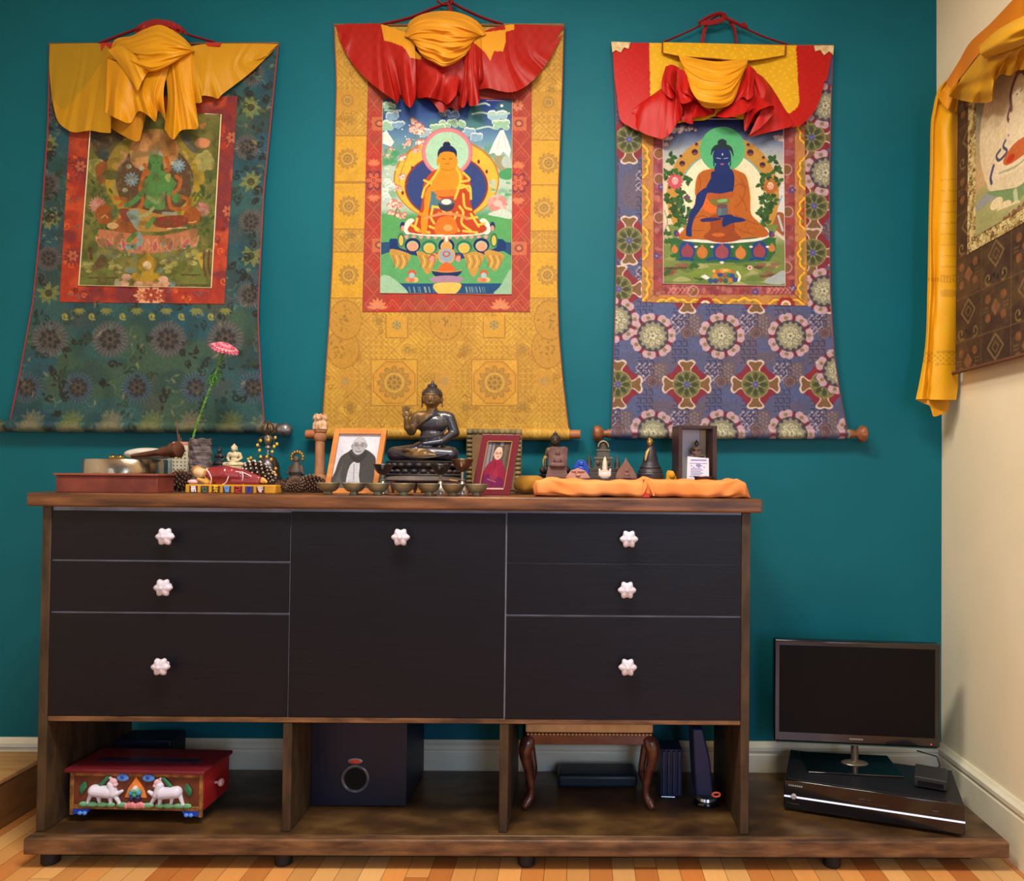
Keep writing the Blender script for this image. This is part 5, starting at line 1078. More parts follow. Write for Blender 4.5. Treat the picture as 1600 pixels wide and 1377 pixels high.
def border_gilt():
    c = Cv(8, -2, 72, 76, 7, (170, 146, 88)); c.tint(2.5, 3, (206, 186, 126), .8, .5)
    r = random.Random(9)
    for k in range(700):
        x, y = r.choice([(r.uniform(10, 16), r.uniform(0, 74)), (r.uniform(62, 68), r.uniform(0, 74)), (r.uniform(10, 68), r.uniform(68.5, 74))])
        swirl(c, x, y, r.uniform(.6, 1.3), r.choice([(112, 84, 46), (232, 220, 164), (226, 210, 150), (96, 70, 40)]), .9, r.uniform(0, 6), r.choice((-1, 1)), .35)
    return c
def paint_white_deity():
    c = Cv(14, -2, 64, 72, 8, (176, 172, 130)); q = lambda px, py: WX(px, py)
    yy = (c.Y-10)/60; g = np.clip((yy-.15)/.5, 0, 1)[:, None]; c.img[:] = (np.array((118, 138, 128))[None]*(1-g)+np.array((204, 170, 122))[None]*g)[:, None, :]
    g = np.clip((yy-.72)/.05, 0, 1)[:, None, None]; c.img[:] = c.img*(1-g)+np.array((168, 166, 112))*g
    c.line([q(1534, 322), q(1560, 302), q(1600, 285), (50, 61)], 3.4, (152, 156, 160), .9, smooth=20)
    c.ell(39, 39.5, 21, 24, (226, 206, 168)); c.poly([q(1552, 285), q(1600, 262), (50, 52), (50, 58), q(1600, 290), q(1556, 300)], (222, 206, 170), smooth=30)
    c.poly([q(1549, 300), q(1575, 296), q(1600, 290), (48, 60), q(1600, 312), q(1580, 318), q(1565, 308), q(1550, 304)], (122, 150, 100), smooth=30); c.line([q(1592, 300), q(1594, 316)], 2, (190, 200, 160))
    for (x, y, w) in ((1562, 318, 6), (1574, 324, 7), (1590, 324, 6)): u, v = q(x, y); c.ell(u, v, w*.55, 1.7, (228, 212, 168))
    c.poly([q(1536, 340), q(1600, 316), (50, 64), (50, 69.5), q(1536, 366)], (160, 160, 104), .8)
    for k in range(14): u, v = q(1574+k*2.2, 345-k*1.5); c.ell(u+rnd.uniform(-1, 1), v+rnd.uniform(-1, 1), .9, .7, rnd.choice([(130, 90, 64), (150, 110, 80), (104, 74, 70)]), .9)
    # deity: pale body, dark hair, blue scarves, orange skirt
    c.poly([(32, 46), (33, 40), (36, 38), (42, 38), (45, 41), (46, 47), (50, 50), (52, 54), (39, 56), (26, 54), (28, 50)], (232, 216, 182), smooth=50)
    c.ell(39, 33.5, 3.4, 4.0, (236, 220, 186)); c.line([(35.2, 37), (34.8, 32), (37, 28.5), (39, 27.5), (41, 28.5), (43.2, 32), (42.8, 37)], 1.3, (120, 84, 84), .95, smooth=30)
    c.ell(39, 27, 1.8, 1.4, (150, 110, 96)); c.line([(34.5, 36), (33.3, 38.2), (34, 40)], 1.1, (120, 80, 76), smooth=10)
    for s in (-1, 1):
        c.line([(39+s*5.5, 44), (39+s*8, 46), (39+s*6, 48.5), (39+s*10, 49.5), (39+s*11.5, 47.5), (39+s*9.5, 46.5)], .9, (72, 76, 110), .95, smooth=30)
        c.line([(39+s*13, 50), (39+s*14.5, 53), (39+s*14, 55)], 1.2, (76, 74, 118), .95, smooth=12); c.line([(39+s*4.5, 40), (39+s*6.2, 43.5), (39+s*4.5, 47)], 1.2, (228, 210, 176), smooth=14)
    c.poly([(31, 50.5), (36, 48), (43, 48.2), (47.5, 50.5), (45, 53), (34, 53)], (196, 104, 54), smooth=30); c.ell(35, 51.5, 2.2, 1.1, (190, 60, 36)); c.line([(29, 53.5), (39, 55), (50, 53)], .7, (176, 176, 140), smooth=14)
    c.line([(37.6, 33.6), (38.4, 33.8)], .25, (90, 70, 60)); c.line([(39.7, 33.8), (40.6, 33.6)], .25, (90, 70, 60))
    return c.speck(.5, 3, .05)
def wall_cloth(name, cv, u0, u1, v0, v1, nx, ny, off, mat):
    s = np.linspace(0, 1, nx)[None]; t = np.linspace(0, 1, ny)[:, None]
    U = u0+(u1-u0)*s+0*t; V = v0+(v1-v0)*t+0*s
    P = np.stack([XR-0.034-0.006*(V/110)-off-0.0015*np.sin(U*.35)*(V/110), 2.52-U/100, 2.62-V/100], -1)
    return grid_mesh(name, P, cv.sample(U, V), mat, t4)
wall_cloth('brocade_panel', brocade_brown(), 3.5, 78, 8.5, 111, 300, 380, 0, silk)
wall_cloth('inner_border', border_gilt(), 10.5, 67.5, 12, 73, 260, 320, 0.0018, silk)
wall_cloth('painting', paint_white_deity(), 15.6, 62.4, 14, 68.8, 320, 420, 0.0032, canvas)
b = MB().tube([(XR-0.042, 2.515, 1.505), (XR-0.042, 1.745, 1.505)], 0.006, 12); b.build('bottom_rod', M('brown_rod', (104, 66, 48), rough=0.6), t4, world=True)
MB().tube([(XR-0.042, 2.475, 2.535), (XR-0.042, 1.74, 2.535)], 0.008, 12).build('top_rod', M('rod_wood'), t4, world=True)
OR_, YV = (206, 122, 22), (196, 144, 26)
va = sheet('veil', [[(1478, 128, .09), (1498, 96, .06), (1516, 66, .05), (1548, 36, .045), (1586, -4, .05), (1640, -60, .05), (1700, -90, .05)], [(1486, 140, .12), (1508, 112, .09), (1530, 84, .08), (1560, 58, .07), (1600, 30, .07), (1650, -10, .07), (1705, -40, .06)]], 120, 30, t4, XR-.02, satin, OR_, planeX=True, pleat=[(.008, 3, .2, .3)])
o1 = sheet('s', [[(1504, 108, .06), (1528, 76, .05), (1560, 50, .05), (1598, 18, .05), (1650, -20, .05), (1712, -50, .05)], [(1500, 126, .1), (1532, 104, .11), (1566, 82, .12), (1600, 60, .12), (1650, 30, .12), (1710, 10, .08)],
           [(1483, 150, .09), (1495, 155, .07), (1513, 159, .09), (1530, 161, .075), (1549, 158, .09), (1552, 140, .07), (1558, 122, .085), (1566, 116, .07), (1578, 118, .09), (1590, 110, .07), (1602, 108, .09), (1640, 90, .09), (1715, 70, .08)]], 240, 90, None, XR-.02, satin, YV, planeX=True, pleat=[(.010, 5, .1, .3)], rip=[(.008, 3, .2, .5)])
o2 = sheet('s', [[(1530, 72, .12), (1560, 46, .13), (1600, 24, .13), (1660, -8, .1)], [(1532, 84, .15), (1560, 66, .17), (1598, 44, .17), (1662, 12, .12)], [(1540, 92, .12), (1562, 84, .13), (1600, 70, .13), (1664, 36, .1)]], 90, 50, None, XR-.02, satin, (204, 150, 28), planeX=True, rip=[(.008, 2.4, .1, .3)])
join_world(va, [o1, o2], t4)
# khata scarf
YK = 2.56
kh = thing('offering_scarf', 'long yellow silk scarf hanging down in the room corner', 'scarf', PT(1475, 140, YK-.05))
def kcol(px, py, s, t):
    c = np.zeros(px.shape+(3,))+np.array((230, 168, 24.0))
    b_ = ((py > 430) & (py < 433)) | ((py > 440) & (py < 441.5)) | ((py > 453) & (py < 464)) | ((py > 548) & (py < 552)) | ((py > 568) & (py < 571))
    for q in range(280, 430, 17): b_ = b_ | ((py > q) & (py < q+1.6))
    c = np.where(b_[..., None] & (s > .36)[..., None], np.array((206, 146, 24.0)), c)
    z = (py > 434) & (py < 440) & (np.sin(px*1.3) > 0)
    c = np.where(z[..., None], np.array((200, 134, 22.0)), c)
    z = (py > 551) & (py < 568) & (np.sin(px*.7)*np.sin(py*.8) > .3)
    return np.where(z[..., None], np.array((192, 146, 24.0)), c)
rows = []
for (y, a, m1, m2, e_, dd) in ((118, 1486, 1488, 1492, 1498, .06), (140, 1466, 1474, 1484, 1496, .05), (175, 1457, 1466, 1478, 1497, .05), (200, 1454, 1462, 1472, 1498, .05), (260, 1453, 1461, 1474, 1499, .05), (340, 1451, 1458, 1470, 1500, .05), (400, 1450, 1459, 1468, 1502, .05), (455, 1449, 1460, 1466, 1507, .05), (520, 1447, 1455, 1461, 1504, .05), (560, 1443, 1453, 1458, 1498, .05), (600, 1436, 1451, 1455, 1497, .05), (624, 1431, 1450, 1453, 1494, .05)):
    rows.append([(a, y, .03), (0.5*(a+m1), y, .045), (m1, y, .03), (m2, y+.5, .06), (0.5*(m2+e_), y+1, .072), (e_, y+1, .045)])
k1 = sheet('scarf_cloth', rows, 90, 300, kh, YK, satin, kcol, wr=.0015, seed=2)
k2 = sheet('s', [[(1440, 600, .02), (1465, 604, .02), (1486, 606, .03)], [(1432, 625, .02), (1444, 631, .025), (1452, 634, .035), (1456, 644, .04), (1459, 651, .045), (1470, 648, .04), (1480, 643, .03), (1486, 622, .03)]], 60, 30, None, YK, satin, (204, 138, 18), pleat=[(.004, 2, .1, .1)])
k3 = sheet('s', [[(1488, 120, .05), (1496, 116, .05), (1502, 112, .05)], [(1476, 136, .08), (1488, 140, .09), (1500, 146, .08)], [(1464, 150, .05), (1480, 170, .085), (1497, 176, .06)]], 50, 40, None, YK, satin, (224, 150, 20), pleat=[(.006, 2, .1, .2)])
join_world(k1, [k2, k3], kh)
# ------------------------------------------------------------------ things on the worktop
bronze = M('dark_bronze', (44, 40, 46), rough=0.34, metal=0.35, spec=0.6, col2=(70, 58, 50), scale=18, bump=0.15, bump_scale=60, rough2=0.6)
bronze_skin = M('worn_gilt_bronze', (136, 106, 66), rough=0.42, metal=0.45, col2=(92, 72, 50), scale=30, bump=0.1, bump_scale=80)
bronze_blue = M('robe_bronze', (30, 32, 50), rough=0.24, metal=0.3, spec=0.8, col2=(62, 58, 64), scale=11, coat=0.4, rough2=0.5)
dusty = M('dusty_bronze', (90, 76, 66), rough=0.6, metal=0.2, col2=(52, 44, 46), scale=20, bump=0.2, bump_scale=80)
def HZ(px, py, Y): return float(at(px, py, Y)[2])
def root(name, label, cat, px, Y, z=None, rz=0.0, group=None):
    z = ZC if z is None else z
    return thing(name, label, cat, (XZ(px, Y, z), Y, z), rz, group)
def buddha(par, h, w=0.80, z0=0.0, skin=bronze_skin, robe=bronze_blue, hair=bronze, pose='abhaya', vox=0.012, face=True, cap=True, tx=0.0):
    """seated figure, knees w*h apart, seat at z0"""
    k = w/0.80
    def S(p): return (p[0]*h*(k if abs(p[0]) > .2 else 1), p[1]*h, p[2]*h+z0)
    def pt(x, y, z): return (x*h*k+tx*h*min(1, max(0, (z-.12)/.16)), y*h, z*h+z0)
    b = MB(); c = lambda a, q, r0, r1: b.cap(pt(*a), pt(*q), r0*h, r1*h)
    c((-.12, .10, .10), (-.335, -.06, .085), .11, .088); c((.12, .10, .10), (.335, -.06, .09), .11, .088)
    c((-.335, -.08, .078), (.06, -.22, .075), .080, .056); c((.335, -.08, .088), (-.08, -.19, .12), .080, .056)
    c((.06, -.22, .075), (.17, -.225, .07), .042, .03); c((-.06, -.2, .14), (-.19, -.20, .135), .04, .028)
    b.ell(pt(0, .08, .13), (.2*h*k, .15*h, .12*h)); b.ell(pt(0, .05, .28), (.152*h, .125*h, .17*h)); b.ell(pt(0, .035, .46), (.20*h, .125*h, .135*h))
    c((-.16, .04, .53), (.16, .04, .53), .075, .075); c((0, .02, .55), (0, .005, .64), .075, .062)
    b.ell(pt(0, -.01, .745), (.108*h, .118*h, .115*h)); b.ell(pt(0, -.045, .695), (.076*h, .074*h, .058*h))
    c((.20, .04, .52), (.265, .05, .35), .072, .062); c((.265, .05, .35), (.16, -.09, .235), .058, .042); c((.16, -.09, .235), (-.02, -.15, .205), .038, .028)
    if pose == 'abhaya':
        c((-.19, .03, .52), (-.245, .01, .36), .066, .056); c((-.245, .01, .36), (-.265, -.10, .40), .052, .044); c((-.265, -.10, .40), (-.27, -.14, .50), .040, .032)
    elif pose == 'touch':
        c((-.20, .03, .52), (-.265, -.01, .37), .066, .052); c((-.265, -.01, .37), (-.27, -.17, .17), .046, .03); c((-.27, -.17, .17), (-.26, -.20, .08), .03, .02)
    else:
        c((-.20, .04, .52), (-.265, .05, .35), .072, .062); c((-.265, .05, .35), (-.16, -.09, .235), .058, .042); c((-.16, -.09, .235), (.02, -.15, .22), .038, .028)
    if face: b.ell(pt(0, -.130, .725), (.014*h, .022*h, .032*h)); b.ell(pt(0, -.120, .675), (.030*h, .012*h, .009*h)); b.ell(pt(0, -.110, .785), (.07*h, .02*h, .012*h))
    for s in (-1, 1): b.ell(pt(s*.118, .01, .73), (.013*h, .022*h, .056*h)); b.ell(pt(s*.120, .01, .665), (.013*h, .015*h, .032*h))
    def mf(cc):
        z = (cc[:, 2]-z0)/h; x = (cc[:, 0]/h-tx*np.clip((z-.12)/.16, 0, 1))/k
        bare = (z > .62) | ((z > .36+(x+.18)*1.15) & (x < .2) & (z > .33)) | ((x < -.225) & (z > .3)) | ((z < .15) & (cc[:, 1]/h < -.21))
        return np.where(bare, 0, 1)
    b.build('body', [skin, robe], par, remesh=vox*h, matfn=mf)
    if pose == 'abhaya' and face:                     # raised hand: palm, four fingers, thumb
        hb = MB(); x0, z1 = -.272, .515
        hb.ell(pt(x0, -.145, z1+.025), (.044*h, .020*h, .050*h))
        for q, (dx, L) in enumerate(((-.030, .060), (-.010, .072), (.010, .070), (.029, .055))):
            hb.tube([pt(x0+dx, -.147, z1+.055), pt(x0+dx*1.15, -.153, z1+.055+L*.6), pt(x0+dx*1.2, -.156, z1+.055+L)], [.0105*h, .0095*h, .007*h], 8)
        hb.tube([pt(x0+.035, -.137, z1+.01), pt(x0+.058, -.15, z1+.035), pt(x0+.060, -.155, z1+.062)], [.012*h, .010*h, .007*h], 8)
        hb.build('hand', skin, par, smooth=60)
    if cap:
        hb = MB(); hb.ell(pt(0, .014, .785), (.119*h, .126*h, .098*h), n=28, m=16); hb.ell(pt(0, .012, .880), (.058*h, .06*h, .045*h), n=20); hb.lathe([(.026*h, .0), (.018*h, .03*h), (.005*h, .06*h)], 12, pt(0, .012, .905))
        for zz, n_, a_, c_, zc0 in ((.795, 30, .119, .098, .785), (.818, 28, .119, .098, .785), (.841, 24, .119, .098, .785), (.862, 18, .119, .098, .785), (.895, 12, .058, .045, .880), (.912, 8, .058, .045, .880)):
            r_ = a_*math.sqrt(max(0, 1-((zz-zc0)/c_)**2))
            for q in range(n_): a = 2*PI*(q+.5*(n_ % 4))/n_; hb.ell(pt(r_*math.cos(a), .012+r_*1.05*math.sin(a), zz), .0085*h, n=6, m=4)
        hb.build('hair', hair, par, smooth=60)
    if face:
        for s in (-1, 1): MB().ell(pt(s*.044, -.112, .748), (.021*h, .012*h, .006*h)).build('eyelid', hair, par, smooth=60)
def lotus_base(par, rx, ry, z0, z1, mat, n=20, two=True):
    b = MB(); H = z1-z0
    prof = [(1.0, 0), (1.03, .06), (1.0, .14), (.90, .2), (.84, .48), (.88, .52), (.96, .86), (.97, .93), (.92, 1.0)]
    b.lathe([(rx*r, z0+H*h) for r, h in prof], 48, sq=ry/rx)
    for row in ((.30, 1, .9), (.70, -1, .92)) if two else ((.5, 1, .9),):
        for q in range(n):
            a = 2*PI*(q+.5*(row[1] > 0))/n; b.ell((rx*row[2]*math.cos(a), ry*row[2]*math.sin(a), z0+H*row[0]), (rx*.10, rx*.10, H*.17), n=8, m=6)
    for q in range(60): a = 2*PI*q/60; b.ell((rx*.965*math.cos(a), ry*.965*math.sin(a), z0+H*.93), H*.035, n=5, m=4)
    return b.build('lotus_base', mat, par, smooth=50)

# terracotta coloured box, singing bowl, cushion, striker
clay = M('red_lacquer_box', (132, 62, 48), rough=0.62, col2=(104, 46, 38), scale=14, bump=0.5, bump_scale=26)
Yb = 2.20; x0, x1 = XZ(87, Yb, 1.1), XZ(246, Yb, 1.1); zb = HZ(176, 744, Yb)
rbx = thing('wooden_box', 'flat reddish-brown box before the metal singing bowl, left end of the worktop', 'box', (0.5*(x0+x1), Yb+.045, ZC))
wd_ = x1-x0
MB().box(-wd_/2, wd_/2, -.045, .045, 0.0, zb-ZC).build('body', clay, rbx, bevel=.002)
MB().box(-wd_/2-.006, wd_/2+.004, -.051, .049, zb-ZC+.0005, zb-ZC+.007).build('lid', M('box_lid', (146, 76, 60), rough=.55, col2=(120, 58, 46), scale=12), rbx, bevel=.002)
ztop = zb+.007
steel = M('hammered_bowl_metal', (176, 170, 160), rough=0.22, metal=0.9, col2=(150, 120, 76), scale=7, contrast=(.45, .7), bump=.25, bump_scale=40)
Yq = 2.425; R = 0.5*(XZ(254, Yq, 1.14)-XZ(138, Yq, 1.14)); zt = HZ(195, 718, Yq)
sb_ = root('singing_bowl', 'round silvery-gold metal singing bowl behind the flat reddish-brown box', 'bowl', 196, Yq, ZC)
H = zt-ZC
MB().lathe([(R*.9, 0), (R*.97, H*.12), (R, H*.5), (R*.995, H*.98), (R*.98, H), (R*.95, H*.97), (R*.95, H*.3), (R*.8, H*.1), (.001, H*.08)], 64, cap=False).build('bowl_shell', steel, sb_, smooth=50)
lin_ = M('pale_stone', (206, 200, 190), rough=.8, col2=(176, 172, 160), scale=16, stretch=(1, 1, 3), bump=.4, bump_scale=30)
Yq2 = 2.41; zk = HZ(230, 717, Yq2)
o = root('white_cushion', 'small off-white rounded pad lying across the singing bowl', 'cushion', 231, Yq2, zt+.0005)
b = MB(); b.ell((0, 0, .019), (.070, .045, .019), n=26, m=14); b.ell((-.03, 0, .017), (.042, .042, .017), n=22, m=12); b.ell((.045, -.005, .016), (.036, .04, .015), n=22, m=12); b.build('pad', lin_, o, remesh=.004)
strk = M('carved_striker_wood', (110, 66, 44), rough=.38, col2=(78, 42, 28), scale=20, bump=.3, bump_scale=50)
p0, p1 = PT(206, 713, 2.345), PT(284, 702, 2.33)
o = thing('wooden_striker', 'carved brown wooden striker with knobbed end resting over the bowl rim', 'striker', p0)
q = [Vector(p0).lerp(Vector(p1), t)-Vector(p0) for t in (0, .15, .3, .45, .55, .66, .72, .80, .87, .94, 1.0)]
MB().tube(q, [.006, .0075, .0085, .009, .011, .017, .015, .024, .021, .027, .016], 18).build('handle', strk, o, smooth=60)
brass = M('polished_brass', (222, 178, 90), rough=.18, metal=.95)
for px, lab in ((176, 'small brass hand cymbal lying left inside the singing bowl'), (188, 'small brass hand cymbal nearest the white pad in the singing bowl')):
    o = root('hand_cymbal', lab, 'cymbal', px, 2.345 if px < 180 else 2.37, zt-.003)
    MB().lathe([(.002, .013), (.010, .012), (.013, .006), (.024, .002), (.026, 0), (.013, .003), (.002, .009)], 28, cap=False).build('cymbal_disc', brass, o, smooth=50)
    MB().lathe([(.003, .0135), (.0045, .017), (.002, .020)], 12).build('knob', M('dark_leather', (60, 36, 24)), o)
o = root('tin_canister', 'small pale grey tin behind the striker and the incense holder', 'tin', 262, 2.585)
Rt = 13*s_of(2.58); Ht = HZ(262, 716, 2.585)-ZC
MB().lathe([(Rt*.96, 0), (Rt, .004), (Rt, Ht-.012)], 32).build('can', M('pale_tin', (186, 186, 182), rough=.35, metal=.4, col2=(150, 152, 150), scale=9), o, smooth=50)
MB().lathe([(Rt*1.03, Ht-.0118), (Rt*1.03, Ht-.001), (Rt*.98, Ht)], 32).build('lid', M('pale_tin'), o, smooth=50)

# incense holder with columns of characters, incense sticks, bark vase, flower
Yi = 2.485
o = root('incense_holder', 'cream square incense cup printed with columns of small dark characters', 'incense holder', 286, Yi)
hh = HZ(286, 691, Yi)-ZC; w2 = 11.5*s_of(Yi)
MB().taper(0, 0, 0, hh-.012, w2*1.0, w2*1.0, w2*1.06, w2*1.06).build('cup', M('cream_glaze', (214, 204, 178), rough=.4, col2=(196, 184, 150), scale=8), o, bevel=.002)
b = MB()
r = random.Random(4)
for ci in range(4):
    for ri in range(11):
        x = -w2+w2*2*(ci+.5)/4; z = .010+ri*(hh-.028)/11
        for k in range(3):
            a, l = r.uniform(-.5, .5), r.uniform(.002, .004)
            if k == 0: b.box(x-l*.7, x+l*.7, -w2*1.085, -w2*1.06, z+.001*k, z+.0012)
            else: b.box(x+a*.004-.0006, x+a*.004+.0006, -w2*1.085, -w2*1.06, z-.0015, z+l*.7)
b.build('characters', M('ink', (52, 46, 34), rough=.8), o)['kind'] = 'stuff'
MB().lathe([(w2*1.45, hh-.0118), (w2*1.5, hh-.006), (w2*1.35, hh)], 4).build('rim', M('pink_rim', (196, 130, 118), rough=.5), o).rotation_euler = (0, 0, PI/4)
stick = M('incense_stick_brown', (120, 84, 60), rough=.9)
for k, (px, py, lab) in enumerate(((275, 655, 'tallest thin incense stick rising from the cream incense cup'), (280, 678, 'short thin incense stick, right of the tallest one in the cream cup'), (283, 684, 'shortest incense stick, barely above the rim of the cream cup'))):
    z0 = ZC+hh+.0005; pb = (XZ(279+k*2, Yi, z0), Yi, z0); pe = PT(px, py, Yi)
    o = thing('incense_stick', lab, 'incense stick', pb, group='incense sticks'); MB().tube([(0, 0, 0), tuple(pe-Vector(pb))], .0014, 6).build('stick', stick, o)
Yv = 2.38
bark = M('grey_bark', (120, 108, 108), rough=.85, col2=(74, 64, 64), scale=26, stretch=(1, 1, 4), bump=1.0, bump_scale=50)
o = root('bark_vase', 'rough grey bark-like cylindrical vase behind the reclining figure', 'vase', 312, Yv)
hv = HZ(312, 686, Yv)-ZC; n, m = 60, 50; rr = 15.5*s_of(Yv)
th_ = np.linspace(0, 2*PI, n, endpoint=False)[None]; zz = np.linspace(0, 1, m)[:, None]
rad = rr*(1+.05*np.sin(zz*36+2*np.sin(th_*2))+.04*np.sin(th_*7+zz*9)+.03*np.sin(th_*13+zz*31))
P = np.stack([rad*np.cos(th_)+0*zz, rad*np.sin(th_)+0*zz, zz*hv+.002*np.sin(th_*5)*(zz > .98)], -1); P = np.vstack([P, P[-1:]*np.array((.8, .8, 1)), P[-1:]*np.array((.78, .78, .5))])
g_ = grid_mesh('vase_body', P+np.array(o.location), None, bark, o, closed_u=True)
# flower
Yf_ = 2.43
fl = thing('gerbera_stem', 'pink flower leaning right on a long twisted green stem', 'flower', PT(303, 686, Yf_))
L0 = fl.location; pts = [PT(x, y, Yf_) for x, y in ((300, 690), (308, 662), (318, 634), (329, 604), (339, 578), (346, 560), (349, 551))]
st = M('twisted_stem_green', (104, 158, 62), rough=.45, col2=(66, 112, 40), scale=60)
b = MB()
fine = [Vector(v) for v in cr(np.array([tuple(p) for p in pts]), 90)]
for ph in (0, PI):
    b.tube([p-L0+Vector((math.cos(i*.7+ph)*.0016, math.sin(i*.7+ph)*.0016, 0)) for i, p in enumerate(fine)], .0026, 7)
b.build('stem', st, fl, smooth=60)
b = MB()
for k in range(22):
    p = fine[54+k % 11]-L0; a = k*2.4; b.tube([p, p+Vector((math.cos(a)*.016, math.sin(a)*.012, .004)), p+Vector((math.cos(a)*.022, math.sin(a)*.014, -.006))], [.0022, .0018, .0008], 5)
b.build('leaf_tuft', M('leaf_green', (60, 116, 44), rough=.5), fl)
hd = fine[-1]-L0; ax = Vector((.36, -.30, .88)).normalized(); rot = ax.to_track_quat('Z', 'Y').to_matrix()
b = MB()
for k in range(14): a = 2*PI*k/14; b.tube([hd, hd+rot @ Vector((math.cos(a)*.013, math.sin(a)*.013, .008)), hd+rot @ Vector((math.cos(a)*.020, math.sin(a)*.020, .018))], [.006, .005, .002], 6)
b.build('calyx', M('calyx_green', (92, 140, 56), rough=.5), fl)
pk, pk2 = M('pink_petal', (206, 96, 122), rough=.6, col2=(180, 66, 96), scale=90), M('pale_pink_petal', (226, 140, 150), rough=.6)
b = MB()
for ring, (n_, R_, z_, w_) in enumerate(((24, .046, .014, .0052), (22, .040, .020, .005), (18, .031, .025, .0045), (14, .021, .028, .004), (8, .011, .030, .0035))):
    b.m(ring % 2)
    for k in range(n_):
        a = 2*PI*(k+.5*ring)/n_; c_, s_ = math.cos(a), math.sin(a); R2 = R_*(1+.07*math.sin(k*5.1))
        prof = [(R2*.25, z_*.75), (R2*.6, z_+.002), (R2*.85, z_+.001), (R2, z_-.003)]
        vs = []
        for q, (rr_, zz_) in enumerate(prof):
            ww = w_*(0.6, 1, 1, .45)[q]; vs += [hd+rot @ Vector((rr_*c_-ww*s_, rr_*s_+ww*c_, zz_)), hd+rot @ Vector((rr_*c_+ww*s_, rr_*s_-ww*c_, zz_)), hd+rot @ Vector((rr_*c_, rr_*s_, zz_+.0012))]
        fs = []
        for q in range(3): i = q*3; fs += [(i, i+3, i+5, i+2), (i+2, i+5, i+4, i+1), (i+1, i+4, i+3, i)]
        b.add(vs, fs)
b.build('petals', [pk, pk2], fl, smooth=60)

# small riser hidden behind the reclining figure carrying the two seated figures and the bell
dkw = M('dark_riser_wood', (70, 46, 34), rough=.55, col2=(48, 30, 24), scale=9, stretch=(1, 5, 5))
Yr = 2.46; zr = HZ(400, 749, Yr)
xa, xb = XZ(330, Yr, 1.1), XZ(480, Yr, 1.1)
o = thing('wooden_riser', 'narrow brown wooden riser under the bell and small figures, behind the reclining figure', 'riser', (0.5*(xa+xb), Yr, ZC))
MB().box(-(xb-xa)/2, (xb-xa)/2, -.06, .06, 0, zr-ZC).build('block', dkw, o, bevel=.002)
def small_fig(name, label, cat, px, py_top, py_seat, Y, z, mats, pose='lap', w=.8, base=None, face=False, lot=True, vox=.016):
    o = root(name, label, cat, px, Y, z); zs = HZ(px, py_seat, Y); zt = HZ(px, py_top, Y); h = (zt-zs)/.965
    if lot: lotus_base(o, h*w*.5*(base or .95), h*.34, 0, zs-z+.004*h, mats[2], n=14)
    buddha(o, h, w, zs-z, mats[0], mats[1], mats[2], pose, vox, face); return o
dark_s = M('black_stone', (38, 36, 42), rough=.4, col2=(58, 54, 60), scale=20); ivory = M('ivory_resin', (222, 204, 168), rough=.5, col2=(206, 180, 136), scale=14)
small_fig('buddha_figurine', 'small black seated Buddha figurine left of the ivory one', 'figurine', 342, 698, 727, 2.46, zr, (dark_s,)*3)
small_fig('buddha_figurine', 'small ivory-coloured seated Buddha figurine behind the reclining one', 'figurine', 365, 693, 729, 2.44, zr, (ivory,)*3, w=.86, vox=.014)
# bell with a vajra handle and a string of yellow beads
bell_m = M('bell_bronze', (84, 80, 86), rough=.32, metal=.7, col2=(58, 50, 50), scale=10)
o = root('ritual_bell', 'dark bronze hand bell with ornate handle and yellow beads, behind the pinecone', 'bell', 418, 2.44, zr)
k = s_of(2.44); zb2 = zr; hb_ = HZ(418, 713, 2.44)-zr
MB().lathe([(21.5*k, 0), (22*k, .002), (19*k, hb_*.2), (17*k, hb_*.6), (12*k, hb_*.92), (6*k, hb_), (4*k, hb_+.003)], 40).build('bell_cup', bell_m, o, smooth=50)
MB().lathe([(2.2*k, hb_+.001), (2.0*k, hb_+.022), (4.4*k, hb_+.026), (4.4*k, hb_+.032), (2.4*k, hb_+.036), (5*k, hb_+.044), (6.5*k, hb_+.060), (4*k, hb_+.070), (3*k, hb_+.072)], 24).build('handle', M('steel_handle', (150, 146, 140), rough=.3, metal=.8), o, smooth=50)
b = MB()
for q in range(6):
    a = 2*PI*q/6; c_, s_ = math.cos(a), math.sin(a); b.tube([(c_*r_*k, s_*r_*k, hb_+z_) for r_, z_ in ((3, .070), (9, .078), (11, .090), (8, .104), (2, .112))], [.003, .004, .0045, .003, .002], 8)
b.tube([(0, 0, hb_+.07), (0, 0, hb_+.118)], .003, 8); b.build('handle_crown', M('crown_bronze', (104, 86, 62), rough=.4, metal=.6, col2=(62, 50, 44), scale=60), o, smooth=60)
yb = M('yellow_beads', (228, 188, 60), rough=.35, col2=(206, 150, 30), scale=40)
r = random.Random(3)
for (x, z) in ( (-12, 48), (13, 46), (-9, 40), (10, 38), (17, 50), (-7, 55), (5, 56), (14, 60), (-22, 28), (-24, 12), (-20, 8), (9, 26), (-8, 30), (2, 30), (19, 12), (20, 2), (17, 6), (-27, 26)):
    MB().ell((x*k+r.uniform(-1, 1)*k, -17*k if z < 20 else -9*k, z*k+.010), (2.2*k, 2*k, 2.8*k), n=10, m=6).build('bead', yb, o, smooth=60)
b = MB().tube([tuple(v) for v in cr([(-24*k, -17*k, 20*k), (-15*k, -12*k, 34*k), (-9*k, -9*k, 48*k), (-12*k, -9*k, 60*k), (-4*k, -8*k, 66*k), (6*k, -8*k, 66*k), (13*k, -9*k, 60*k), (10*k, -10*k, 40*k), (20*k, -14*k, 12*k)], 50)], .0009, 5)
b.build('bead_string', M('brown_thread', (90, 70, 40)), o)
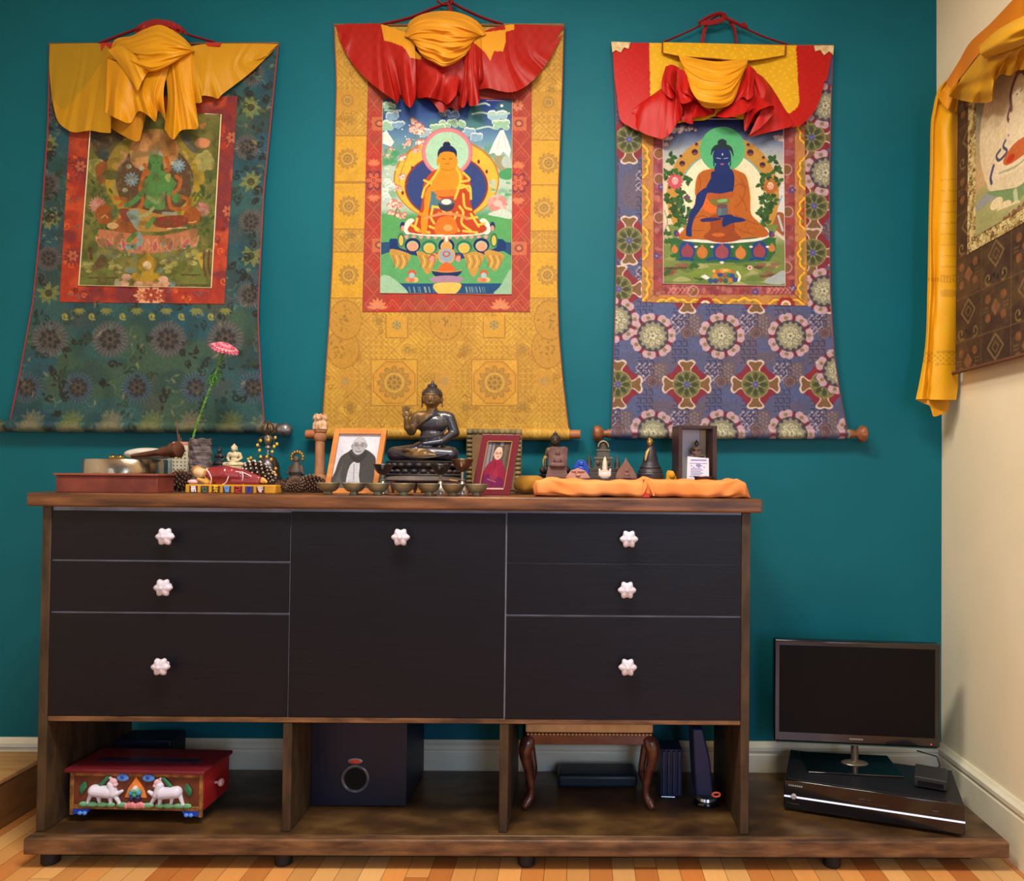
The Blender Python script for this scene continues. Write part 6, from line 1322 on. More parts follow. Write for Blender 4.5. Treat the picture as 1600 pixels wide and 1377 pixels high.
# small gilt figure with a halo of heads
o = root('deity_figurine', 'small dark figurine with a golden halo, right of the bell', 'figurine', 463, 2.45, zr)
k = s_of(2.45); hz = HZ(463, 703, 2.45)-zr; gl = M('old_gilt', (190, 150, 76), rough=.35, metal=.6, col2=(120, 84, 46), scale=60)
b = MB(); b.lathe([(14*k, 0), (14*k, 3*k), (9*k, 6*k), (11*k, 12*k), (7*k, 22*k), (5*k, 27*k)], 20); b.ell((0, -1*k, 31*k), (5*k, 5*k, 6*k)); b.cap((-8*k, 0, 20*k), (-12*k, -4*k, 9*k), 3*k, 2*k); b.cap((8*k, 0, 20*k), (12*k, -4*k, 9*k), 3*k, 2*k); b.build('body', dusty, o, remesh=.0016)
b = MB()
for q in range(9): a = -.3+(PI+.6)*q/8; b.ell((9*k*math.cos(a), 2*k, 34*k+9*k*math.sin(a)), (2.6*k, 2.4*k, 3.2*k), n=10, m=6)
b.tube([(8*k*math.cos(a), 3*k, 34*k+8*k*math.sin(a)) for a in np.linspace(-.3, PI+.3, 18)], 1.6*k, 8); b.build('halo', gl, o, smooth=60)

# pinecones
def pinecone(label, px, py, Y, L, R, ax, tip=None, seed=1, n=110, scale_m=None):
    brown = M('pinecone_brown', (92, 62, 44), rough=.8, col2=(54, 36, 28), scale=60)
    tips = {'white': M('pinecone_white_tip', (218, 206, 196), rough=.8), 'tan': M('pinecone_tan_tip', (140, 106, 82), rough=.8), None: M('pinecone_tip', (116, 84, 66), rough=.8)}[tip]
    p = PT(px, py, Y); z = max(p.z, ZC+R*1.02); o = thing('pinecone', label, 'pinecone', (p.x, Y, z), group=None)
    A = Vector(ax).normalized(); rt = A.to_track_quat('Z', 'Y').to_matrix(); b = MB(); bt_ = MB()
    b.tube([rt @ Vector((0, 0, -L*.42)), rt @ Vector((0, 0, L*.42))], [R*.45, R*.3], 10)
    for i in range(n):
        t = (i+.5)/n; a = i*2.39996; zz = (-.5+t)*L*.94; rr_ = R*math.sin(PI*min(1, .12+t*.82))**.7*(1-.25*t)
        ct, s_ = math.cos(a), math.sin(a); w_ = R*.20*(1.1-.5*t); up = L*.055
        e0 = Vector((ct*rr_*.3, s_*rr_*.3, zz-up)); e1 = Vector((ct*rr_, s_*rr_, zz+up*.4)); tn = Vector((-s_, ct, 0)); nn = Vector((0, 0, up*.55))
        vs = [rt @ v for v in (e0-tn*w_*.4, e0+tn*w_*.4, e1*.97+tn*w_, e1*.97-tn*w_, e0-tn*w_*.3+nn, e0+tn*w_*.3+nn, e1*.97+tn*w_*.9+nn, e1*.97-tn*w_*.9+nn)]
        b.add(vs, [(0, 1, 2, 3), (4, 7, 6, 5), (0, 4, 5, 1), (1, 5, 6, 2), (2, 6, 7, 3), (3, 7, 4, 0)])
        e2 = e1*1.03+Vector((0, 0, up*.4)); bt_.ell(rt @ e2, R*.085*(1.2-.5*t), n=6, m=4)
    b.build('scales', brown, o, smooth=0); bt_.build('scale_tips', tips, o)
    return o
pinecone('dark brown pinecone left of the reclining figure, beside the reddish box', 282, 752, 2.33, .075, .036, (.9, -.1, .25), seed=2)
pinecone('pinecone with white-painted tips lying behind the reclining figure', 404, 738, 2.34, .105, .036, (1, -.1, -.35), 'white', 3, 90)
pinecone('small greyish pinecone at the foot of the reclining figure base', 439, 761, 2.30, .036, .019, (.8, -.5, .2), 'tan', 4, 60)
pinecone('round brown pinecone between the small grey one and the long one', 461, 757, 2.33, .046, .027, (.3, -.8, .4), 'tan', 5, 80)
pinecone('long brown pinecone at the foot of the carved wooden pillar', 489, 755, 2.36, .085, .030, (1, -.15, 0), 'tan', 6, 120)

# reclining figure on a coloured plinth
Yl = 2.245; xa, xb = XZ(289, Yl, 1.09), XZ(430, Yl, 1.09); k = s_of(Yl)
gold_p = M('gold_paint', (214, 158, 42), rough=.45, col2=(190, 134, 34), scale=14)
o = thing('reclining_figurine', 'reclining Buddha figurine in maroon robe on a small yellow base with coloured letters', 'figurine', (0.5*(xa+xb), Yl+.03, ZC))
W2 = (xb-xa)/2; hb2 = HZ(350, 757.5, Yl)-ZC
MB().box(-W2, W2, -.03, .034, 0, hb2).build('base', gold_p, o, bevel=.003)
cols = [(228, 226, 230), (60, 112, 92), (236, 196, 44), (96, 160, 226), (206, 50, 58), (44, 70, 176), (222, 196, 190)]
glyph = [[(-3, 3, 3, 3), (-2, -4, -2, 3), (0, 2, 0, -4), (2, 3, 3, -4), (-3, 0, 3, 0)], [(-3, 3, -1, -4), (-1, -4, 3, -4), (2, 3, 2, -4), (-3, 1, 3, 1)], [(-3, 4, 3, 3), (-2, 3, 2, -4), (2, 1, -2, -4), (-3, 0, 3, 0)], [(-4, 3, 4, 3), (-3, 3, -1, -4), (0, 3, 1, -4), (3, 3, 2, -4)],
         [(-3, 3, 3, 3), (3, 3, 2, -1), (2, -1, -3, -1), (-3, -1, -2, -4), (-2, -4, 3, -4)], [(-3, 3, 3, 3), (-3, 3, -3, -4), (3, 3, 2, -4), (-3, 0, 3, 0), (-2, -4, 3, -4)], [(-4, 3, 4, 3), (-3, 3, -1, -3), (0, 3, 0, -4), (3, 2, 1, -4), (-3, 0, 4, 0)]]
for q in range(7):
    cx_ = -W2+W2*2*(q+.78)/8.1
    b = MB().box(cx_-6.2*k, cx_+6.2*k, -.0315, -.0302, .002, hb2-.004); b.build('panel', M('maroon_panel', (92, 44, 34), rough=.6), o)
    b = MB()
    for (x0_, z0_, x1_, z1_) in glyph[q]: b.tube([(cx_+x0_*k*1.1, -.0325, hb2*.48+z0_*k*1.15), (cx_+x1_*k*1.1, -.0325, hb2*.48+z1_*k*1.15)], 1.0*k, 6)
    b.build('letter', M('letter_paint_%d' % q, cols[q], rough=.5), o)
z1 = hb2; robe_m = M('maroon_glaze', (150, 44, 52), rough=.25, spec=.6, col2=(120, 34, 44), scale=10, coat=.4); skin_y = M('ochre_skin', (214, 162, 82), rough=.5, col2=(196, 140, 66), scale=12); face_m = M('pale_face', (214, 176, 130), rough=.5)
F_ = lambda px, py, y: (XZ(px, Yl+.03, 1.1)-o.location.x, y, HZ(px, py, Yl+.03)-ZC)
b = MB()
b.cap(F_(334, 742, 0), F_(352, 741, 0), 13*k, 13.5*k); b.cap(F_(352, 741, 0), F_(376, 744, 0), 13*k, 11*k); b.cap(F_(376, 742, .002), F_(404, 749, -.002), 9.5*k, 6*k); b.cap(F_(368, 752, -.008), F_(402, 753, -.006), 6.5*k, 5.5*k); b.cap(F_(345, 750, 0), F_(370, 752, 0), 10*k, 8*k)
b.ell(F_(345, 757, .0), (16*k, .014, 2*k))
b.build('robe', robe_m, o, remesh=.0016)
b = MB(); b.cap(F_(326, 739, 0), F_(331, 747, -.003), 8*k, 9*k); b.cap(F_(322, 752, -.012), F_(330, 753, -.010), 3.6*k, 4*k); b.cap(F_(313, 749, -.012), F_(322, 752, -.012), 2.8*k, 3.2*k); b.cap(F_(326, 753.5, -.014), F_(329, 746, -.008), 4*k, 5*k); b.ell(F_(341, 737, .002), (4*k, .01, 3*k))
b.build('skin', skin_y, o, remesh=.0016)
b = MB(); b.ell(F_(312, 739, -.002), (10.5*k, 8.5*k, 8.2*k), rot=Matrix.Rotation(.35, 3, 'Y')); b.ell(F_(303, 737, .0), (4*k, 4*k, 4*k)); b.ell(F_(311, 741, -.015), (1.4*k, 1.5*k, 1.2*k)); b.ell(F_(316, 744, -.013), (1.6*k, 1.2*k, .8*k)); b.ell(F_(318, 734, .002), (3.5*k, 1.5*k, 1.6*k))
b.build('head', face_m, o, remesh=.0013)
MB().ell(F_(307, 736, .004), (9.5*k, 8*k, 8.2*k), n=20).build('hair', M('tawny_hair', (176, 130, 70), rough=.6, col2=(140, 98, 50), scale=40), o)
MB().ell(F_(304, 753, -.008), (9*k, 6.5*k, 3.8*k), n=20).build('pillow', M('pink_pillow', (222, 176, 184), rough=.5), o)
b = MB()
for px in (407, 412): b.cap(F_(px-2, 750, .0), F_(px+4, 753, -.003), 4.2*k, 2.8*k)
b.build('feet', skin_y, o, remesh=.0013)
trm = M('robe_trim', (232, 206, 206), rough=.4)
for q in ([(327, 733, -.020), (333, 740, -.024), (336, 748, -.024), (334, 756, -.020)], [(366, 734, -.016), (362, 745, -.022), (358, 754, -.020), (352, 757, -.018)], [(382, 737, -.018), (384, 745, -.020), (382, 753, -.016), (384, 757, -.014)], [(372, 737, -.018), (384, 739, -.016), (396, 745, -.012)], [(404, 747, -.011), (402, 752, -.013), (400, 756, -.012)]):
    MB().tube([F_(*v) for v in [tuple(w) for w in cr(q, 12)]], .9*k, 6).build('trim', trm, o)

# carved pillar with lion heads
wood_l = M('carved_sandalwood', (176, 122, 84), rough=.6, col2=(146, 94, 60), scale=18, stretch=(3, 3, 1), bump=.2, bump_scale=70)
Yp = 2.40; o = root('carved_pillar', 'carved light-wood column with lion capital, left of the orange-framed photo', 'carving', 499, Yp); k = s_of(Yp); hp = HZ(500, 643, Yp)-ZC
z_ = lambda py: HZ(500, py, Yp)-ZC
MB().lathe([(14*k, 0), (14*k, z_(758)), (13*k, z_(750)), (10*k, z_(744)), (8*k, z_(742)), (7.2*k, z_(730)), (7*k, z_(690)), (8.5*k, z_(688)), (9.5*k, z_(684)), (9.2*k, z_(680)), (8*k, z_(677)), (9.5*k, z_(675)), (9.5*k, z_(672))], 36).build('column', wood_l, o, smooth=30)
b = MB()
for q in range(4):
    a = q*PI/2-PI/2; c_, s_ = math.cos(a), math.sin(a)
    b.ell((c_*5*k, s_*5*k, z_(664)), (5.5*k, 5.5*k, 9*k)); b.ell((c_*7*k, s_*7*k, z_(653)), (4.8*k, 4.8*k, 5.5*k)); b.ell((c_*10.5*k, s_*10.5*k, z_(655)), (2*k, 2*k, 2*k))
    for s in (-1, 1): b.ell((c_*7*k-s_*3.4*k*s, s_*7*k+c_*3.4*k*s, z_(647.5)), 1.5*k, n=8, m=6); b.cap((c_*9*k-s_*3*k*s, s_*9*k+c_*3*k*s, z_(662)), (c_*9.5*k-s_*3*k*s, s_*9.5*k+c_*3*k*s, z_(671)), 1.8*k, 1.8*k, n=8)
b.box(-8*k, 8*k, -8*k, 8*k, z_(672), z_(669)); b.build('lion_capital', M('pale_sandalwood', (206, 168, 134), rough=.65, col2=(176, 134, 98), scale=50), o, remesh=.0022)

# ---- photographs in frames
def photo_monk_bw():
    c = Cv(0, 0, 64, 79, 4, (214, 214, 226)); c.tint(30, 3, (196, 196, 210), .6, .5)
    dk = (72, 70, 68)
    c.poly([(3, 79), (4, 52), (8, 34), (18, 26), (24, 22), (42, 22), (54, 28), (61, 36), (62, 52), (60, 79)], dk, smooth=60); c.poly([(14, 40), (12, 60), (20, 79), (4, 79)], (96, 94, 92), .7, smooth=20)
    c.poly([(24, 46), (37, 40), (40, 60), (44, 79), (24, 79)], (196, 196, 204), smooth=20); c.line([(30, 44), (33, 66)], 1.5, (140, 140, 146), .8)
    c.poly([(20, 26), (32, 33), (44, 24), (46, 32), (36, 42), (24, 36)], (58, 56, 56), smooth=24)
    c.ell(33, 17, 10.4, 13, (168, 166, 172)); c.ell(22.8, 18, 1.8, 3.6, (150, 148, 152)); c.ell(43.4, 17, 1.8, 3.6, (150, 148, 152)); c.ell(33, 9, 8, 5, (190, 188, 196), .8)
    for s in (-1, 1): c.ell(33+s*4.4, 16.2, 3.3, 2.6, (90, 88, 92), 1, inner=.78); c.ell(33+s*4.4, 16.2, 1.4, .8, (60, 58, 60)); c.line([(33+s*2, 12.6), (33+s*7, 13.2)], .8, (110, 108, 112))
    c.line([(33, 16), (32, 21), (34.5, 21.6)], .8, (120, 118, 122)); c.line([(29.5, 25), (33, 26), (37, 24.8)], 1, (96, 88, 92)); c.ell(33, 28.6, 4, 1.4, (196, 194, 200), .6)
    c.ell(31, 71, 8, 5, (190, 188, 196)); c.ell(39, 75, 9, 5, (176, 174, 182)); 
    for q in range(4): c.line([(26+q*3, 69), (28+q*3, 75)], .6, (120, 118, 122)); c.line([(34+q*3, 73), (36+q*3, 78)], .6, (120, 118, 122))
    return c.speck(2, 3, .04)
def photo_monk_red():
    c = Cv(0, 0, 44, 78, 4, (84, 74, 72)); c.poly([(0, 0), (9, 0), (9, 60), (0, 60)], (150, 146, 160), .7); c.poly([(11, 4), (14, 4), (14, 40), (11, 40)], (170, 164, 172), .6); c.poly([(32, 6), (36, 6), (36, 46), (32, 46)], (120, 100, 60), .6); c.ell(26, 4, 3, 5, (150, 150, 176), .8)
    c.poly([(1, 78), (4, 48), (10, 36), (18, 30), (27, 30), (35, 40), (41, 56), (42, 78)], (140, 38, 62), smooth=50); c.poly([(1, 78), (4, 58), (14, 54), (30, 58), (40, 66), (42, 78)], (104, 34, 80), .85, smooth=30); c.poly([(14, 50), (24, 46), (28, 60), (18, 62)], (160, 52, 76), .7, smooth=20)
    c.line([(18, 32), (21, 42), (16, 54)], 1.2, (110, 28, 50), .8, smooth=10)
    c.ell(22.5, 21, 7, 10, (206, 168, 146)); c.ell(16, 22, 1.4, 3, (190, 150, 128)); c.ell(23, 13.5, 5, 3.5, (220, 190, 168), .7)
    for s in (-1, 1): c.ell(23.2+s*3, 20.5, 2.2, 1.6, (96, 70, 60), 1, inner=.7); c.ell(23.2+s*3, 20.5, .9, .6, (50, 36, 32))
    c.line([(21, 26.5), (25.5, 26)], .8, (140, 84, 76)); c.line([(23.4, 21), (23.2, 24)], .7, (170, 130, 112)); c.line([(12, 62), (26, 66)], 1.5, (206, 168, 150), .5)
    return c.speck(2, 3, .05)
photo_paper = M('photo_print', attr=True, rough=.18, spec=.5, scale=20)
def frame(name, label, TL, TR, BL, BR, Y, lean, fw, fmat, photo, pw, rz=0.0, depth=.016, inner=None, stand=None, shell=None):
    """picture frame leaning back; corner pixels give its place and size"""
    w = .5*((TR[0]-TL[0])+(BR[0]-BL[0]))*s_of(Y)/math.cos(rz); h = (0.5*(BL[1]+BR[1])-0.5*(TL[1]+TR[1]))*s_of(Y)/math.cos(lean)*1.0
    cx_ = .5*(BL[0]+BR[0]); o = root(name, label, 'picture frame', cx_, Y, None, rz)
    rx = Matrix.Rotation(-lean, 3, 'X'); ry = Matrix.Rotation(math.atan2((TL[0]+TR[0]-BL[0]-BR[0])*.5, 95), 3, 'Y') if 0 else Matrix.Identity(3)
    sh = (TL[0]+TR[0]-BL[0]-BR[0])*.5*s_of(Y)/h                      # slight sideways slant as it stands
    def T(v): v = rx @ Vector(v); return Vector((v.x+sh*v.z, v.y, v.z+.0005))
    b = MB()
    for (xa_, xb_, za2, zb2_) in ((-w/2, -w/2+fw, 0, h), (w/2-fw, w/2, 0, h), (-w/2+fw, w/2-fw, 0, fw), (-w/2+fw, w/2-fw, h-fw, h)):
        v0 = [(x, y, z) for z in (za2, zb2_) for y in (0, depth) for x in (xa_, xb_)]; b.add([T(v) for v in v0], [(0, 2, 3, 1), (4, 5, 7, 6), (0, 1, 5, 4), (2, 6, 7, 3), (0, 4, 6, 2), (1, 3, 7, 5)])
    b.build('frame_border', fmat, o, bevel=.0015, smooth=0)
    b = MB(); v0 = [(x, y, z) for z in (fw*.8, h-fw*.8) for y in (depth*.6, depth*.95) for x in (-w/2+fw*.8, w/2-fw*.8)]; b.add([T(v) for v in v0], [(0, 2, 3, 1), (4, 5, 7, 6), (0, 1, 5, 4), (2, 6, 7, 3), (0, 4, 6, 2), (1, 3, 7, 5)]); b.build('backing', M('frame_backing', (70, 50, 36)), o, smooth=0)
    if inner:
        b = MB()
        for (xa_, xb_, za2, zb2_) in ((-w/2+fw, -w/2+fw+.003, fw, h-fw), (w/2-fw-.003, w/2-fw, fw, h-fw), (-w/2+fw, w/2-fw, fw, fw+.003), (-w/2+fw, w/2-fw, h-fw-.003, h-fw)):
            v0 = [(x, y, z) for z in (za2, zb2_) for y in (.0005, .006) for x in (xa_, xb_)]; b.add([T(v) for v in v0], [(0, 2, 3, 1), (4, 5, 7, 6), (0, 1, 5, 4), (2, 6, 7, 3), (0, 4, 6, 2), (1, 3, 7, 5)])
        b.build('inner_edge', inner, o, smooth=0)
    cv = photo(); n, m = 200, 260; s = np.linspace(0, 1, n)[None]; t = np.linspace(0, 1, m)[:, None]
    X = (-w/2+fw*.9)+(w-fw*1.8)*s+0*t; Z = (h-fw*.9)-(h-fw*1.8)*t+0*s
    P = np.array([[tuple(T((0, depth*.5, 0)))]]); co, si = math.cos(-lean), math.sin(-lean); Yy = depth*.5
    y2 = Yy*co-Z*si; z2 = Yy*si+Z*co; x2 = X+sh*z2
    px_ = cv.x0+(cv.W/cv.k)*s+0*t; py_ = cv.y0+(cv.H/cv.k)*t+0*s
    grid_mesh('photograph', np.stack([x2+o.location.x, y2+o.location.y, z2+.0005+o.location.z], -1), cv.sample(px_, py_), photo_paper, o)
    if stand:
        b = MB().prism([(depth*1.0, .004), (depth*1.0+.055, .001), (depth*1.0+h*.5*math.sin(lean)+.004, h*.45)], w*.30, w*.30+.004, axis='x')
        b.build('easel_back', stand, o)
    return o
frame('photo_frame', 'orange wooden frame with black and white photo of a man in a dark coat', (518, 668), (597, 667), (504, 769), (589, 769), 2.33, .16, .0165, M('orange_pine', (214, 140, 72), rough=.4, col2=(196, 118, 54), scale=8, stretch=(1, 1, 6)), photo_monk_bw, 64)
mar = M('maroon_lacquer', (112, 34, 44), rough=.25, spec=.5, coat=.3)
frame('photo_frame', 'glossy maroon frame with colour photo of a person in a crimson robe', (752, 675), (810, 671), (735, 768), (797, 769), 2.30, .14, .0205, mar, photo_monk_red, 44, inner=M('gold_fillet', (196, 140, 90), rough=.3, metal=.5), stand=M('plum_board', (90, 20, 52), rough=.5))
# carved stone frame behind
Y9 = 2.53; o = root('carved_slab_frame', 'weathered olive-gold carved slab standing behind the maroon picture frame', 'carving', 771, Y9); k = s_of(Y9)
hs = HZ(771, 670, Y9)-ZC; ws = 43*k; stn = M('gilt_stone', (142, 122, 80), rough=.8, col2=(104, 92, 60), scale=20, bump=.6, bump_scale=40)
b = MB(); b.box(-ws, ws, 0, .02, 0, hs)
for s in (-1, 1):
    for q in range(14): b.ell((s*(ws-5*k), -.003, .008+q*(hs-.014)/13.5), (5*k, .007, hs/31), n=10, m=6)
for q in range(10): b.ell((-ws+5*k+q*(2*ws-10*k)/9, -.003, hs-5*k), (ws/10, .006, 4*k), n=10, m=6)
b.build('carved_slab', stn, o, smooth=40, bevel=.002)
b = MB().box(-ws+9*k, ws-9*k, -.004, -.0002, .01, hs-10*k); b.build('inner_panel', M('olive_panel', (134, 106, 66), rough=.7, col2=(100, 74, 50), scale=9), o, bevel=.001)

# ---- central statue on a brocade-covered riser
Ym = 2.43; zri = HZ(666, 753, 2.33); xa, xb = XZ(603, 2.36, 1.1), XZ(728, 2.36, 1.1)
bm_ = M('maroon_brocade', (70, 22, 36), rough=.7, col2=(52, 16, 28), scale=30)
o = thing('altar_riser', 'low riser under maroon and gold brocade beneath the large bronze Buddha', 'riser', (0.5*(xa+xb), 2.36, ZC))
MB().box(-(xb-xa)/2, (xb-xa)/2, 0, .15, 0.003, zri-ZC).build('block', bm_, o, bevel=.003)
MB().box(-(xb-xa)/2-.05, (xb-xa)/2+.045, -.12, .16, 0.0, .0028).build('brocade_cloth', M('brocade_mat', (92, 34, 40), rough=.8, col2=(150, 104, 60), scale=60), o)
W3 = (xb-xa); n = 11
for q in range(n):
    x = -W3/2+W3*(q+.5)/n; b = MB().prism([(x-.008, .004), (x+.008, .004), (x, zri-ZC-.003)], -.0015, -.0003); b.build('gold_triangle', M('gold_thread', (196, 146, 70), rough=.4, metal=.3), o, smooth=0)
st_ = root('buddha_statue', 'large dark bronze seated Buddha with raised hand on a lotus base at the centre', 'statue', 662, Ym, zri+.0005)
zs = HZ(662, 722, Ym)-zri; zt_ = HZ(662, 594, Ym)-zri; h = (zt_-zs)/.965; k = s_of(Ym)
lotus_base(st_, 60*k, 40*k, (HZ(662, 744, Ym)-zri), zs+.003, M('lotus_bronze', (40, 40, 50), rough=.45, metal=.3, col2=(66, 58, 54), scale=16), n=24)
MB().lathe([(60*k, 0.0), (62*k, .004), (58*k, HZ(662, 744, Ym)-zri)], 40, sq=.7).build('plinth', M('grey_plinth', (110, 98, 90), rough=.7, col2=(76, 66, 62), scale=14), st_)
buddha(st_, h, .79, zs, bronze_skin, bronze_blue, bronze, 'abhaya', .0095, True, tx=.085)
# folds and hem of the robe
kx = h
for q in ([(-.17, -.075, .40), (-.03, -.095, .50), (.09, -.07, .60)], [(.20, -.08, .40), (.14, -.115, .33), (.02, -.13, .285), (-.10, -.12, .28)], [(-.30, -.16, .10), (-.15, -.24, .06), (0, -.27, .045), (.15, -.26, .05), (.32, -.16, .09)]):
    MB().tube([((x+.085*min(1, max(0, (z-.12)/.16)))*kx, y*kx, z*kx+zs) for x, y, z in [tuple(v) for v in cr(q, 16)]], .010*kx, 8).build('robe_hem', bronze_skin if q[0][2] < .35 and q[0][2] > .2 else bronze, st_)
# folded gold embroidered cloth before the lotus
o = root('embroidered_cloth', 'crumpled gold embroidered cloth in front of the bronze Buddha pedestal', 'cloth', 668, 2.372, zri+.0005)
n, m = 60, 24; s = np.linspace(-1, 1, n)[None]; t = np.linspace(0, 1, m)[:, None]
P = np.stack([s*46*k+0*t, -.010+.016*t+.002*np.sin(s*9), (.006+.008*t)*np.clip(1.05-s*s, .05, 1)+.0022*np.sin(s*21+t*7)*np.sin(t*PI)], -1)
grid_mesh('cloth', P+np.array(o.location), None, M('gold_embroidery', (206, 150, 66), rough=.45, metal=.2, col2=(120, 92, 70), scale=26), o, thick=.002)

# ---- seven offering bowls and three stem cups
bm2 = M('aged_copper_bowl', (156, 166, 146), rough=.26, metal=.7, col2=(132, 120, 96), scale=12, rough2=.5)
ylast = 2.20; k = s_of(ylast)
b0 = thing('offering_bowl', 'x', 'bowl', (0, 0, 0), group='offering bowls in a row')
hb = (HZ(590, 755, ylast)-ZC)
MB().lathe([(7.4*k, 0), (7.8*k, hb*.06), (6.4*k, hb*.16), (6.2*k, hb*.24), (10*k, hb*.30), (14*k, hb*.48), (16.5*k, hb*.72), (18.6*k, hb*.97), (18.4*k, hb), (17.4*k, hb*.97), (15.4*k, hb*.72), (12.5*k, hb*.52), (.3*k, hb*.42)], 44, cap=False).build('cup', bm2, b0, smooth=40)
MB().lathe([(15.9*k, hb*.78), (.2*k, hb*.78)], 40, cap=False).build('water', M('water', (150, 160, 150), rough=.03, spec=.6, metal=.3), b0, smooth=0)
names = ['leftmost of the seven small metal offering bowls, beside the long pinecone', 'offering bowl second from the left, before the orange-framed photo', 'offering bowl third from the left, at the right edge of the orange frame', 'fourth and middle bowl of the seven small metal offering bowls',
         'offering bowl fifth from the left, before the centre of the bronze Buddha', 'offering bowl sixth from the left, next to last in the row', 'rightmost of the seven small metal offering bowls, by the maroon frame']
for q, px in enumerate((513, 553, 591, 630, 670, 708, 744.5)):
    o = b0 if q == 0 else copy_tree(b0)
    o.location = (XZ(px, ylast, ZC), ylast+.003*math.sin(q*2.3), ZC); o.rotation_euler = (0, 0, q*1.3); o['label'] = names[q]
Yg = 2.28; k = s_of(Yg)
for (px, pyt, pyb, r_, col, lab) in ((598, 727, 744, 16.5, 'd', 'dark stem cup between the orange frame and the bronze Buddha'), (688, 727, 744, 16, 'd', 'dark stem cup in front of the bronze Buddha, left of the taller cup'), (722, 719, 739, 17.5, 'b', 'tall copper-coloured stem cup left of the maroon frame')):
    o = root('stem_cup', lab, 'cup', px, Yg, ZC+.0031, group='stem cups before the statue')
    z = lambda py: HZ(px, py, Yg)-ZC
    m_ = M('dark_cup', (58, 52, 52), rough=.3, metal=.6, col2=(88, 80, 76), scale=8) if col == 'd' else M('copper_cup', (120, 82, 60), rough=.3, metal=.6, col2=(84, 58, 44), scale=8)
    MB().lathe([(3*k, z(pyb)), (8*k, z(pyb-3)), (12*k, z(pyb-8)), (r_*k, z(pyt+.6)), (r_*k*.98, z(pyt)), (r_*k*.92, z(pyt+1)), (10*k, z(pyb-7)), (.2*k, z(pyb-4))], 36, cap=False).build('cup', m_, o, smooth=40)
    MB().lathe([(10.5*k, 0), (10.5*k, .002), (9*k, z(764)), (4.5*k, z(757)), (3*k, z(754)), (4.5*k, z(752)), (2*k, z(749)), (2.6*k, z(pyb+.3))], 30).build('stem', M('silver_stem', (176, 170, 160), rough=.22, metal=.85), o, smooth=40)

# ---- right group
Yo = 2.245
org = M('orange_cotton', (244, 154, 92), rough=.85, spec=.15, col2=(236, 140, 74), scale=9, bump=.15, bump_scale=300)
Ya, Yb2 = 2.20, 2.36
o = thing('wrapped_bundle', 'long flat bundle wrapped in bright orange cloth along the right of the worktop', 'bundle', (XZ(1005, Ya, ZC), .5*(Ya+Yb2), ZC))
xa, xb = XZ(833, Ya, ZC)-o.location.x, XZ(1177, Ya, ZC)-o.location.x
n, m = 260, 44; s = np.linspace(0, 1, n)[None]; a = np.linspace(0, 1, m, endpoint=False)[:, None]
ht = np.interp(s, [0, .015, .06, .12, .3, .48, .53, .6, .75, .85, .93, .985, 1], [.030, .052, .059, .053, .052, .051, .062, .055, .054, .056, .057, .046, .024])
dp = np.interp(s, [0, .02, .1, .9, .97, 1], [.055, .074, .08, .08, .07, .03])
ang = 2*PI*a; ca, sa = np.cos(ang), np.sin(ang); sq = lambda v, e: np.sign(v)*np.abs(v)**e
Xg = xa+(xb-xa)*s+.004*np.sin(ang*2)*((s < .02) | (s > .98)); wr_ = .0016*np.sin(s*60+3*np.sin(ang))+.0022*np.sin(s*23+ang*2+1)+.004*np.exp(-((s-.515)/.012)**2)+.0025*np.sin((s*8-a*9)*6)*np.exp(-((s-.12)/.05)**2)+.003*np.sin((s*10+a*7)*6)*np.exp(-((s-.9)/.06)**2)
Yg_ = sq(ca, .42)*dp+wr_*ca; Zg = np.maximum(ht*.5+sq(sa, .42)*ht*.5+wr_*sa, .0004)
P = np.stack([Xg+0*a, Yg_, Zg], -1)
P = np.concatenate([P, P[:1]*0+P[:1]], 0)[:m]
P = np.transpose(P, (1, 0, 2)); e0 = P[:1].mean(1, keepdims=True)+0*P[:1]; e1 = P[-1:].mean(1, keepdims=True)+0*P[-1:]
P = np.concatenate([e0, P, e1], 0)
grid_mesh('cloth_wrap', P+np.array(o.location), None, org, o, closed_u=True)
kx_ = XZ(1010, Ya, ZC)-o.location.x
b = MB(); b.ell((kx_, -.07, .054), (.011, .012, .008), n=18); b.ell((kx_-.006, -.078, .056), (.007, .007, .006), n=14); b.tube([(kx_, -.078, .054), (kx_-.004, -.084, .035), (kx_-.010, -.0855, .012)], [.006, .007, .003], 10); b.tube([(kx_+.003, -.078, .052), (kx_+.014, -.084, .030), (kx_+.022, -.0855, .006)], [.005, .007, .003], 10)
b.build('knot', org, o, smooth=60)
b = MB().prism([(kx_-.011, .002), (kx_+.010, .002), (kx_+.004, .012), (kx_-.001, .017), (kx_-.007, .011)], -.0862, -.0835); b.build('red_patch', M('red_seal', (206, 44, 48), rough=.6), o)
# mustard roll behind it
o = root('mustard_cloth_roll', 'mustard-yellow rolled cloth at the left end of the orange bundle', 'cloth', 829, 2.42); k = s_of(2.44)
b = MB(); b.cap((-12*k, 0, 15*k), (9*k, .0, 15*k), 14.5*k, 14.5*k, n=24); b.ell((-8*k, -.004, 10*k), (9*k, .03, 10*k)); b.build('roll', M('mustard_velvet', (176, 124, 22), rough=.85, col2=(146, 100, 18), scale=12, sheen=.3), o, remesh=.004)
# riser behind the bundle
Yk2 = 2.475; zk2 = HZ(940, 748, 2.44); xa, xb = XZ(856, Yk2, 1.1), XZ(1044, Yk2, 1.1)
ry_ = thing('wooden_riser', 'dark reddish wooden riser behind the orange bundle, under the small statues', 'riser', (.5*(xa+xb), Yk2, ZC))
MB().box(-(xb-xa)/2, (xb-xa)/2, -.095, .09, 0, zk2-ZC).build('block', M('redbrown_wood', (74, 34, 32), rough=.5, col2=(50, 26, 24), scale=8), ry_, bevel=.002)
zk2 += .0005
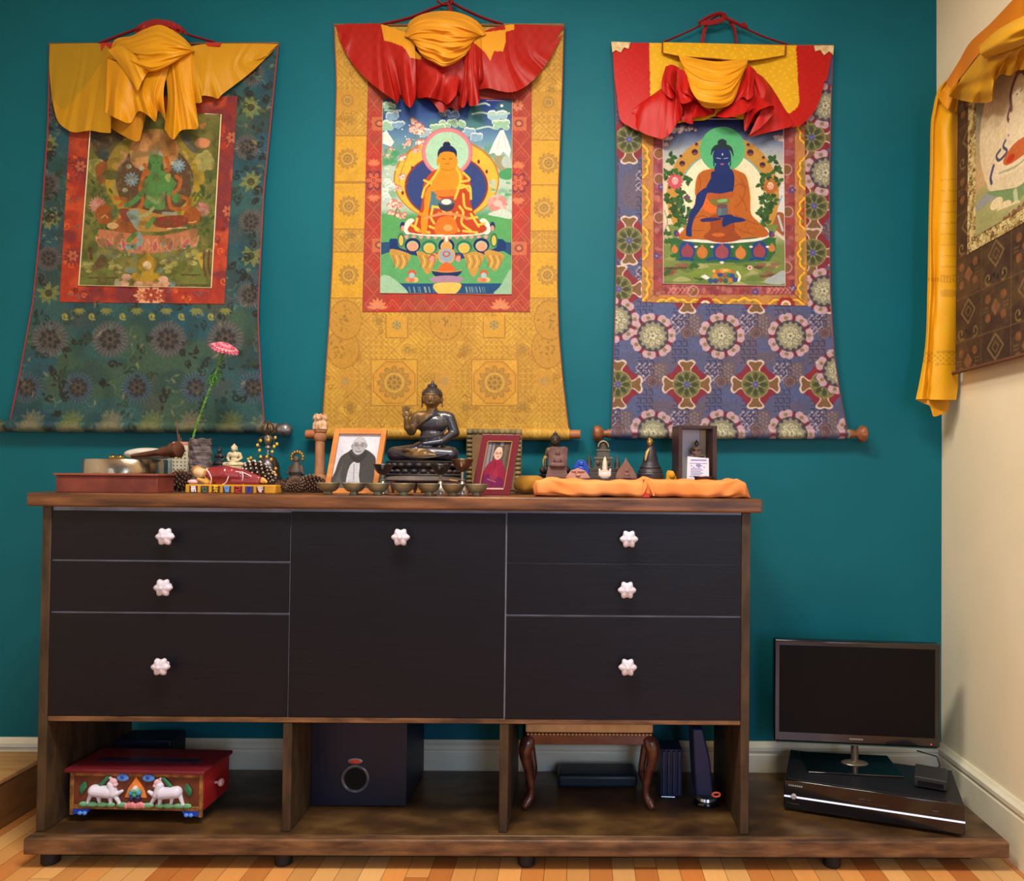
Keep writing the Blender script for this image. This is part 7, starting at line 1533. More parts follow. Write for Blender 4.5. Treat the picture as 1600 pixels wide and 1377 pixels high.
# gilt bronze buddha with a stone plaque before it
brz = M('old_bronze', (104, 84, 58), rough=.4, metal=.5, col2=(56, 46, 42), scale=26)
o = root('buddha_statue', 'bronze Buddha statue partly hidden behind a brown stone plaque', 'statue', 867, 2.475, zk2); zs = HZ(867, 741, 2.475)-zk2; h = (HZ(867, 673, 2.475)-zk2-zs)/.965
lotus_base(o, h*.36, h*.24, 0, max(zs, .006), bronze, n=16); buddha(o, h, .62, max(zs, .005), brz, bronze, bronze, 'touch', .014, True)
MB().tube([(-14*k, -.004, 28*k+zs), (-17*k, -.006, 20*k+zs), (-16*k, -.010, 10*k+zs)], [3.6*k, 3.4*k, 2*k], 12).build('sleeve', M('bright_gilt', (196, 168, 96), rough=.35, metal=.4), o)
Yq = 2.405
o = root('stone_plaque', 'brown carved stone plaque with a small seated figure in relief', 'plaque', 871, Yq, zk2); k = s_of(Yq); z = lambda py: HZ(871, py, Yq)-zk2
brs = M('brown_clay', (122, 92, 88), rough=.85, col2=(92, 66, 64), scale=24, bump=.5, bump_scale=60)
b = MB(); b.prism([(-15*k, 0), (16*k, 0), (16*k, z(742)), (14*k, z(735)), (15*k, z(715)), (16*k, z(700)), (10*k, z(697.5)), (2*k, z(699)), (-9*k, z(698)), (-15*k, z(703)), (-14*k, z(725)), (-17*k, z(740))], 0, .018)
b.ell((0, -.002, z(708)), (3*k, .006, 4*k)); b.ell((0, -.003, z(718)), (6*k, .007, 6*k)); b.cap((-9*k, -.003, z(727)), (9*k, -.003, z(727)), 3.4*k, 3.4*k); b.cap((-7*k, 0, z(714)), (-9*k, -.002, z(723)), 2*k, 2*k); b.cap((7*k, 0, z(714)), (9*k, -.002, z(723)), 2*k, 2*k); b.build('plaque_body', brs, o, remesh=.0018)
b = MB().box(-18*k, 17*k, -.004, -.0005, 0, z(741)); b.build('foot_ledge', brs, o, bevel=.001)
def tsatsa(name, label, px, Y, out, mat, relief=None, cat='plaque', dep=.012, z=None):
    o = root(name, label, cat, px, Y, zk2 if z is None else z); k = s_of(Y)
    b = MB(); P2 = [(x*k, max(z_*k, 0)) for x, z_ in out]; b.prism([tuple(v) for v in cr(P2, 40, True)] if name != 'clay_leaf' else P2, 0, dep); b.build('plaque_body', mat, o, smooth=30, bevel=.0015)
    if relief:
        b = MB()
        for (x, z_, rx_, rz_) in relief: b.ell((x*k, -.001, z_*k), (rx_*k, .004, rz_*k), n=12, m=8)
        b.build('relief', relief_m if relief_m else mat, o, smooth=60)
    return o
relief_m = M('cobalt_paint', (36, 78, 190), rough=.3, coat=.4, col2=(26, 56, 150), scale=14)
tsatsa('blue_medallion', 'cobalt-blue round plaque with a seated figure, behind the pink clay one', 908, 2.43, [(-12, 0), (-11, 10), (-12, 17), (-9, 24), (-4, 28), (2, 29), (8, 25), (11, 18), (12, 8), (11, 0)], relief_m, [(0, 22, 3.6, 4), (0, 13, 5.5, 6), (-6, 8, 3, 3.5), (6, 8, 3, 3.5), (0, 6, 8, 2.6)])
relief_m = M('pink_clay', (196, 144, 128), rough=.8, col2=(176, 122, 108), scale=20)
tsatsa('clay_medallion', 'pale pink scalloped clay plaque just above the orange bundle', 903, 2.395, [(-17, 0), (-17, 4), (-14, 8), (-11, 12), (-5, 14), (0, 16), (5, 14), (11, 12), (14, 8), (17, 4), (17, 0)], relief_m, [(-2, 9, 2, 2.4), (0, 5, 4, 2.6), (0, 11, 12, .8)])
relief_m = M('brown_leaf_clay', (134, 98, 88), rough=.8, col2=(112, 80, 72), scale=20)
tsatsa('clay_leaf', 'brown pointed leaf-shaped clay plaque with a seated figure', 978.5, 2.40, [(-16.5, 0), (-16, 6), (-13, 13), (-8, 20), (-3.5, 26), (-1, 33), (1, 29), (4, 24), (9, 18), (13, 11), (16, 5), (17, 0)], relief_m, [(1, 13, 2.4, 3), (1, 6, 4, 4), (1, 2, 6, 2)])
# white clay hand
o = root('white_hand', 'white ceramic hand shape with a pointed quartz crystal in it', 'ornament', 945, 2.395, zk2); k = s_of(2.395)
wc = M('white_ceramic', (212, 206, 200), rough=.45, col2=(190, 180, 176), scale=20)
b = MB(); b.ell((0, 0, 5*k), (9*k, .006, 6*k)); b.cap((-7.5*k, 0, 5*k), (-8.4*k, 0, 14*k), 2.4*k, 1.8*k); b.cap((-4*k, 0, 8*k), (-4*k, 0, 12*k), 2*k, 1.7*k); b.cap((3.5*k, 0, 8*k), (3.8*k, 0, 12*k), 2*k, 1.7*k); b.cap((7.5*k, 0, 5*k), (8.4*k, 0, 14*k), 2.4*k, 1.8*k); b.build('hand', wc, o, remesh=.0012)
MB().lathe([(3.6*k, 8*k), (4.2*k, 15*k), (3.8*k, 24*k), (2.4*k, 30*k), (.2*k, 35*k)], 6, (0, .003, 0)).build('crystal', M('quartz', (226, 220, 206), rough=.12, spec=.7, col2=(206, 196, 170), scale=9), o, smooth=0)
# tiered bronze shrine with side spires
o = root('stupa_shrine', 'grey bronze tiered shrine with side spires behind the white hand', 'shrine', 942, 2.485, zk2); k = s_of(2.485); z = lambda py: HZ(942, py, 2.485)-zk2
gb = M('grey_bronze', (84, 80, 72), rough=.5, metal=.3, col2=(60, 54, 46), scale=20, bump=.4, bump_scale=70)
b = MB(); b.taper(0, 0, 0, z(738), 26*k, 20*k, 25*k, 19*k); b.taper(0, 0, z(738), z(732), 22*k, 17*k, 23*k, 17*k); b.taper(0, 0, z(732), z(718), 15*k, 12*k, 13*k, 11*k); b.taper(0, 0, z(718), z(714), 16*k, 12*k, 14*k, 11*k); b.taper(0, 0, z(714), z(705), 11*k, 9*k, 9.5*k, 8*k); b.taper(0, 0, z(705), z(702), 12*k, 9*k, 10*k, 8*k)
b.build('tiers', gb, o, bevel=.0012, smooth=0)
MB().lathe([(8.5*k, z(702)), (7.5*k, z(698)), (7.6*k, z(694)), (6*k, z(690)), (3*k, z(687.8)), (.4*k, z(687))], 24).build('dome', gb, o, smooth=50)
b = MB(); b.tube([(8*k*math.cos(a), -8*k, z(699)+9*k*math.sin(a)) for a in np.linspace(0, PI, 16)], 1.2*k, 8); b.build('arch', M('pale_bronze', (140, 134, 106), rough=.45, metal=.3), o)
for s in (-1, 1): MB().lathe([(6*k, z(737)), (6*k, z(733)), (4*k, z(730)), (4.6*k, z(724)), (2.4*k, z(718)), (1.4*k, z(714)), (.3*k, z(709))], 16, (s*22*k, -4*k, 0)).build('side_spire', gb, o, smooth=50)
for s in (-1, 0, 1): MB().ell((s*8*k, -12*k, z(724)), (3*k, 2*k, 4*k)).build('relief_figure', gb, o)
# dark tiered stupa with a gilt figure
o = root('stepped_statue', 'dark stepped conical statue with a gilt figure at its top, left of the shadow box', 'statue', 1016, 2.43, zk2); k = s_of(2.43); z = lambda py: HZ(1016, py, 2.43)-zk2
dk2 = M('dark_iron', (46, 44, 52), rough=.45, metal=.3, col2=(62, 56, 60), scale=20, bump=.3, bump_scale=80)
MB().lathe([(20.5*k, 0), (20.5*k, z(741)), (19*k, z(738.5)), (19.5*k, z(738)), (18*k, z(734)), (16*k, z(732)), (17*k, z(731)), (15.5*k, z(728)), (13.5*k, z(726)), (12*k, z(721)), (11*k, z(714)), (8.5*k, z(708)), (7.5*k, z(703)), (5*k, z(699)), (3.4*k, z(694)), (3*k, z(690))], 40).build('steps', dk2, o, smooth=30)
b = MB(); b.ell((-1.5*k, -3*k, z(693)), (4*k, 4*k, 6*k)); b.ell((-2*k, -2*k, z(687)), (2.2*k, 2.2*k, 3*k)); b.ell((-1*k, 0, z(690)), (5*k, 2.5*k, 5.5*k)); b.build('gilt_figure', gl, o, remesh=.0012)
MB().tube([(-3*k, -7*k, z(702)), (-6*k, -9*k, z(707)), (-8*k, -11*k, z(714)), (-9*k, -12*k, z(720))], [1.6*k, 2.4*k, 2.2*k, 1*k], 10).build('gilt_scarf', M('bright_gilt'), o)
o = root('yellow_cloth', 'bit of bright yellow folded cloth left of the shadow box', 'cloth', 1044, 2.42, zk2 if 0 else ZC); k = s_of(2.42); z = lambda py: HZ(1044, py, 2.42)-ZC
b = MB(); b.prism([(-11*k, 0), (9*k, 0), (8.5*k, z(748)), (5*k, z(742)), (2*k, z(736)), (-7*k, z(735)), (-9*k, z(740))], 0, .012); b.ell((0, -.001, z(743)), (5*k, .005, 5*k)); b.build('fold', M('yellow_silk', (214, 150, 20), rough=.6), o, remesh=.002)
o.location.x = XZ(1050, 2.42, ZC)
# shadow box
Ysb = 2.40; o = root('shadow_box', 'dark brown open-fronted shadow box with white interior at the right of the worktop', 'display box', 1090, Ysb, None, -.0); k = s_of(Ysb); z = lambda py: HZ(1090, py, Ysb)-ZC
hs = z(665); W4 = 31*k; dz = .085; fb = M('dark_walnut', (66, 38, 36), rough=.4, col2=(48, 28, 28), scale=8, stretch=(1, 1, 6))
MB().box(-W4, -W4+6*k, 0, dz, 0, hs).build('side', fb, o, bevel=.001); MB().box(W4-7*k, W4, 0, dz, 0, hs).build('side', fb, o, bevel=.001)
MB().box(-W4+6*k, W4-7*k, 0, dz, hs-5*k, hs).build('top', fb, o, bevel=.001); MB().box(-W4+6*k, W4-7*k, 0, dz, 0, .010).build('bottom', fb, o, bevel=.001)
MB().box(-W4+6*k, W4-7*k, dz-.006, dz, .0102, hs-5.1*k).build('back_panel', M('pale_backing', (216, 214, 220), rough=.6), o)
MB().box(W4-7*k-.020, W4-7.1*k, dz-.010, dz-.0062, .012, hs-5.3*k).build('tan_panel', M('tan_backing', (206, 176, 130), rough=.6), o)
o.rotation_euler = (0, 0, .13)
fz = ZC+.0106
o2 = small_fig('buddha_figurine', 'small brown crowned figurine standing inside the shadow box', 'figurine', 1088, 687, 716, 2.445, fz, (brz, brs, brz), w=.74, face=False)
o = thing('printed_card', 'white printed card leaning inside the shadow box', 'card', (XZ(1091, 2.408, fz), 2.408, fz)); z = lambda py: HZ(1091, py, 2.408)-fz; k = s_of(2.408)
cw = M('card_white', (222, 222, 238), rough=.5); cl = M('card_violet', (150, 140, 200), rough=.6)
b = MB(); b.add([(-19*k, -.004, 0), (17*k, -.004, 0), (16.5*k, .004, z(716)), (-17*k, .004, z(713.5)), (-19*k, -.003, 0), (17*k, -.003, 0), (16.5*k, .005, z(716)), (-17*k, .005, z(713.5))], [(0, 1, 2, 3), (7, 6, 5, 4), (0, 4, 5, 1), (1, 5, 6, 2), (2, 6, 7, 3), (3, 7, 4, 0)]); b.build('card', cw, o)
def card_y(zv): return -.0046+.008*zv/z(715)
b = MB()
def bar(x0_, x1_, py_, t_=.8):
    zz = z(py_); b.box(x0_*k, x1_*k, card_y(zz)-.0004, card_y(zz), zz-t_*k, zz+t_*k)
bar(-12, 13, 719, 1.0); bar(-14, 14, 724, .3); bar(-14, 14, 744, .3)
for q in range(6): bar(-12+q*4, -10+q*4, 728+(q % 2)*2, .7)
for q in range(5): bar(-12, 4+3*(q % 2), 732+q*2.4, .35)
b.ell((0, card_y(z(727)), z(727)), (4*k, .0006, 3*k), n=12, m=6); b.build('printing', cl, o)
o = root('small_tray', 'small dark tray with a pink stone at the front of the shadow box', 'tray', 1100, 2.37); k = s_of(2.37); z = lambda py: HZ(1100, py, 2.37)-ZC
MB().lathe([(14*k, 0), (15*k, z(747)), (17*k, z(745.5)), (16.6*k, z(744.6)), (13*k, z(746.5)), (1*k, z(747))], 32, cap=False, sq=.6).build('dish', M('dark_dish', (60, 40, 40), rough=.35), o, smooth=50)
o = root('pink_stone', 'small pale pink stone in the dark tray', 'stone', 1097, 2.365, ZC+z(746.6)); MB().ell((0, 0, 1.8*k), (5*k, 4*k, 2*k), n=14).build('stone', M('rose_quartz', (222, 186, 190), rough=.4), o)
# ------------------------------------------------------------------ under the sideboard
ZP = ZT+0.0006
def proot(name, label, cat, px, Y, rz=0.0, z=None, group=None):
    z = ZP if z is None else z; return thing(name, label, cat, (XZ(px, Y, z), Y, z), rz, group)
# painted wooden box
Yx = 2.235; k = s_of(Yx)
pb = proot('painted_box', 'red painted wooden box with carved snow lions on the front, in the left compartment', 'box', 212, Yx, -.035)
Wb = 104*k; z = lambda py: HZ(212, py, Yx)-ZP; zt = z(1208)
redp = M('red_lacquer', (168, 36, 40), rough=.4, col2=(140, 28, 34), scale=6); topm = M('maroon_lacquer_top', (120, 34, 44), rough=.3, col2=(92, 28, 36), scale=6)
gilt = M('gilt_relief', (170, 120, 60), rough=.5, metal=.25, col2=(112, 74, 44), scale=40, bump=.6, bump_scale=90)
D = .155
MB().box(-Wb, Wb, .004, D, z(1266), zt).build('body', redp, pb, bevel=.002)
MB().box(-Wb-.012, Wb+.008, -.012, D+.006, zt+.0003, zt+.012).build('lid', topm, pb, bevel=.003)
for (xa, xb) in ((-Wb, -Wb+.012), (Wb-.012, Wb)): MB().box(xa, xb, -.002, .0038, z(1276), zt).build('corner_moulding', gilt, pb, bevel=.002)
MB().box(-Wb+.0122, Wb-.0122, -.002, .0038, z(1266), z(1259)).build('lower_moulding', gilt, pb, bevel=.002)
MB().box(-Wb+.0122, Wb-.0122, -.002, .0038, z(1214), zt).build('upper_moulding', gilt, pb, bevel=.002)
MB().box(-Wb+.0122, Wb-.0122, .0, .0038, z(1259)+.0003, z(1214)-.0003).build('front_panel', M('brown_relief', (120, 62, 36), rough=.6, col2=(88, 44, 28), scale=20), pb)
blu = M('blue_paint', (34, 72, 190), rough=.4); lbl = M('light_blue_paint', (90, 150, 240), rough=.4); whp = M('white_lion_paint', (224, 224, 246), rough=.45); grn = M('green_paint', (50, 130, 92), rough=.5, col2=(34, 96, 66), scale=30); pnk = M('pink_lotus_paint', (236, 150, 160), rough=.45)
Q = lambda px, py: ((px-212)*k, z(py))
for s in (-1, 1):
    b = MB(); x0 = s*(Wb-.012); b.prism([(x0, z(1266)), (x0-s*.050, z(1266)), (x0-s*.044, z(1271)), (x0-s*.03, z(1273)), (x0, z(1274))], -.002, .02); b.build('bracket', blu, pb)
    b = MB()
    for q in range(2): b.ell((x0-s*(.022+q*.014), -.003, z(1272)), (.007, .004, .006), n=12); 
    b.build('bracket_scroll', lbl, pb)
    # lion: body, neck, head, legs, tail, mane
    m_ = lambda px, py: (s*(px-212)*k, -.004, z(py))
    b = MB(); b.cap(m_(254, 1238), m_(276, 1236), 9*k, 9*k); b.cap(m_(246, 1240), m_(250, 1226), 6.5*k, 6*k)
    for (ax, ay, bx_, by) in ((243, 1244, 237, 1254), (251, 1246, 250, 1256), (270, 1243, 268, 1253), (281, 1240, 286, 1254), (240, 1240, 233, 1236)): b.cap(m_(ax, ay), m_(bx_, by), 3.6*k, 2.4*k)
    b.ell(m_(237, 1255), (3.2*k, .005, 2.2*k)); b.ell(m_(286, 1255), (3.2*k, .005, 2.2*k))
    b.build('carved_lion', whp, pb, remesh=.0014)
    b = MB(); b.ell(m_(247, 1222), (6.6*k, .008, 6.2*k)); b.ell(m_(243, 1226), (3.5*k, .009, 3*k)); b.ell(m_(251, 1215.5), (2*k, .006, 2.4*k)); b.build('lion_head', M('pale_pink_paint', (226, 186, 200), rough=.45), pb, remesh=.0014)
    b = MB()
    for q in range(5): b.ell(m_(256+q*2.5, 1216+q*2.6), (5*k, .004, 3*k), rot=Matrix.Rotation(s*.7, 3, 'Y'))
    b.build('mane', grn, pb, remesh=.0014); b = MB()
    for q in range(3): b.ell(m_(292+q*2, 1229+q*3), (4*k, .0035, 7*k))
    b.build('tail_plume', grn, pb, remesh=.0014)
    b = MB(); b.ell(m_(232, 1215), (10*k, .004, 6*k)); b.build('cloud_scroll', lbl, pb, remesh=.0014); MB().ell(m_(232, 1213.6), (4*k, .0068, 2.6*k)).build('cloud_heart', blu, pb)
    b = MB()
    for (px, r_) in ((232, 10), (250, 7), (264, 9), (280, 10), (293, 7)): b.ell(m_(px, 1257.5), (r_*k, .005, 4.2*k))
    b.build('grass_mound', M('sage_paint', (112, 176, 130), rough=.5), pb, remesh=.0014)
b = MB()
for q in range(7): b.ell((Q(212+(q-3)*4.5, 0)[0], -.0055, z(1258.5-2.5*abs(math.sin(q)))), (3.6*k, .004, 4.5*k))
b.ell((0, -.005, z(1260)), (17*k, .003, 2.4*k)); b.build('lotus', pnk, pb, remesh=.0014)
b = MB(); b.prism([(-17*k, z(1246)), (17*k, z(1246)), (12*k, z(1232)), (5*k, z(1222)), (0, z(1214)), (-5*k, z(1222)), (-12*k, z(1232))], -.0025, .001); b.build('flame', M('flame_paint', (228, 110, 44), rough=.5, col2=(236, 150, 70), scale=30), pb)
for (x, y, c_) in ((-5, 1246, (40, 40, 100)), (5, 1246, (40, 40, 100)), (-6, 1238, (70, 150, 190)), (6, 1238, (70, 150, 190)), (0, 1241, (60, 160, 120)), (0, 1231, (230, 200, 210)), (-3, 1234, (110, 190, 160)), (3, 1234, (110, 190, 160))): MB().ell((x*k, -.006, z(y)), 4.2*k, n=14).build('jewel', M('jewel_%d_%d' % (c_[0], c_[1]), c_, rough=.3), pb)
slot = M('dark_inlay', (58, 40, 72), rough=.2, coat=.4)
b = MB(); b.tube([(-.13, .065, zt+.0125), (.13, .065, zt+.0125)], [.019, .019], 20, flat=.10); b.ell((-.14, .065, zt+.0125), (.022, .022, .0022)); b.ell((.14, .065, zt+.0125), (.022, .022, .0022)); b.build('lid_inlay', slot, pb)
MB().lathe([(.004, Wb), (.004, Wb+.012), (.011, Wb+.014), (.012, Wb+.020), (.008, Wb+.024)], 20, (0, .07, z(1236)), axis='x').build('side_knob', M('pale_knob', (206, 170, 176), rough=.3), pb)

# subwoofer
Ys = 2.35; k = s_of(Ys); blkp = M('black_speaker_vinyl', (22, 27, 52), rough=.5, spec=.4, col2=(18, 22, 42), scale=8)
sw = proot('subwoofer', 'black cube-shaped subwoofer with round port in the middle compartment', 'speaker', 557, Ys)
x0, x1 = max(XZ(479, Ys, .2), d1+th/2+.002)-sw.location.x, (XZ(635, Ys, .2)-sw.location.x); hz = z_r-0.012-ZP
ports = M('port_ring', (60, 66, 84), rough=.2, spec=.7, coat=.5)
cx_ = XZ(556, Ys, .3)-sw.location.x; cz = HZ(556, 1217, Ys)-ZP
b = MB(); R1 = 20.5*k; n = 40; out = [(x0, .01), (x1, .01), (x1, hz), (x0, hz)]
ring = [(cx_+R1*math.cos(2*PI*i/n), cz+R1*math.sin(2*PI*i/n)) for i in range(n)]
sqv = []
for i in range(n):
    a = 2*PI*i/n; c_, s_ = math.cos(a), math.sin(a); tx = ((x1-cx_) if c_ > 0 else (x0-cx_))/c_ if abs(c_) > 1e-6 else 1e9; tz = ((hz-cz) if s_ > 0 else (.004-cz))/s_ if abs(s_) > 1e-6 else 1e9; t = min(tx, tz); sqv.append((cx_+t*c_, cz+t*s_))
vs = [(x, 0, zz) for x, zz in ring]+[(x, 0, zz) for x, zz in sqv]; b.add(vs, [(i, (i+1) % n, n+(i+1) % n, n+i) for i in range(n)])
b.box(x0, x1, .0002, .27, .004, hz); b.build('cabinet', blkp, sw, smooth=0)
MB().lathe([(R1*.80, .0), (R1*.84, -.004), (R1, -.006), (R1*1.10, -.003), (R1*1.12, .0)], 48, (cx_, 0, cz), axis='y', cap=False).build('port_rim', ports, sw, smooth=60)
MB().lathe([(R1*.82, -.0005), (R1*.8, -.0003), (.001, -.0002)], 40, (cx_, 0, cz), axis='y', cap=False).build('port_mouth', M('port_black', (4, 4, 5), rough=.9), sw)
MB().ell((XZ(556, Ys, .3)-sw.location.x, -.002, HZ(556, 1189, Ys)-ZP), (11.5*k, .004, 4.6*k), n=28).build('badge_ring', M('badge_grey', (150, 140, 150), rough=.3), sw)
MB().ell((XZ(556, Ys, .3)-sw.location.x, -.0035, HZ(556, 1189.4, Ys)-ZP), (9*k, .004, 3.4*k), n=28).build('badge', M('badge_red', (214, 70, 40), rough=.3), sw)
for xx in (x0+.02, x1-.02):
    for yy in (.02, .24): MB().lathe([(.01, 0), (.011, .004)], 12, (xx, yy, 0)).build('foot', M('black_rubber'), sw)
# black loudspeaker behind, left compartment
o = proot('loudspeaker', 'black loudspeaker box in the shadow behind the red painted box', 'speaker', 225, 2.50)
MB().box(-.10, .085, 0, .10, 0, .15).build('cabinet', blkp, o, bevel=.004); MB().lathe([(.05, -.002), (.046, -.006), (.02, .0), (.001, -.003)], 32, (-.01, -.001, .08), axis='y', cap=False).build('cone', M('cone_grey', (30, 30, 34), rough=.7), o)

# upholstered footstool with cabriole legs
Yt = 2.335; k = s_of(Yt); mah = M('mahogany', (104, 54, 40), rough=.28, spec=.6, col2=(66, 30, 24), scale=10, stretch=(2, 2, 5), coat=.4)
fs = proot('footstool', 'small mahogany footstool with cream nailed seat and curved legs in the right compartment', 'stool', 915, Yt)
X_ = lambda px: XZ(px, Yt, .2)-fs.location.x
z = lambda py: HZ(915, py, Yt)-ZP
xa, xb = X_(822), X_(1018); DD = .19
b = MB(); b.box(xa-.004, xb+.004, 0, DD, z(1146), min(z(1131), z_r-0.0085-ZP-.004)); b.build('seat', M('cream_upholstery', (206, 170, 120), rough=.8, col2=(186, 148, 100), scale=20), fs, bevel=.006, segs=3)
b = MB(); b.prism([(xa, z(1147)), (xa, z(1160)), (xa+.03, z(1165)), (xb-.03, z(1165)), (xb, z(1160)), (xb, z(1147))], .004, .02); b.prism([(xa, z(1147)), (xa, z(1163)), (xb, z(1163)), (xb, z(1147))], DD-.02, DD-.004); b.build('apron', mah, fs, bevel=.002)
for xx in (xa, xb-.014): MB().box(xx, xx+.014, .021, DD-.021, z(1163), z(1147)).build('side_rail', mah, fs, bevel=.002)
nail = M('brass_nail', (190, 158, 104), rough=.3, metal=.7); nb = MB().ell((0, 0, 0), (.0042, .003, .0042), n=10, m=6).build('nail_head', nail, fs); nb.location = (xa+.004, -.003, z(1147.5))
N_ = 34
for q in range(1, N_):
    c = nb.copy(); SC.collection.objects.link(c); c.location = (xa+.004+(xb-xa-.008)*q/(N_-1) if q < N_ else 0, -.003, z(1147.5))
zl0 = z(1160)
for (xx, sx) in ((xa+.012, -1), (xb-.012, 1)):
    for (yy, sy) in ((.014, -1), (DD-.014, 1)):
        H0 = zl0
        prof = [(0, 1.06, .018), (.012, .93, .024), (.016, .82, .024), (.010, .66, .018), (.001, .45, .014), (-.004, .28, .012), (.000, .16, .0115), (.009, .09, .0135), (.014, .045, .014), (.012, .012, .011)]
        pts = [(xx+sx*d_, yy+sy*d_*.6, H0*h_) for d_, h_, r_ in prof]; pts = [tuple(v) for v in cr(pts, 26)]; rs = list(np.interp(np.linspace(0, 1, 26), np.linspace(0, 1, len(prof)), [p[2] for p in prof]))
        b = MB().tube(pts, rs, 14); b.ell((xx+sx*.016, yy+sy*.012-.003, H0*.90), (.012, .012, .020), n=14); b.ell((xx+sx*.014, yy+sy*.010, .0115), (.012, .012, .011), n=14); b.build('leg', mah, fs, remesh=.0024)
MB().tube([(xa+.02, .06, z(1172)), (xb-.02, .06, z(1172))], .007, 14).build('folded_cloth', M('grey_cloth', (110, 112, 140), rough=.8), fs) if 0 else None
o = thing('grey_tube', 'pale grey rod hanging just under the footstool seat', 'rod', (fs.location.x, Yt+.1, ZP+z(1172)))
MB().tube([(X_(838), 0, 0), (X_(995), 0, 0)], .0085, 14).build('rod', M('grey_plastic', (104, 108, 140), rough=.5), o); o.location.z = ZP+z(1165)+.001-.010
# ribbed heater-like unit
Yh2 = 2.43; k = s_of(Yh2); nvy = M('navy_plastic', (44, 50, 84), rough=.4, col2=(34, 38, 66), scale=6)
o = proot('ribbed_unit', 'dark blue upright box with vertical ribs right of the footstool', 'appliance', 1050, Yh2); z = lambda py: HZ(1050, py, Yh2)-ZP
b = MB().box(-18*k, 16*k, .004, .09, 0, z(1172)); b.build('housing', nvy, o, bevel=.003)
for q in range(4): MB().box((-15.5+q*8)*k, (-10.5+q*8)*k, -.004, .0038, .006, z(1174)).build('rib', nvy, o, bevel=.002)
MB().tube([(-17*k, -.004, .003), (4*k, -.006, .0025)], .0022, 8).build('bottom_trim', M('chrome_trim', (190, 196, 206), rough=.2, metal=.8), o)
# curved tower with orange ring
Yw = 2.34; k = s_of(Yw); o = proot('tower_speaker', 'slim dark blue tower with an orange ring at its base, far right compartment', 'speaker', 1108, Yw); z = lambda py: HZ(1108, py, Yw)-ZP
X_ = lambda px: XZ(px, Yw, .2)-o.location.x
b = MB(); pts2 = [(X_(1082), z(1140)), (X_(1098), z(1140)), (X_(1103), z(1160)), (X_(1110), z(1190)), (X_(1114), z(1230)), (X_(1115), z(1246)), (X_(1088), z(1244)), (X_(1085), z(1200))]
b.prism(pts2, 0, .10); b.build('column', M('tower_blue', (38, 48, 92), rough=.45, col2=(30, 38, 74), scale=5), o, bevel=.006, segs=3)
MB().lathe([(.042, 0.0), (.044, .006), (.036, .016), (.020, .020)], 36, (X_(1108), .045, 0), sq=.8).build('base', M('gloss_black', (14, 14, 18), rough=.12, spec=.7), o, smooth=50)
MB().lathe([(.030, .0245), (.033, .0165), (.03, .0162)], 30, (X_(1108), .045, 0)).build('collar', M('chrome_trim'), o)
b = MB(); b.tube([(X_(1119)+.012*math.cos(a), -.004, z(1241)+.0065*math.sin(a)) for a in np.linspace(0, 2*PI, 26)], .0028, 8); b.build('orange_ring', M('orange_plastic', (238, 96, 50), rough=.3, emis=((238, 96, 50), .25)), o)
# dark bag like shape behind footstool
o = proot('dark_case', 'dark flat case lying in the shadow behind the footstool', 'case', 935, 2.55); MB().box(-.14, .13, -.06, .05, 0, .045).build('case_body', M('dark_teal_vinyl', (24, 38, 52), rough=.4), o, bevel=.012, segs=3)

# ------------------------------------------------------------------ television and its player on the plinth
gb_ = M('gloss_black', (14, 14, 18)); mbk = M('matt_black_metal', (26, 26, 32), rough=.4, spec=.5, col2=(20, 20, 26), scale=6)
pL, pR = PT(1226, 1264, 2.345), PT(1505, 1303, 2.20)
pL = Vector((XZ(1226, 2.345, ZP), 2.345, ZP)); pR = Vector((XZ(1506, 2.17, ZP), 2.17, ZP))
Lw = (pR-pL).length; ang = math.atan2(pR.y-pL.y, pR.x-pL.x); dpt = .26
vc = thing('disc_player', 'wide black disc and tape player with a white light strip under the television', 'player', (pL+pR)/2, ang)
hv = .098
MB().box(-Lw/2, Lw/2, .004, dpt, .012, hv).build('case', mbk, vc, bevel=.002)
MB().box(-Lw/2-.002, Lw/2+.002, -.010, .0035, .010, hv+.001).build('front_panel', gb_, vc, bevel=.003)
MB().box(-Lw/2-.001, Lw/2+.002, -.0125, -.0102, .046, .0505).build('light_strip', M('white_strip', (236, 238, 255), rough=.3, emis=((220, 226, 255), .7)), vc)
MB().lathe([(.0085, -.010), (.009, -.014), (.007, -.0165), (.001, -.017)], 28, (-Lw/2+.028, 0, .050), axis='y').build('power_button', M('silver_button', (206, 206, 216), rough=.25, metal=.5), vc)
lg = M('silver_print', (140, 156, 166), rough=.5)
for q in range(7): MB().box(-Lw/2+.012+q*.0062, -Lw/2+.0165+q*.0062, -.0110, -.0101, .081, .0855).build('logo_letter', lg, vc)
dim = M('dim_print', (66, 60, 68), rough=.5)
for (xa, xb, za, zb3) in ((-.035, -.018, .070, .074), (-.012, .0, .071, .073), (.17, .186, .066, .071), (-Lw/2+.012, -Lw/2+.045, .026, .028), (.155, .20, .060, .061), (-.11, .05, .0615, .0622)): MB().box(xa, xb, -.0108, -.0101, za, zb3).build('printed_mark', dim, vc)
for sx in (-1, 1):
    for yy in (.03, .2): MB().lathe([(.014, 0), (.015, .0118)], 16, (sx*(Lw/2-.04), yy, 0)).build('foot', M('black_rubber'), vc)
zv = ZP+hv
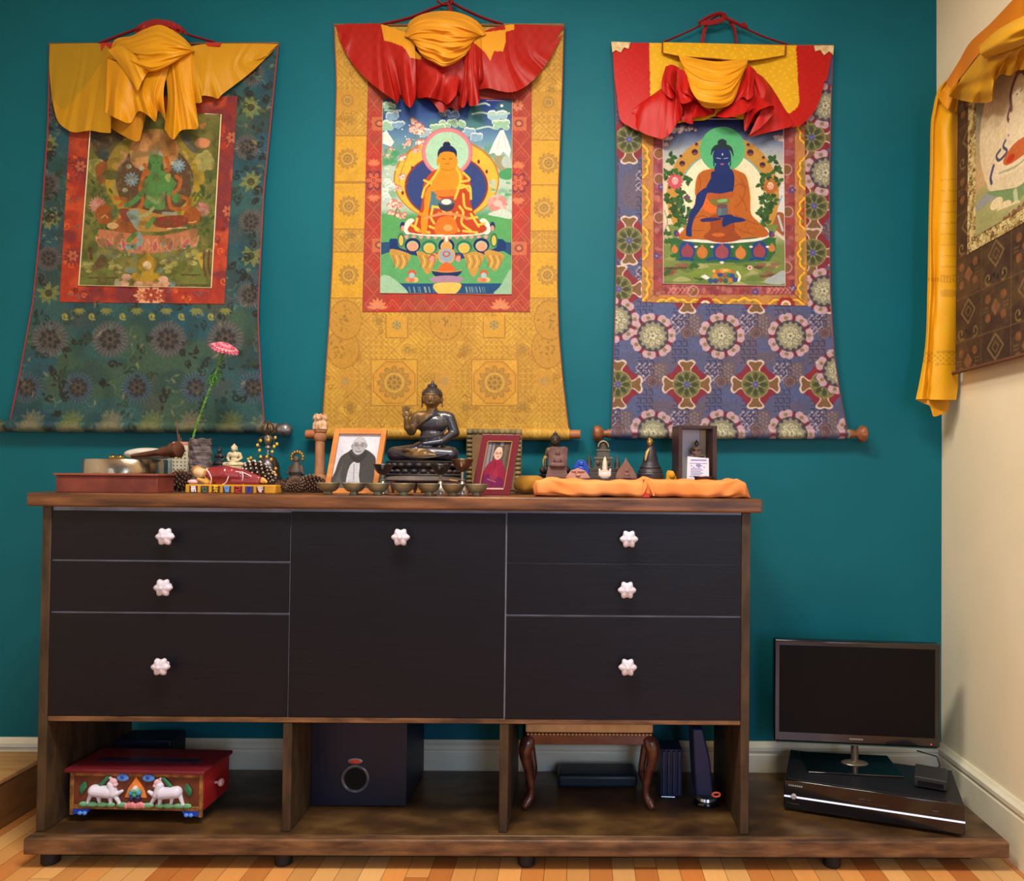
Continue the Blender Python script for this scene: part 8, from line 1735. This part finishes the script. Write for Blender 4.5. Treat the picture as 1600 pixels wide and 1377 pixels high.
# cable/modem box on the right of the player
o = thing('router_box', 'small matt black box on the right end of the disc player', 'router', (XZ(1452, 2.31, zv), 2.31, zv+.001), ang-.12)
MB().box(-.042, .050, -.055, .055, .005, .036).build('case', M('dark_grey_plastic', (40, 40, 42), rough=.55), o, bevel=.004, segs=3)
for sx in (-1, 1): MB().box(sx*.034-.004, sx*.034+.004, -.045, .045, .0, .0048).build('foot_strip', M('black_rubber'), o)
MB().box(-.032, .040, -.0562, -.0552, .011, .024).build('front_window', gb_, o)
MB().tube([(.01, .056, .02), (.03, .085, .03), (.02, .11, .05), (-.04, .12, .055)], .0022, 8).build('cable', M('black_cable', (16, 16, 16), rough=.5), o, smooth=60)
# television
Ytv = 2.44; tl = PT(1209, 1080, 2.47); tr_ = PT(1470, 1085, 2.41)
aw = math.atan2(tr_.y-tl.y, tr_.x-tl.x); Wt = math.hypot(tr_.x-tl.x, tr_.y-tl.y); c0 = (tl+tr_)/2
tv = thing('television', 'small black flat-screen television with a red standby light, right of the sideboard', 'television', (c0.x, c0.y, zv+.0006), aw)
zc_ = lambda py: HZ(1339, py, c0.y)-(zv+.0006)
zt, zb4 = zc_(1003), zc_(1164)
MB().box(-Wt/2, Wt/2, 0, .035, zb4, zt).build('bezel', gb_, tv, bevel=.006, segs=3)
MB().box(-Wt/2+.08, Wt/2-.08, .0355, .065, zb4+.04, zt-.05).build('rear_housing', mbk, tv, bevel=.01)
MB().box(-Wt/2+.018, Wt/2-.018, -.0008, .0005, zb4+.032, zt-.018).build('screen', M('dark_screen', (12, 10, 12), rough=.3, spec=.12), tv)
for q in range(7): MB().box(-.022+q*.0064-.0, -.0172+q*.0064, -.0014, -.0005, zb4+.016, zb4+.0205).build('logo_letter', M('grey_print', (150, 146, 142), rough=.5), tv)
MB().ell((Wt/2-.030, -.001, zb4+.012), (.0016, .001, .0016), n=10).build('standby_light', M('red_led', (255, 30, 50), emis=((255, 30, 60), 6)), tv)
MB().box(-Wt/2+.01, Wt/2-.01, -.0006, .02, zb4-.003, zb4-.0003).build('lower_edge', M('smoked_green_edge', (70, 90, 86), rough=.2), tv)
MB().lathe([(.012, .0075), (.0125, zb4-.0032)], 24, (0, .018, 0)).build('stand_neck', M('satin_chrome', (150, 132, 120), rough=.22, metal=.8), tv, smooth=50)
MB().lathe([(.044, .0055), (.040, .009), (.014, .014), (.0125, .018)], 36, (0, .018, 0), sq=.6).build('neck_collar', M('smoked_chrome', (110, 104, 92), rough=.3, metal=.6), tv, smooth=50)
MB().box(-.17, .13, -.075, .10, .0, .0052).build('stand_base', M('black_glass', (8, 12, 18), rough=.06, spec=.8), tv, bevel=.003)
